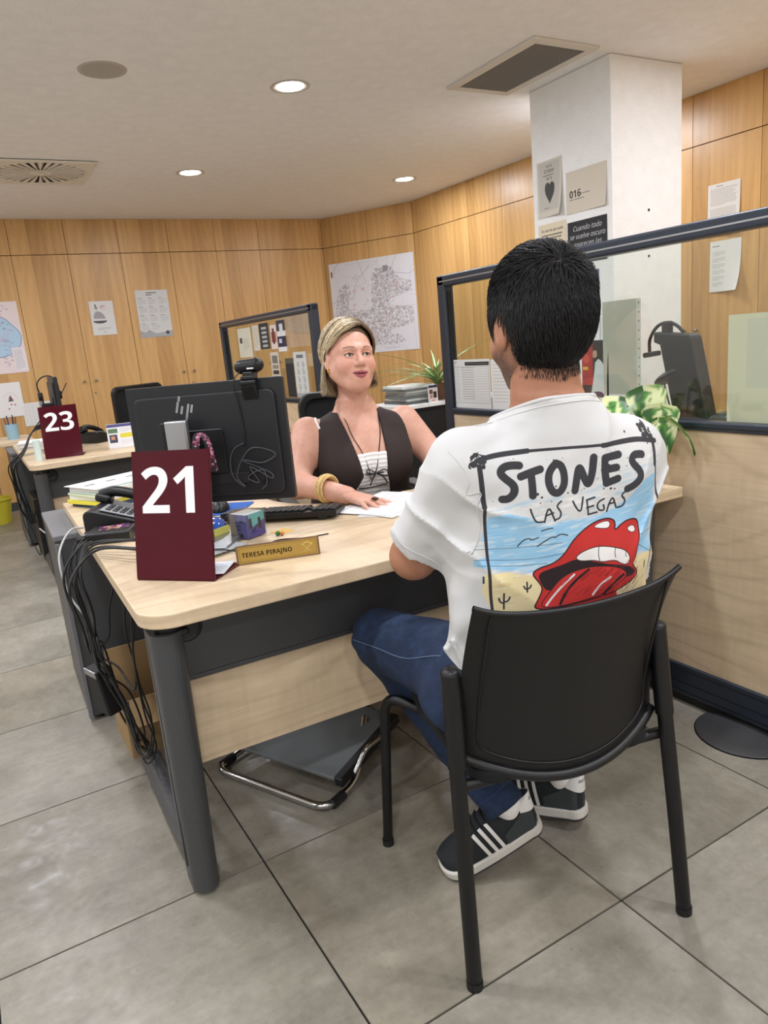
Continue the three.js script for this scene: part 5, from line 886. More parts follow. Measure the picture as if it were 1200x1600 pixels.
  // right wall
  sheet('notice_sheet', 'upper typed notice crossed by the partition rail, on the right wall', 'paper', 0.22, 0.31, wallR(3.427, 1.838), rightTurn, drawn(300, 424, (g, w, h) => { fillAll(g, '#dcdad4', w, h); lineText(g, 80, 18, 120, 1, 8, '#555', 6, 3); lineText(g, 24, 40, 252, 14, 10, '#8a8884', 3, 4); lineText(g, 24, 200, 252, 9, 10, '#8a8884', 3, 5); lineText(g, 20, 330, 120, 2, 12, '#2b2b2b', 10, 6); g.fillStyle = '#444'; g.fillRect(20, 384, 120, 20); }), { lift: 0.02 });
  sheet('notice_sheet', 'lower typed list with curled corner on the right wall', 'paper', 0.215, 0.31, wallR(3.444, 1.497), rightTurn, drawn(300, 432, (g, w, h) => { fillAll(g, '#dddcd8', w, h); for (let b = 0; b < 7; b++) lineText(g, 26, 40 + b * 52, 130, b === 0 ? 1 : 4, 10, b ? '#8d8c89' : '#4c4c4c', b ? 3 : 7, b + 2); }), { lift: 0.05 });
  // pillar, left face (x = 2.76)
  const px = (z0, z1, y0, y1) => [[2.7592, (y0 + y1) / 2, (z0 + z1) / 2], z1 - z0, y1 - y0], onP = -Math.PI / 2;
  const pil = (label, z0, z1, y0, y1, draw, o = {}) => { const [p, w, h] = px(z0, z1, y0, y1); sheet('poster', label, 'poster', w, h, p, onP, drawn(Math.round(w * 1400), Math.round(h * 1400), draw), { group: 'posters on the pillar', ...o }); };
  pil('grey poster with a dark heart in a plastic sleeve, highest on the pillar', -1.936, -1.731, 1.848, 2.155, (g, w, h) => { fillAll(g, '#cdc6ba', w, h); fillBox(g, 18, 14, w - 46, h - 60, '#bdb9b0'); g.fillStyle = '#4a4846'; g.textAlign = 'center'; g.font = 'bold 24px sans-serif'; g.fillText('YO TE', w / 2 - 4, 56); g.font = 'bold 34px serif'; g.fillText('CUIDO', w / 2 - 4, 96); g.fillRect(70, 112, 120, 5); g.font = 'bold 26px sans-serif'; g.fillText('DE TI', w / 2 - 4, 150); g.fillStyle = '#4b4a4c'; g.beginPath(); g.moveTo(w / 2, 190); g.bezierCurveTo(w / 2 - 10, 150, w / 2 - 70, 165, w / 2 - 55, 235); g.bezierCurveTo(w / 2 - 48, 275, w / 2 - 15, 300, w / 2, 335); g.bezierCurveTo(w / 2 + 15, 300, w / 2 + 48, 275, w / 2 + 55, 235); g.bezierCurveTo(w / 2 + 70, 165, w / 2 + 10, 150, w / 2, 190); g.fill(); lineText(g, 80, 360, 110, 1, 8, '#6a6866', 6, 4); }, { lift: 0.03 });
  pil('beige helpline card lettered 016 on the pillar', -1.702, -1.402, 1.83, 2.052, (g, w, h) => { fillAll(g, '#cfc6b6', w, h); g.fillStyle = '#2a2a2a'; g.font = 'bold 74px sans-serif'; g.fillText('016', 34, 196); lineText(g, 152, 176, 196, 1, 8, '#5d5a56', 6, 3); lineText(g, 36, 208, 312, 1, 8, '#5d5a56', 6, 4); }, { lift: 0.012 });
  pil('cream printed card partly hidden by the man\'s hair', -1.941, -1.71, 1.5, 1.81, (g, w, h) => { fillAll(g, '#d9cdb4', w, h); g.fillStyle = '#4c463e'; g.textAlign = 'center'; g.font = 'bold 29px sans-serif'; g.fillText('En caso de que nadie', w / 2, 62, w - 70); lineText(g, 36, 84, w - 72, 3, 24, '#5c564e', 12, 3); });
  pil('black card with white handwriting behind the partition rail', -1.7, -1.405, 1.555, 1.785, (g, w, h) => { fillAll(g, '#2b2c2f', w, h); g.fillStyle = '#c3c4c6'; g.textAlign = 'center'; g.font = 'italic 52px sans-serif'; g.fillText('Cuando todo', w / 2, 74, w - 70); g.fillText('se vuelve oscuro', w / 2, 134, w - 40); g.fillText('aparecen las', w / 2, 194, w - 80); });
  pil('white and dark blue poster low on the pillar beside the man\'s head', -1.76, -1.47, 1.115, 1.51, (g, w, h) => { fillAll(g, '#e4e6e8', w, h); const r = rng(6); fillBox(g, 0, 0, w, h * 0.62, '#22406e'); for (let i = 0; i < 60; i++) { g.fillStyle = ['#3f6aa0', '#1a2f54', '#7fa0c4', '#c8d4e0'][Math.floor(r() * 4)]; g.beginPath(); g.ellipse(r() * w, r() * h * 0.62, 6 + r() * 30, 4 + r() * 18, r() * 3, 0, 7); g.fill(); } fillBox(g, 0, h * 0.62, w, h, '#e4e6e8'); lineText(g, 30, h * 0.72, w - 60, 6, 16, '#9aa4b0', 4, 5); });
  // sheets on the near partition glass (x = 1.43)
  const gl = (name, label, cat, z0, z1, y0, y1, draw, o = {}) => { const w = z1 - z0, h = y1 - y0, side = o.behind ? 1.4385 : 1.4295; const m = sheet(name, label, cat, w, h, [side, (y0 + y1) / 2, (z0 + z1) / 2], onP, drawn(Math.round(w * (o.res || 1500)), Math.round(h * (o.res || 1500)), draw), { curl: 0.001, ...o }); return m; };
  gl('form_sheet', 'printed form with a table, taped inside the partition glass', 'paper', -1.068, -0.8, 0.918, 1.124, (g, w, h) => { fillAll(g, '#dcdcd9', w, h); g.fillStyle = '#222'; g.fillRect(w * 0.38, 16, w * 0.6, 22); g.fillStyle = '#888'; g.fillRect(w * 0.4, 25, w * 0.56, 3); lineText(g, 14, 14, 60, 2, 9, '#666', 4, 3); g.strokeStyle = '#777'; g.lineWidth = 2; g.strokeRect(16, 46, w - 30, h - 84); for (let i = 1; i < 15; i++) { const y = 46 + i * (h - 84) / 15; g.strokeStyle = '#b4b4b2'; g.beginPath(); g.moveTo(16, y); g.lineTo(w - 14, y); g.stroke(); lineText(g, 22, y - 11, 28, 1, 8, '#8a8a88', 3, i); lineText(g, 66, y - 11, 34, 1, 8, '#8a8a88', 3, i + 9); lineText(g, 116, y - 11, w - 150, 1, 8, '#7a7a78', 3, i + 20); } });
  gl('form_sheet', 'second pale sheet beside the taped form, at the man\'s chin', 'paper', -0.795, -0.6, 0.915, 1.12, (g, w, h) => { fillAll(g, '#dfdfdc', w, h); lineText(g, 20, 30, w - 40, 12, 20, '#a9a9a7', 3, 4); });
  gl('photo_card', 'photo card of a dark-haired person in a white jumper, behind the glass', 'card', -0.305, -0.186, 0.98, 1.17, (g, w, h) => { fillAll(g, '#1b1b1d', w, h); fillBox(g, 0, 0, w * 0.42, h * 0.78, '#b9251f'); g.fillStyle = '#d8503c'; g.beginPath(); g.arc(30, 90, 24, 0, 7); g.fill(); fillBox(g, 6, 130, 36, 16, '#e8c23a'); g.fillStyle = '#dfe3e8'; g.beginPath(); g.moveTo(w * 0.62, 92); g.quadraticCurveTo(w * 0.98, 110, w * 0.92, h); g.lineTo(w * 0.3, h); g.quadraticCurveTo(w * 0.45, 190, w * 0.5, 110); g.fill(); g.fillStyle = '#cda088'; g.beginPath(); g.ellipse(w * 0.52, 62, 17, 26, 0.4, 0, 7); g.fill(); g.fillStyle = '#2a1d18'; g.beginPath(); g.ellipse(w * 0.6, 44, 22, 28, 0.5, 0, 7); g.fill(); g.fillStyle = '#cda088'; g.beginPath(); g.ellipse(w * 0.5, 68, 13, 20, 0.4, 0, 7); g.fill(); g.fillStyle = '#57365f'; g.beginPath(); g.ellipse(w * 0.6, h - 10, 40, 20, 0, 0, 7); g.fill(); }, { behind: true });
  gl('plastic_sleeve', 'grey punched plastic sleeve hung behind the partition glass', 'plastic sleeve', -0.208, -0.052, 0.992, 1.29, (g, w, h) => { fillAll(g, '#c9c6bb', w, h); fillBox(g, w - 26, 0, 26, h, '#dedcd6'); g.fillStyle = '#9a9c98'; for (let i = 0; i < 11; i++) { g.beginPath(); g.arc(w - 12, 20 + i * 42, 5, 0, 7); g.fill(); } }, { behind: true, rough: 0.3 });
  gl('paper_sheet', 'pale blank sheet behind the partition glass at the right edge', 'paper', 0.25, 0.56, 0.918, 1.216, (g, w, h) => { fillAll(g, '#ece4c8', w, h); fillBox(g, w * 0.18, 20, w * 0.7, h * 0.62, '#e2dcc6'); }, { behind: true, rough: 0.6 });
  // sheets on the far partition
  const far = (label, z0, z1, y0, y1, draw) => gl('poster', label, 'poster', z0 - 0.06, z1 - 0.06, y0, y1, draw, { group: 'papers on the far partition', res: 900 });
  far('pale letter with a dark square, leftmost on the far partition glass', -3.66, -3.39, 1.2, 1.405, (g, w, h) => { fillAll(g, '#dcdccb', w, h); fillBox(g, 30, 60, 44, 34, '#4a4a48'); lineText(g, 90, 70, 120, 6, 12, '#9a9a92', 3, 3); });
  far('narrow pale leaflet beside the black poster on the far glass', -3.35, -3.235, 1.24, 1.41, (g, w, h) => { fillAll(g, '#d6d3c8', w, h); lineText(g, 10, 20, w - 20, 10, 12, '#a9a69d', 3, 5); });
  far('black poster with rows of grey lettering on the far glass', -3.22, -3.05, 1.245, 1.415, (g, w, h) => { fillAll(g, '#33373d', w, h); for (let i = 0; i < 5; i++) fillBox(g, 36, 22 + i * 26, w - 70, 15, '#b4b6b8'); });
  far('pink photo leaflet on the far partition glass', -3.025, -2.92, 1.24, 1.394, (g, w, h) => { fillAll(g, '#e2d6d0', w, h); fillBox(g, 12, 40, w - 24, 60, '#a8564e'); fillBox(g, 30, 20, 30, 90, '#5a3a36'); });
  far('dark blue and white poster, rightmost of the upper row on the far glass', -2.908, -2.77, 1.22, 1.415, (g, w, h) => { fillAll(g, '#e3e3e6', w, h); fillBox(g, 0, 0, w, 60, '#3c3f52'); fillBox(g, 40, 20, 50, 50, '#d9d9de'); fillBox(g, 0, 90, w, 60, '#34314a'); fillBox(g, 20, 104, 40, 24, '#cfcfe0'); });
  far('grey notice with round emblems low on the far partition glass', -2.69, -2.5, 0.928, 1.21, (g, w, h) => { fillAll(g, '#d2d4d2', w, h); fillBox(g, 40, 16, w - 80, 18, '#70767a'); for (let r = 0; r < 4; r++) for (let c = 0; c < 2; c++) { g.fillStyle = '#b3b6b6'; g.beginPath(); g.arc(52 + c * 70, 70 + r * 42, 17, 0, 7); g.fill(); lineText(g, 32 + c * 70, 92 + r * 42, 42, 1, 8, '#83878a', 4, r + c); } fillBox(g, 0, h - 26, w, 26, '#a5a8a9'); });
  far('narrow dark photo strip above the webcam on the far glass', -3.07, -2.93, 0.99, 1.22, (g, w, h) => { fillAll(g, '#cfcabd', w, h); fillBox(g, 20, 20, w - 40, 46, '#77756c'); for (let i = 0; i < 4; i++) fillBox(g, 16, 74 + i * 32, w - 32, 24, i % 2 ? '#3b3835' : '#8f857c'); });
  far('flat black stand-in for a dark monitor beyond the far partition glass', -2.83, -2.7, 0.93, 1.175, (g, w, h) => { fillAll(g, '#26282b', w, h); fillBox(g, 0, 0, w, 30, '#55534a'); });  // plain black sheet added in place of the dark monitor behind this partition
}
// ---------------------------------------------------------------- number signs (folded acrylic)
function numberSign(label, num, pos, turn) {        // front faces local +z
  const t = thing('number_sign', label, 'sign', pos, turn);
  const tex = drawn(420, 600, (g, w, h) => { g.fillStyle = '#4a0617'; g.fillRect(0, 0, w, h); g.fillStyle = '#f0f0f0'; g.textAlign = 'center'; g.save(); g.translate(w / 2, 290); g.scale(1.32, 1.27); g.font = 'bold 238px sans-serif'; g.fillText(num, 0, 0); g.restore(); });
  const s = new THREE.Shape(); s.moveTo(0, 0); s.lineTo(0.13, 0); s.lineTo(0.13, 0.004); s.lineTo(0.006, 0.004); s.lineTo(0.062, 0.3); s.lineTo(0.0576, 0.3008); s.lineTo(0, 0.006); s.closePath();
  part('acrylic_body', extrude(s, 0.21, 0.0004, 1).translate(0, 0, -0.105).rotateY(Math.PI / 2), M.maroon, t);
  const f = new THREE.PlaneGeometry(0.2092, 0.2995); f.translate(0, 0.1502, 0.0014).rotateX(-Math.atan2(0.0576, 0.2948)).translate(0, 0.005, 0);
  part('printed_face', f, phys({ map: tex, roughness: 0.06, specularIntensity: 0.55 }), t, 'white numerals ' + num + ' on maroon');
  return t;
}
numberSign('maroon acrylic sign with white number 21 on the near desk', '21', [-0.078, DESK_Y, -0.115], -0.834);
numberSign('maroon acrylic sign with white number 23 on the far desk', '23', [0.05, DESK_Y, -3.1], -0.25);
// ---------------------------------------------------------------- nameplate
{
  const t = thing('name_plate', 'brass engraved name plate on a wooden strip at the desk front', 'name plate', [0.1725, DESK_Y, -0.084], -0.327);
  const s = new THREE.Shape(); s.moveTo(0, 0); s.lineTo(-0.03, 0); s.lineTo(-0.012, 0.046); s.lineTo(-0.0075, 0.046); s.closePath();
  part('wooden_base', extrude(s, 0.206, 0.001, 1).translate(0, 0, -0.103).rotateY(-Math.PI / 2).translate(0, 0, 0), std({ color: 0x7a5a42, roughness: 0.5 }), t);
  const tex = drawn(820, 170, (g, w, h) => { g.fillStyle = '#b8974e'; g.fillRect(0, 0, w, h); const r = rng(4); for (let i = 0; i < 500; i++) { g.fillStyle = r() < 0.5 ? 'rgba(210,180,105,0.25)' : 'rgba(150,120,60,0.2)'; g.fillRect(r() * w, r() * h, 30 + r() * 90, 1); } g.strokeStyle = '#6d5526'; g.lineWidth = 3; g.strokeRect(16, 14, w - 32, h - 28); g.fillStyle = '#191510'; g.font = 'bold 66px sans-serif'; g.fillText('TERESA PIRAJNO', 36, 110, 560); g.strokeStyle = '#e2c877'; g.lineWidth = 5; g.beginPath(); g.moveTo(670, 60); g.lineTo(740, 130); g.moveTo(750, 60); g.lineTo(680, 130); g.stroke(); g.fillStyle = '#e2c877'; for (const [x, y] of [[665, 54], [690, 40], [715, 34], [740, 44], [758, 58]]) { g.beginPath(); g.arc(x, y, 9, 0, 7); g.fill(); } });
  const f = new THREE.PlaneGeometry(0.196, 0.0405).translate(0, 0.0235, 0.0012).rotateX(-Math.atan2(0.0075, 0.046));
  part('brass_plate', f, std({ map: tex, roughness: 0.28, metalness: 0.75 }), t, 'engraved brass face');
}
// ---------------------------------------------------------------- monitor with stand, webcam, lanyard
function monitorOf(label, pos, turn, w, h, yc, standX) {     // back faces local +z
  const t = thing('computer_monitor', label, 'monitor', pos, turn);
  const b = part('housing', [extrude(rrect(w, h, 0.004), 0.022, 0.002, 2).translate(0, yc, -0.02), extrude(rrect(w * 0.9, h * 0.86, 0.02), 0.012, 0.005, 2).translate(0, yc - 0.005, 0)], std({ color: 0x15171b, roughness: 0.45 }), t);
  part('screen', box(w - 0.012, h - 0.014, 0.002, 0, yc + 0.002, -0.021), std({ color: 0x0b0d10, roughness: 0.15 }), b);
  part('vesa_cover', extrude(rrect(0.12, 0.12, 0.006), 0.006, 0.001, 1).translate(standX + 0.03, yc - 0.02, 0.011), M.blackPlastic, b);
  const st = part('stand_column', [rbox(0.062, yc + 0.075 - DESK_Y, 0.022, standX - 0.012, (yc + 0.075 + DESK_Y) / 2, 0.075, 0.006)], M.silver, t, 'brushed silver stand column');
  part('stand_edge', [rbox(0.012, yc + 0.07 - DESK_Y, 0.03, standX - 0.047, (yc + 0.075 + DESK_Y) / 2, 0.072, 0.004)], M.blackPlastic, st);
  part('tilt_arm', rbox(0.05, 0.05, 0.07, standX + 0.005, yc - 0.02, 0.045, 0.008), M.blackPlastic, st);
  part('stand_base', rbox(0.2, 0.012, 0.17, standX, DESK_Y + 0.007, 0.04, 0.004), M.silver, t);
  return t;
}
const MON = { pos: [0.135, 0, -0.397], turn: -0.671 };
{
  const t = monitorOf('black computer monitor seen from behind, beside the number 21 sign', MON.pos, MON.turn, 0.443, 0.328, 1.003, -0.045);
  const lg = []; for (const [x, y, l] of [[-0.074, 1.118, 0.03], [-0.062, 1.11, 0.022], [-0.048, 1.1, 0.052], [-0.034, 1.112, 0.022], [-0.066, 1.14, 0.014]]) lg.push(xf(box(0.006, l, 0.0012), [x, y - 0.01, 0.0122], [0, 0, -0.28]));
  part('maker_mark', lg, M.silver, t, 'slanted silver bars of the maker mark');
  part('ports', [rbox(0.13, 0.03, 0.004, 0.04, 0.905, 0.0135), cyl(0.011, 0.011, 0.006, 0, 0, 0, 16).rotateX(Math.PI / 2).translate(0.135, 0.902, 0.013)], M.blackMatte, t);
}
const inMon = (x, y, z) => { const c = Math.cos(MON.turn), s = Math.sin(MON.turn); return [MON.pos[0] + x * c + z * s, y, MON.pos[2] - x * s + z * c]; };
{
  const p = inMon(0.135, 1.168, -0.005), t = thing('webcam', 'black clip-on webcam on top of the near monitor', 'webcam', p, MON.turn);
  part('camera_body', xf(new THREE.CapsuleGeometry(0.0185, 0.042, 8, 18).rotateZ(Math.PI / 2), [0, 0.032, 0], [0, 0.2, 0.06], [1, 1, 1.0]), M.blackPlastic, t);
  part('ring', xf(new THREE.TorusGeometry(0.0188, 0.002, 8, 24).rotateY(Math.PI / 2), [0.02, 0.033, 0], [0, 0.2, 0.06]), M.blackMatte, t);
  part('label_sticker', xf(rbox(0.018, 0.004, 0.0012, 0.004, 0.026, 0.0182, 0.0004, 1), [0, 0, 0], [0, 0.2, 0]), M.white, t);
  const c = part('clip', [rbox(0.03, 0.016, 0.045, 0, 0.01, 0.0, 0.004), xf(rbox(0.042, 0.052, 0.012, 0, -0.03, 0, 0.004), [0.0, 0, 0.028], [0.25, 0, 0]), rbox(0.04, 0.01, 0.03, 0, 0.002, 0.012, 0.003)], M.blackPlastic, t);
  for (let i = 0; i < 2; i++) part('clip_rib', xf(rbox(0.04, 0.004, 0.004, 0, -0.012 - i * 0.009, 0.0, 0.001, 1), [0, 0, 0.0345], [0.25, 0, 0]), M.blackMatte, c);
}
const cableMat = std({ color: 0x121214, roughness: 0.45 }), greyCable = std({ color: 0x4d4f53, roughness: 0.4 });
const cable = (label, pts, r = 0.0024, mat = cableMat, group) => single('cable', tube(pts, r, pts.length * 10, 7), mat, label, 'cable', group);
cable('webcam cable hanging down the back of the monitor', [inMon(0.115, 1.19, 0.012), inMon(0.098, 1.165, 0.025), inMon(0.1, 1.1, 0.016), inMon(0.105, 1.03, 0.014), inMon(0.1, 0.99, 0.014)], 0.0017);
cable('tangled thin grey cable coiled behind the monitor', [inMon(0.1, 1.0, 0.015), inMon(0.07, 0.985, 0.016), inMon(0.055, 0.95, 0.015), inMon(0.06, 0.905, 0.016), inMon(0.09, 0.88, 0.018), inMon(0.07, 0.91, 0.02), inMon(0.12, 0.985, 0.02), inMon(0.185, 0.965, 0.018), inMon(0.15, 0.945, 0.022), inMon(0.09, 0.955, 0.02), inMon(0.17, 0.91, 0.018), inMon(0.17, 0.9, 0.02), inMon(0.11, 0.935, 0.022), inMon(0.13, 0.89, 0.018), inMon(0.1, 0.905, 0.02), inMon(0.145, 0.925, 0.022), inMon(0.15, 0.885, 0.018), inMon(0.135, 0.872, 0.02)], 0.0013, greyCable);
{
  const t = thing('lanyard', 'pink and black patterned lanyard hung over the monitor stand', 'lanyard', inMon(-0.005, 0, 0.075), MON.turn);
  const tex = drawn(64, 256, (g, w, h) => { g.fillStyle = '#1c1216'; g.fillRect(0, 0, w, h); const r = rng(9); for (let i = 0; i < 70; i++) { g.fillStyle = r() < 0.6 ? '#c98aa2' : '#7d2f4c'; g.fillRect(r() * w, r() * h, 6 + r() * 18, 4 + r() * 10); } });
  const rib = (pts, w) => { const c = new THREE.CatmullRomCurve3(pts.map((p) => V(...p))), n = 24, pos = [], uv = [], ix = []; for (let i = 0; i <= n; i++) { const p = c.getPoint(i / n); pos.push(p.x - w / 2, p.y, p.z, p.x + w / 2, p.y, p.z + 0.002); uv.push(0, i / n, 1, i / n); if (i < n) ix.push(2 * i, 2 * i + 1, 2 * i + 2, 2 * i + 1, 2 * i + 3, 2 * i + 2); } const g = new THREE.BufferGeometry(); g.setAttribute('position', new THREE.Float32BufferAttribute(pos, 3)); g.setAttribute('uv', new THREE.Float32BufferAttribute(uv, 2)); g.setIndex(ix); g.computeVertexNormals(); return g; };
  const m = std({ map: tex, roughness: 0.8, side: THREE.DoubleSide });
  part('strap', rib([[0.0, 0.95, 0.02], [0.002, 1.0, 0.024], [0.006, 1.035, 0.012], [0.01, 1.042, -0.004], [0.02, 1.02, -0.01]], 0.022), m, t);
  part('strap', rib([[0.012, 1.04, 0.004], [0.03, 1.03, 0.016], [0.04, 0.995, 0.022], [0.045, 0.94, 0.02]], 0.02), m, t);
}
// ---------------------------------------------------------------- telephone
function telephone(label, pos, turn) {
  const t = thing('desk_telephone', label, 'telephone', pos, turn);
  const s = new THREE.Shape(); s.moveTo(-0.1, 0); s.lineTo(0.1, 0); s.lineTo(0.1, 0.022); s.quadraticCurveTo(0.09, 0.032, 0.07, 0.034); s.lineTo(-0.06, 0.075); s.quadraticCurveTo(-0.1, 0.085, -0.1, 0.055); s.closePath();
  part('base', extrude(s, 0.185, 0.006, 3).translate(0, 0, -0.0925), M.blackPlastic, t);
  const a = Math.atan2(-0.041, 0.13);
  part('key_panel', xf(rbox(0.13, 0.004, 0.085, 0, 0, 0, 0.002), [0.012, 0.056, 0.035], [0, 0, a]), std({ color: 0x8f9194, roughness: 0.4 }), t);
  for (let i = 0; i < 5; i++) for (let j = 0; j < 3; j++) part('button', xf(rbox(0.015, 0.005, 0.016, (i - 2) * 0.022, 0.003, (j - 1) * 0.023, 0.002, 1), [0.012, 0.056, 0.035], [0, 0, a]), std({ color: 0x2a2b2d, roughness: 0.5 }), t);
  const h = part('handset', [tube([[-0.085, 0.1, -0.055], [-0.05, 0.108, -0.055], [0.01, 0.096, -0.055], [0.06, 0.074, -0.055], [0.085, 0.058, -0.055]], 0.017, 30, 14), xf(rbox(0.052, 0.03, 0.052, 0, 0, 0, 0.012, 3), [-0.075, 0.09, -0.055], [0, 0, a]), xf(rbox(0.052, 0.028, 0.052, 0, 0, 0, 0.012, 3), [0.075, 0.05, -0.055], [0, 0, a])], M.blackPlastic, t);
  return t;
}
telephone('black desk telephone behind the number 21 sign', [-0.045, DESK_Y, -0.83], -0.5);
telephone('black telephone on the far desk, left of the tent card', [0.36, DESK_Y, -3.78], 0.6);
// ---------------------------------------------------------------- papers, hub, cables on the near desk
{
  const r = rng(31), tones = [0x2d3f5a, 0xe3d94a, 0xe8e8e4, 0xd8e2c0, 0xdce9e0, 0xe9e9e6, 0xc9e4d8, 0xf0f0ee], docTex = drawn(420, 300, (g, w, h) => { fillAll(g, '#ececea', w, h); for (let k = 0; k < 3; k++) { lineText(g, 30 + k * 125, 30, 105, 20, 12, '#8f8f8d', 3, k + 4); g.fillStyle = '#5d5d5f'; g.fillRect(40 + k * 125, 120, 60, 26); } });
  const labels = ['dark blue folder at the bottom of the paper stack', 'yellow plastic folder in the paper stack behind the telephone', 'white paper bundle above the yellow folder in the stack', 'pale green paper bundle in the middle of the stack', 'mint green file in the stack behind the telephone', 'white paper bundle in the upper part of the stack', 'mint sheet just under the top of the stack', 'printed sheet on top of the paper stack behind the telephone'];
  let y = DESK_Y;
  tones.forEach((c, i) => { const h = [0.012, 0.014, 0.016, 0.008, 0.006, 0.014, 0.003, 0.002][i], g = rbox(0.3 - r() * 0.02, h, 0.215, 0, h / 2, 0, 0.001, 1); const m = single('paper_folder', g, i === 7 ? std({ map: docTex, roughness: 0.85 }) : std({ color: c, roughness: 0.8 }), labels[i], 'papers', 'paper stack behind the telephone'); if (i === 7) { const uv = m.geometry.attributes.uv; } m.position.set(0.03 + (r() - 0.5) * 0.02, y, -1.34 + (r() - 0.5) * 0.02); m.rotation.y = 0.42 + (r() - 0.5) * 0.12; y += h + 0.0006; });
  const hub = thing('usb_hub', 'small black cable hub with a purple card on it, at the desk edge', 'hub', [-0.118, DESK_Y, -0.68], -0.45);
  part('case', rbox(0.13, 0.034, 0.1, 0, 0.017, 0, 0.006), M.blackPlastic, hub);
  for (let i = 0; i < 4; i++) part('plug', rbox(0.03, 0.012, 0.016, -0.076, 0.017, -0.036 + i * 0.024, 0.003), i === 1 ? M.silver : M.rubber, hub);
  const card = single('transit_card', rbox(0.086, 0.001, 0.054, 0, 0, 0, 0.0004, 1), std({ map: drawn(256, 160, (g, w, h) => { fillAll(g, '#4a2352', w, h); const r2 = rng(3); for (let i = 0; i < 30; i++) { g.fillStyle = ['#7d3460', '#b2414f', '#3a3f7a', '#c9a24a'][Math.floor(r2() * 4)]; g.beginPath(); g.ellipse(r2() * w, r2() * h, 10 + r2() * 30, 6 + r2() * 16, r2() * 3, 0, 7); g.fill(); } g.fillStyle = '#e8e4ea'; g.fillRect(30, 26, 90, 10); g.fillRect(150, 60, 40, 34); g.fillStyle = '#d8842e'; g.fillRect(100, 96, 50, 30); }), roughness: 0.3 }), 'purple and red plastic card lying on the cable hub', 'card');
  card.position.set(-0.105, DESK_Y + 0.0352, -0.69); card.rotation.y = -0.25;
  const edge = -0.212, ends = [[-0.18, 0.27, -0.62], [-0.19, 0.2, -0.7], [-0.17, 0.31, -0.55], [-0.2, 0.36, -0.62], [-0.16, 0.17, -0.52], [-0.2, 0.42, -0.7], [-0.18, 0.25, -0.48], [-0.15, 0.14, -0.6], [-0.2, 0.33, -0.5]];
  ends.forEach((e, i) => {
    const z0 = -0.7 + i * 0.028, q = i / 8, out = edge - 0.018 - r() * 0.05;
    const start = i < 5 ? [-0.19 + r() * 0.01, DESK_Y + 0.017, -0.745 + i * 0.028] : [0.0, DESK_Y + 0.012, -0.5 + (i - 5) * 0.08], mid = i < 5 ? [] : [[-0.1, DESK_Y + 0.02 + r() * 0.03, -0.47 + (i - 5) * 0.05]];
    cable('black cable spilling over the left edge of the near desk', [start, ...mid, [-0.205, DESK_Y + 0.016, z0 - 0.02], [out, DESK_Y - 0.05, z0 + 0.02], [out + 0.012, 0.58 - r() * 0.05, z0 + r() * 0.05], [-0.225 - r() * 0.02, 0.47 - r() * 0.06, -0.6 + r() * 0.1], e, [e[0] + 0.03, e[1] * 0.45, e[2] - 0.04], [-0.165 + r() * 0.04, 0.006 + i * 0.0035, -0.78 - r() * 0.03]], 0.0026 + r() * 0.0012, cableMat, 'cables over the desk edge');
  });
  cable('pale grey cable looping over the left desk edge', [[-0.18, DESK_Y + 0.03, -0.79], [-0.215, DESK_Y + 0.035, -0.77], [-0.268, DESK_Y - 0.02, -0.7], [-0.265, 0.6, -0.66], [-0.24, 0.54, -0.63]], 0.0032, std({ color: 0xb9bab8, roughness: 0.4 }));
  cable('black cable with a hanging loop under the near desk', [[-0.16, 0.697, -0.42], [-0.19, 0.6, -0.45], [-0.2, 0.5, -0.5], [-0.23, 0.44, -0.55], [-0.19, 0.4, -0.52], [-0.17, 0.36, -0.42], [-0.16, 0.43, -0.4], [-0.17, 0.55, -0.38], [-0.15, 0.697, -0.36]], 0.003, cableMat);
  for (let i = 0; i < 3; i++) cable('black cable hanging from the power brick to the floor', [[-0.19 + i * 0.01, 0.25, -0.6], [-0.18, 0.19 - i * 0.03, -0.57 + i * 0.02], [-0.165, 0.1 + i * 0.03, -0.48 + i * 0.03], [-0.14, 0.17 + i * 0.04, -0.42], [-0.16, 0.3 + i * 0.05, -0.38], [-0.165, 0.5, -0.35], [-0.14 + i * 0.01, 0.697, -0.33]], 0.0028, cableMat, 'cables below the power brick');
  const br = thing('power_brick', 'black power adapter hanging in the cables beside the pedestal', 'power adapter', [-0.212, 0.21, -0.66], 0.3); br.rotation.z = 0.12;
  part('case', rbox(0.05, 0.155, 0.075, 0, 0.078, 0, 0.008, 3), M.rubber, br); part('label', box(0.003, 0.02, 0.07, -0.0255, 0.145, 0), M.silver, br);
  // cardboard box under the desk
  const kb = thing('cardboard_box', 'open brown cardboard box on the floor behind the desk leg', 'box', [0.0, 0, -0.83], 0.02), card2 = std({ color: 0x9c8059, roughness: 0.9 });
  part('wall', box(0.34, 0.2, 0.005, 0, 0.1, 0.115), card2, kb); part('wall', box(0.34, 0.3, 0.005, 0, 0.15, -0.115), card2, kb); part('wall', box(0.005, 0.2, 0.23, -0.17, 0.1, 0), card2, kb); part('wall', box(0.005, 0.2, 0.23, 0.17, 0.1, 0), card2, kb); part('bottom', box(0.34, 0.005, 0.23, 0, 0.0025, 0), card2, kb);
  part('flap', xf(box(0.34, 0.1, 0.004, 0, 0.05, 0), [0, 0.2, 0.117], [2.2, 0, 0]), card2, kb);
}
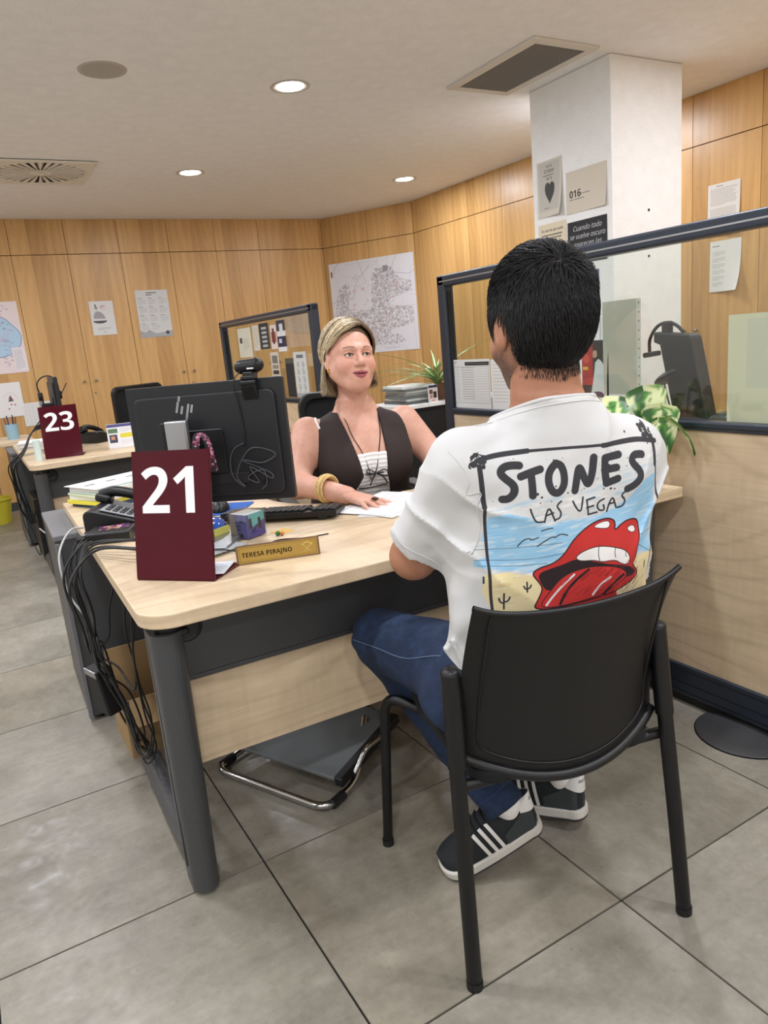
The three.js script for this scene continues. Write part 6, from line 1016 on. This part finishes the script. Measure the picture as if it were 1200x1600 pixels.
// ---------------------------------------------------------------- keyboard, mouse, pad and small things
{
  const t = thing('keyboard', 'black computer keyboard seen from its back edge, under the monitor', 'keyboard', [0.36, DESK_Y, -0.51], -0.671);
  const s = new THREE.Shape(); s.moveTo(-0.066, 0.004); s.lineTo(0.066, 0.012); s.lineTo(0.066, 0.028); s.lineTo(-0.066, 0.014); s.closePath();
  part('case', extrude(s, 0.37, 0.002, 1).translate(0, 0, -0.185).rotateY(-Math.PI / 2), M.blackPlastic, t);
  const key = rbox(0.0155, 0.008, 0.0155, 0, 0.004, 0, 0.002, 1), tilt = Math.atan2(0.014, 0.132), wide = rbox(0.09, 0.008, 0.0155, 0, 0.004, 0, 0.002, 1), km = std({ color: 0x17181a, roughness: 0.5 });
  for (let r = 0; r < 6; r++) for (let c = 0; c < 19; c++) { if (r === 0 && c > 5 && c < 11) { if (c === 8) { const k = part('space_bar', wide, km, t); k.position.set(-0.012, 0.0155, -0.05); k.rotation.x = -tilt; } continue; } if (c === 14 && r !== 3) continue; const k = part('key', key, km, t); k.position.set(-0.171 + c * 0.019, 0.0155 + r * 0.0021, -0.05 + r * 0.0195); k.rotation.x = -tilt; }
  for (const x of [-0.14, 0.14]) part('foot', rbox(0.025, 0.013, 0.008, x, 0.0065, 0.058, 0.002), M.blackPlastic, t);
  const pad = single('mouse_pad', extrude(rrect(0.21, 0.18, 0.012), 0.003, 0.0008, 1, 6).rotateX(-Math.PI / 2), std({ color: 0x1d57a8, roughness: 0.8 }), 'blue mouse pad behind the keyboard', 'mouse pad'); pad.position.set(0.245, DESK_Y, -0.81); pad.rotation.y = -0.671;
  const m = thing('computer_mouse', 'black computer mouse on the blue pad', 'mouse', [0.25, DESK_Y + 0.003, -0.785], -0.4);
  part('shell', xf(new THREE.SphereGeometry(1, 24, 14, 0, 6.2832, 0, Math.PI / 2), [0, 0, 0], [0, 0, 0], [0.031, 0.037, 0.055]), M.blackPlastic, m); part('wheel', cyl(0.008, 0.008, 0.006, 0, 0, 0, 14).rotateZ(Math.PI / 2).translate(0, 0.03, -0.03), M.rubber, m);
  // photo cube
  const pc = thing('photo_cube', 'clear acrylic cube with aeroplane and figure photos', 'photo cube', [0.2, DESK_Y, -0.375], 0.42);
  const a1 = drawn(200, 200, (g, w, h) => { fillAll(g, '#5d5a94', w, h); const gr = rng(2); g.fillStyle = '#8e8bb8'; g.fillRect(0, 0, w, 60); g.fillStyle = '#b7a58e'; g.beginPath(); g.moveTo(0, 0); g.lineTo(60, 20); g.lineTo(80, 200); g.lineTo(0, 200); g.fill(); g.fillStyle = '#2c2c44'; g.fillRect(95, 60, 80, 8); g.fillRect(120, 50, 40, 8); g.fillRect(80, 90, 50, 14); g.fillRect(84, 120, 40, 16); g.fillRect(90, 160, 60, 26); });
  const a2 = drawn(200, 200, (g, w, h) => { fillAll(g, '#4b4392', w, h); g.fillStyle = '#63b3b8'; g.beginPath(); g.moveTo(20, 0); g.lineTo(200, 0); g.lineTo(200, 70); g.lineTo(30, 120); g.fill(); g.fillStyle = '#1d1c2e'; g.beginPath(); g.arc(40, 50, 16, 0, 7); g.fill(); g.fillRect(26, 60, 30, 60); g.beginPath(); g.arc(140, 60, 16, 0, 7); g.fill(); g.fillRect(126, 70, 34, 70); g.strokeStyle = '#1d1c2e'; g.lineWidth = 10; g.beginPath(); g.moveTo(40, 160); g.lineTo(130, 100); g.stroke(); });
  part('acrylic_shell', rbox(0.076, 0.076, 0.076, 0, 0.038, 0, 0.002, 1), M.clear, pc);
  const core = part('core', box(0.066, 0.066, 0.066, 0, 0.037, 0), M.whitePaper, pc);
  part('photo', new THREE.PlaneGeometry(0.068, 0.068).translate(0, 0.037, 0.0345), std({ map: a2, roughness: 0.4 }), core); part('photo', new THREE.PlaneGeometry(0.068, 0.068).rotateY(-Math.PI / 2).translate(-0.0345, 0.037, 0), std({ map: a1, roughness: 0.4 }), core);
  // clear tray, blue pouch, notes, flyer
  const tray = thing('acrylic_tray', 'clear acrylic stand lying between sign 21 and the photo cube', 'tray', [0.085, DESK_Y, -0.305], 0.35);
  part('plate', rbox(0.13, 0.006, 0.12, 0, 0.003, 0, 0.001, 1), M.clear, tray); part('insert', box(0.12, 0.001, 0.11, 0, 0.0068, 0), std({ color: 0xb4b8b8, roughness: 0.5 }), tray);
  const pouch = thing('tissue_pack', 'small blue and yellow plastic pack behind sign 21', 'pack', [0.11, DESK_Y, -0.44], 0.5);
  part('wrapper', xf(new THREE.SphereGeometry(1, 20, 14), [0, 0.03, 0], [0.3, 0, 0.1], [0.055, 0.03, 0.035]), phys({ color: 0x1f56b4, roughness: 0.15, clearcoat: 0.7 }), pouch); part('label', rbox(0.06, 0.03, 0.002, 0.01, 0.018, 0.034, 0.0006, 1), std({ color: 0xd9d36a, roughness: 0.4 }), pouch);
  const note = single('sticky_note', rbox(0.05, 0.0012, 0.05, 0, 0.0006, 0, 0.0003, 1), std({ color: 0xe6bb66, roughness: 0.8 }), 'yellow sticky note beside the photo cube', 'note'); note.position.set(0.29, DESK_Y, -0.345); note.rotation.y = 0.3;
  const fly = single('flyer', rbox(0.07, 0.001, 0.1, 0, 0.0005, 0, 0.0003, 1), std({ map: drawn(140, 200, (g, w, h) => { fillAll(g, '#d9dbe0', w, h); lineText(g, 14, 30, 110, 12, 13, '#7c8494', 4, 3); }), roughness: 0.8 }), 'small printed flyer sticking out behind sign 21', 'paper'); fly.position.set(0.022, DESK_Y + 0.0065, -0.12); fly.rotation.y = -0.6;
  cable('thin black cable between the photo cube and the name plate', [[0.0, DESK_Y + 0.003, -0.35], [0.09, DESK_Y + 0.012, -0.24], [0.14, DESK_Y + 0.003, -0.19], [0.24, DESK_Y + 0.002, -0.26], [0.31, DESK_Y + 0.002, -0.22], [0.37, DESK_Y + 0.002, -0.21]], 0.0018);
  const pen = thing('key_fob', 'tiny green and orange trinket beside the photo cube', 'trinket', [0.262, DESK_Y, -0.31]); part('bead', ball(0.007, 0, 0.007, 0, 12), std({ color: 0x2c6b3c, roughness: 0.3 }), pen); part('bead', ball(0.006, 0.01, 0.006, 0.006, 12), std({ color: 0xc67a2c, roughness: 0.3 }), pen);
  const doc = drawn(300, 424, (g, w, h) => { fillAll(g, '#dededc', w, h); lineText(g, 26, 30, 120, 2, 14, '#777', 4, 3); lineText(g, 26, 90, 248, 20, 14, '#a2a2a0', 3, 4); });
  [['topmost white document under the woman\'s hand', 0.668, -0.4, 0.5], ['white document in the middle of the sheets under the hand', 0.69, -0.365, 0.32], ['lowest white document, its corner towards the name plate', 0.7, -0.345, 0.75]].forEach(([label, x, z, a], i) => { const d = single('document_sheet', rbox(0.3, 0.0012, 0.21, 0, 0, 0, 0.0003, 1), std({ map: doc, roughness: 0.85 }), label, 'paper', 'documents on the desk'); d.position.set(x, DESK_Y + 0.0042 - i * 0.0015, z); d.rotation.y = a; });
}
// ---------------------------------------------------------------- footrest
{
  const t = thing('footrest', 'chrome tube footrest with a grey tilting plate under the desk', 'footrest', [0.25, 0, -0.31], -1.125);
  const tb = part('tube_frame', [bentTube([[-0.16, 0.13, -0.2], [-0.23, 0.02, -0.02], [-0.23, 0.016, 0.14], [0.2, 0.016, 0.14], [0.2, 0.02, 0.0], [0.14, 0.13, -0.14]], 0.011, 0.05, 12)], M.chrome, t);
  part('plate', xf(rbox(0.42, 0.014, 0.3, 0, 0, 0, 0.005), [0.0, 0.105, -0.05], [0.16, 0, 0]), std({ color: 0x5d6162, roughness: 0.7 }), t);
  part('side_bracket', xf(rbox(0.03, 0.03, 0.3, 0, 0, 0, 0.006), [0.215, 0.1, -0.05], [0.16, 0, 0]), M.blackPlastic, t); part('side_bracket', xf(rbox(0.03, 0.03, 0.3, 0, 0, 0, 0.006), [-0.215, 0.1, -0.05], [0.16, 0, 0]), M.blackPlastic, t);
  part('lever', bentTube([[0.24, 0.09, 0.05], [0.245, 0.135, -0.0], [0.245, 0.13, -0.09]], 0.007, 0.02, 10), M.chrome, t);
  for (const x of [-0.23, 0.2]) part('rubber_collar', xf(cyl(0.0135, 0.0135, 0.05, 0, 0, 0, 16).rotateX(Math.PI / 2), [x, 0.016, 0.09]), M.rubber, tb);
}
// ---------------------------------------------------------------- plants
function leafGeo(len, wid, droop, seed, heart) {         // along +z, variegated
  const n = 12, m = 6, pos = [], col = [], ix = [], dark = lin('#2c5a22'), mid = lin('#4f8a34'), pale = lin('#d3d9a2');
  for (let i = 0; i <= n; i++) for (let j = -m; j <= m; j++) {
    const u = i / n, v = j / m, w = heart ? wid * Math.pow(Math.sin(Math.pow(u, 0.55) * Math.PI * 0.98 + 0.02), 0.8) * (1 - 0.2 * u) : wid * (0.35 + 0.65 * Math.sin(Math.min(1, u * 1.4) * 1.57)) * (1 - Math.pow(u, 3));
    pos.push(v * w, -droop * u * u * len + 0.12 * wid * v * v * 2, u * len - (heart ? 0.1 * len * (1 - u) * v * v * 1.4 : 0));
    const q = noise3(v * 2.2 + seed, u * 3.2, seed) + 0.5 * noise3(v * 7, u * 9 + seed, 3); col.push(...(heart ? (q > 0.18 ? pale : q > -0.15 ? mid : dark) : Math.abs(v) < 0.35 ? pale : mid));
  }
  const W = 2 * m + 1; for (let i = 0; i < n; i++) for (let j = 0; j < 2 * m; j++) { const a = i * W + j; ix.push(a, a + W, a + 1, a + 1, a + W, a + W + 1); }
  const g = new THREE.BufferGeometry(); g.setAttribute('position', new THREE.Float32BufferAttribute(pos, 3)); g.setAttribute('color', new THREE.Float32BufferAttribute(col, 3)); g.setIndex(ix); g.computeVertexNormals(); return g;
}
const leafMat = phys({ vertexColors: true, roughness: 0.4, side: THREE.DoubleSide });
{
  const t = thing('potted_pothos', 'variegated pothos plant at the desk end, leaves beside the man\'s shoulder', 'plant', [1.24, DESK_Y, -0.03]), stem = std({ color: 0x6f8a45, roughness: 0.6 });
  part('pot', lathe([[0, 0.004], [0.05, 0.004], [0.056, 0.0], [0.068, 0.1], [0.072, 0.105], [0.066, 0.108], [0.06, 0.09], [0, 0.088]], 36), std({ color: 0xd8d4cc, roughness: 0.4 }), t);
  const L = [[0.03, 0.262, 0.035, 0.1, 0.05, -0.9], [0.085, 0.285, 0.085, 0.115, 0.062, -0.5], [0.09, 0.235, 0.14, 0.1, 0.055, -0.9], [0.07, 0.2, 0.15, 0.085, 0.05, -0.3], [0.085, 0.205, 0.165, 0.115, 0.048, 0.75], [0.07, 0.17, 0.12, 0.085, 0.05, -0.8], [-0.09, 0.2, -0.02, 0.1, 0.05, -1.2], [0.02, 0.26, -0.08, 0.1, 0.05, 2.6], [-0.06, 0.22, -0.09, 0.09, 0.048, 3.6], [0.09, 0.16, 0.08, 0.08, 0.042, 0.9]];
  L.forEach(([x, y, z, len, wid, yaw], i) => { const l = part('leaf', leafGeo(len, wid, 0.6, i * 3.7 + 1, true), leafMat, t); l.position.set(x, y, z); l.rotation.set([0.35, 0.9, 1.05, 0.8, 0.45, 1.2, 0.8, 0.6, 0.8, 1.0][i], yaw, [-0.2, 0.25, -0.2, 0.3, -0.1, 0.2, 0.2, -0.2, 0.2, -0.2][i], 'YXZ'); part('stem', tube([[x * 0.15, 0.085, z * 0.15], [x * 0.5, y * 0.75 + 0.03, z * 0.5], [x, y, z]], 0.0022, 14, 6), stem, t); });
}
{
  const t = thing('potted_spider_plant', 'spider plant with arching striped leaves on the black cabinet', 'plant', [2.57, 0.7805, -2.85]), r = rng(17);
  part('pot', lathe([[0, 0], [0.055, 0], [0.075, 0.11], [0.078, 0.115], [0.07, 0.115], [0, 0.1]], 30), std({ color: 0x6f4a38, roughness: 0.8 }), t);
  for (let i = 0; i < 36; i++) { const a = i / 36 * 6.283 + r() * 0.3, l = part('leaf', leafGeo(0.28 + r() * 0.2, 0.014, 0.75 + r() * 0.5, i, false), leafMat, t); l.position.set(0, 0.1, 0); l.rotation.set(-0.7 - r() * 0.55, a, 0, 'YXZ'); }
}
// ---------------------------------------------------------------- black cabinet behind the woman, with things on it
{
  const t = thing('storage_cabinet', 'low black cabinet with a pale top behind the woman\'s shoulder', 'cabinet', [2.6, 0, -2.92]);
  part('body', rbox(0.86, 0.75, 0.42, 0, 0.375, 0, 0.004), M.blackMatte, t); part('worktop', rbox(0.9, 0.026, 0.46, 0, 0.767, 0, 0.004), M.white, t);
  for (const k of [-1, 1]) { const d = part('door', rbox(0.42, 0.7, 0.012, k * 0.214, 0.38, 0.214, 0.003), M.blackMatte, t); part('handle', rbox(0.012, 0.1, 0.016, k * 0.03, 0.5, 0.226, 0.004), M.steel, d); }
  const r = rng(41), tones = [0x5c5d5c, 0xb9bab6, 0x6d6f6d, 0x8d908c, 0xc9c9c4, 0x777a78, 0xdedfdb], names = ['bottom', 'second', 'third', 'fourth', 'fifth', 'sixth', 'top']; let y = 0.7805;
  tones.forEach((c, i) => { const h = 0.012 + r() * 0.008, g = single('file_folder', rbox(0.26, h, 0.3, 0, h / 2, 0, 0.003), std({ color: c, roughness: 0.8 }), names[i] + ' folder of the pile on the black cabinet', 'folder', 'folders on the black cabinet'); g.position.set(2.37 + (r() - 0.5) * 0.03, y, -2.92); g.rotation.y = (r() - 0.5) * 0.25; y += h + 0.0008; });
  const c = thing('leaflet_holder', 'small leaflet card with photos standing on the black cabinet', 'card', [2.435, 0.7805, -2.72], 0.1);
  part('card', rbox(0.085, 0.12, 0.004, 0, 0.06, 0, 0.001, 1), M.whitePaper, c); part('print', new THREE.PlaneGeometry(0.08, 0.115).translate(0, 0.06, 0.0026), std({ map: drawn(160, 230, (g, w, h) => { g.fillStyle = '#d9d4d2'; g.fillRect(0, 0, w, h); g.fillStyle = '#2c3350'; g.fillRect(0, 0, w, 36); g.fillStyle = '#6b3a32'; g.fillRect(14, 60, 60, 60); g.fillStyle = '#2b2324'; g.fillRect(84, 90, 60, 90); g.fillStyle = '#c2542e'; g.fillRect(50, 204, 70, 14); g.fillStyle = '#b98a78'; g.fillRect(20, 130, 50, 50); }), roughness: 0.6 }), c); part('foot', rbox(0.085, 0.003, 0.05, 0, 0.0015, -0.025, 0.001, 1), M.clear, c);
}
// ---------------------------------------------------------------- neighbouring desk behind the partition, with the document camera
{
  const t = thing('side_table', 'maple table hidden behind the near partition', 'table', [2.05, 0, -0.1]);
  part('top', metricUV(rbox(0.96, 0.03, 1.7, 0, 0.715, 0, 0.003), 'z'), M.maple, t); for (const [x, z] of [[-0.42, -0.78], [0.42, -0.78], [-0.42, 0.78], [0.42, 0.78]]) part('leg', rbox(0.05, 0.7, 0.05, x, 0.35, z, 0.006), M.greyMetal, t);
  const d = thing('document_camera', 'tall leaning black device with a gooseneck lamp, behind the glass', 'document camera', [1.75, 0.73, 0]), gm = std({ color: 0x141619, roughness: 0.5 });
  const s = new THREE.Shape(); s.moveTo(0.24, 0.445); s.lineTo(0.1, 0.43); s.quadraticCurveTo(0.09, 0.43, 0.085, 0.41); s.lineTo(0.02, 0.13); s.lineTo(0.15, 0.13); s.lineTo(0.214, 0.4); s.lineTo(0.24, 0.41); s.closePath();
  part('column', extrude(s, 0.06, 0.005, 2).rotateY(Math.PI / 2).translate(-0.03, 0, 0), gm, d);
  part('base', [rbox(0.16, 0.05, 0.26, 0, 0.025, -0.02, 0.02, 3), rbox(0.1, 0.13, 0.16, 0, 0.09, -0.06, 0.025, 3), rbox(0.1, 0.1, 0.1, 0.0, 0.12, 0.03, 0.03, 3)], M.blackPlastic, d);
  part('gooseneck', tube([[0, 0.44, -0.14], [0, 0.462, -0.165], [0, 0.475, -0.2], [0, 0.465, -0.245], [0, 0.42, -0.28], [0, 0.375, -0.282]], 0.006, 40, 10), M.rubber, d);
  part('lamp_head', xf(rbox(0.03, 0.018, 0.062, 0, 0, 0, 0.006), [0, 0.368, -0.272], [-0.12, 0, 0]), M.rubber, d);
  part('clip', rbox(0.03, 0.05, 0.03, 0, 0.455, -0.205, 0.006), M.rubber, d);
  part('reading_dish', xf(new THREE.SphereGeometry(1, 24, 12), [0, 0.29, -0.19], [-0.45, 0, 0], [0.045, 0.02, 0.068]), M.blackPlastic, d);
  part('cord', tube([[0, 0.27, -0.22], [0, 0.2, -0.2], [0, 0.12, -0.17], [0, 0.03, -0.14]], 0.0025, 20, 6), M.rubber, d);
}
// ---------------------------------------------------------------- things on and by the far desk
{
  monitorOf('dark monitor on a silver stand seen edge-on at the far desk', [0.1, 0, -3.56], -1.6, 0.45, 0.33, 1.03, 0.0);
  const h = thing('headset', 'black headset hooked over the far monitor', 'headset', [0.08, 1.08, -3.52]);
  part('headband', tube([[-0.06, 0.02, 0.0], [-0.065, 0.08, 0], [-0.03, 0.118, 0.0], [0.02, 0.12, 0], [0.05, 0.08, 0], [0.055, 0.02, 0]], 0.004, 40, 8), M.rubber, h);
  part('ear_cushion', cyl(0.026, 0.026, 0.02, 0, 0, 0, 18).rotateZ(Math.PI / 2).translate(-0.06, 0.0, 0), M.rubber, h); part('ear_cushion', cyl(0.026, 0.026, 0.02, 0, 0, 0, 18).rotateZ(Math.PI / 2).translate(0.055, 0.0, 0), M.rubber, h);
  part('microphone_arm', tube([[0.055, -0.01, 0], [0.08, 0.03, 0.01], [0.105, 0.07, 0.01]], 0.003, 16, 6), M.rubber, h);
  const c = thing('desk_calendar', 'small tent card with photos and a yellow bar on the far desk', 'card', [0.42, DESK_Y, -3.2], -0.25);
  const tex = drawn(400, 320, (g, w, h2) => { g.fillStyle = '#e6e6e8'; g.fillRect(0, 0, w, h2); g.fillStyle = '#4d4a80'; g.fillRect(0, 0, w, 40); g.fillStyle = '#5d7a5a'; g.fillRect(12, 60, 120, 60); g.fillStyle = '#3a3c55'; g.fillRect(20, 140, 100, 110); g.fillStyle = '#c98a6a'; g.fillRect(40, 160, 50, 50); g.fillStyle = '#d9cd3a'; g.fillRect(160, 130, 220, 60); lineText(g, 160, 60, 200, 4, 14, '#9a9aa8', 4, 3); lineText(g, 160, 215, 200, 5, 14, '#a4a4ae', 3, 5); });
  part('front', xf(rbox(0.19, 0.15, 0.002, 0, 0.075, 0, 0.0006, 1), [0, 0, 0.03], [-0.2, 0, 0]), std({ color: 0xe2e2e4, roughness: 0.7 }), c); part('print', xf(new THREE.PlaneGeometry(0.186, 0.146).translate(0, 0.075, 0.0014), [0, 0, 0.03], [-0.2, 0, 0]), std({ map: tex, roughness: 0.6 }), c); part('back', xf(rbox(0.19, 0.15, 0.002, 0, 0.075, 0, 0.0006, 1), [0, 0, -0.03], [0.2, 0, 0]), std({ color: 0xe2e2e4, roughness: 0.7 }), c);
  const sd = single('paper_roll', cyl(0.02, 0.02, 0.12, 0, 0.06, 0, 20), std({ color: 0xcfe0dc, roughness: 0.6 }), 'pale patterned tube at the left of sign 23', 'tube'); sd.position.set(-0.085, DESK_Y, -3.12);
  const tb = thing('corner_table', 'maple side table at the left edge, pens and papers on it', 'table', [-0.42, 0, -5.0]); part('top', metricUV(rbox(0.9, 0.03, 0.62, 0, 0.715, 0, 0.003), 'x'), M.maple, tb); for (const [x, z] of [[-0.4, -0.27], [0.4, -0.27], [-0.4, 0.27], [0.4, 0.27]]) part('leg', rbox(0.035, 0.7, 0.035, x, 0.35, z, 0.005), M.greyMetal, tb);
  const cup = thing('pen_cup', 'blue pen cup full of pens at the left edge', 'pen cup', [-0.1, DESK_Y, -4.95]); part('cup', lathe([[0, 0.003], [0.04, 0.003], [0.042, 0.0], [0.05, 0.12], [0.046, 0.12], [0.038, 0.008], [0, 0.008]], 28), std({ color: 0x8fb2c4, roughness: 0.3 }), cup);
  ['#7a2436', '#2a2a30', '#1f3f7a', '#8a3040', '#3c5a48', '#55304a'].forEach((cc, i) => { const a = i * 1.05, p = single('pen', rod([-0.1 + Math.cos(a) * 0.015, DESK_Y + 0.01, -4.95 + Math.sin(a) * 0.015], [-0.1 + Math.cos(a) * 0.042, DESK_Y + 0.17 + (i % 3) * 0.01, -4.95 + Math.sin(a) * 0.042], 0.004), std({ color: cc, roughness: 0.4 }), ['dark red pen', 'black pen', 'blue pen', 'crimson pen', 'green pen', 'plum pen'][i] + ' standing in the blue pen cup', 'pen', 'pens in the cup'); });
  const pr = rng(51); for (let i = 0; i < 5; i++) { const p = single('paper_bundle', rbox(0.3, 0.009, 0.22, 0, 0.0045, 0, 0.001, 1), std({ color: [0xe4e4e0, 0xd6d8d4, 0xe9e9e6, 0xdcdcd6, 0xeeeeea][i], roughness: 0.85 }), ['lowest', 'second', 'middle', 'fourth', 'top'][i] + ' paper bundle behind the far monitor stand', 'papers', 'papers on the far desk'); p.position.set(0.02, DESK_Y + i * 0.0095, -3.98); p.rotation.y = (pr() - 0.5) * 0.5; }
  sheet('desk_planner', 'white ruled sheet leaning on the wall behind the far desk', 'paper', 0.3, 0.21, [0.22, 0.86, -5.896], 0, drawn(300, 210, (g, w, h2) => { g.fillStyle = '#e2e2df'; g.fillRect(0, 0, w, h2); g.strokeStyle = '#b0b0ae'; for (let i = 0; i < 8; i++) { g.strokeRect(20, 20 + i * 22, 260, 22); g.strokeRect(20 + i * 33, 20, 33, 176); } }));
  const fr = rng(61);
  for (let i = 0; i < 7; i++) { const x0 = -0.19 - fr() * 0.05; cable('black cable hanging off the left end of the far desk', [[0.0 + fr() * 0.05, 0.98 - fr() * 0.1, -3.58], [-0.06, 0.86, -3.62], [-0.13, DESK_Y + 0.03, -3.6 + i * 0.02], [x0, DESK_Y - 0.05, -3.58 + i * 0.02], [x0 - 0.02 + fr() * 0.03, 0.55, -3.6], [x0 + fr() * 0.04, 0.4 - fr() * 0.1, -3.62], [-0.19 + fr() * 0.05, 0.28, -3.6], [-0.17 + fr() * 0.04, 0.36, -3.6]], 0.004, cableMat, 'cables at the far desk'); }
  cable('long looped cable end hanging near the floor by the far desk', [[-0.2, 0.5, -3.6], [-0.21, 0.3, -3.62], [-0.17, 0.1, -3.6], [-0.155, 0.06, -3.6], [-0.15, 0.1, -3.6], [-0.18, 0.3, -3.6], [-0.19, 0.45, -3.6]], 0.003, cableMat);
  cable('white cable strung under the far desk', [[-0.13, 0.24, -3.6], [-0.09, 0.2, -3.5], [-0.04, 0.14, -3.4]], 0.004, std({ color: 0xd9d9d6, roughness: 0.4 }));
  const pc = thing('computer_tower', 'black computer tower standing under the far desk', 'computer', [-0.03, 0, -3.85]); part('case', rbox(0.2, 0.42, 0.4, 0, 0.22, 0, 0.008), M.blackPlastic, pc); part('front_grille', rbox(0.17, 0.36, 0.006, 0, 0.22, 0.201, 0.002), M.blackMatte, pc); for (const z of [-0.15, 0.15]) part('foot', rbox(0.18, 0.012, 0.03, 0, 0.006, z, 0.003), M.rubber, pc);
  const bin = thing('yellow_tub', 'yellow round plastic tub on the floor at the left edge', 'tub', [-0.33, 0, -5.42]); part('tub', lathe([[0, 0.004], [0.1, 0.004], [0.11, 0], [0.14, 0.2], [0.152, 0.205], [0.15, 0.215], [0.132, 0.2], [0.1, 0.012], [0, 0.012]], 36), std({ color: 0xd8cf3c, roughness: 0.45 }), bin); part('rim', new THREE.TorusGeometry(0.148, 0.006, 8, 40).rotateX(Math.PI / 2).translate(0, 0.21, 0), std({ color: 0xd8cf3c, roughness: 0.45 }), bin);
}
renderer.render(scene, camera);
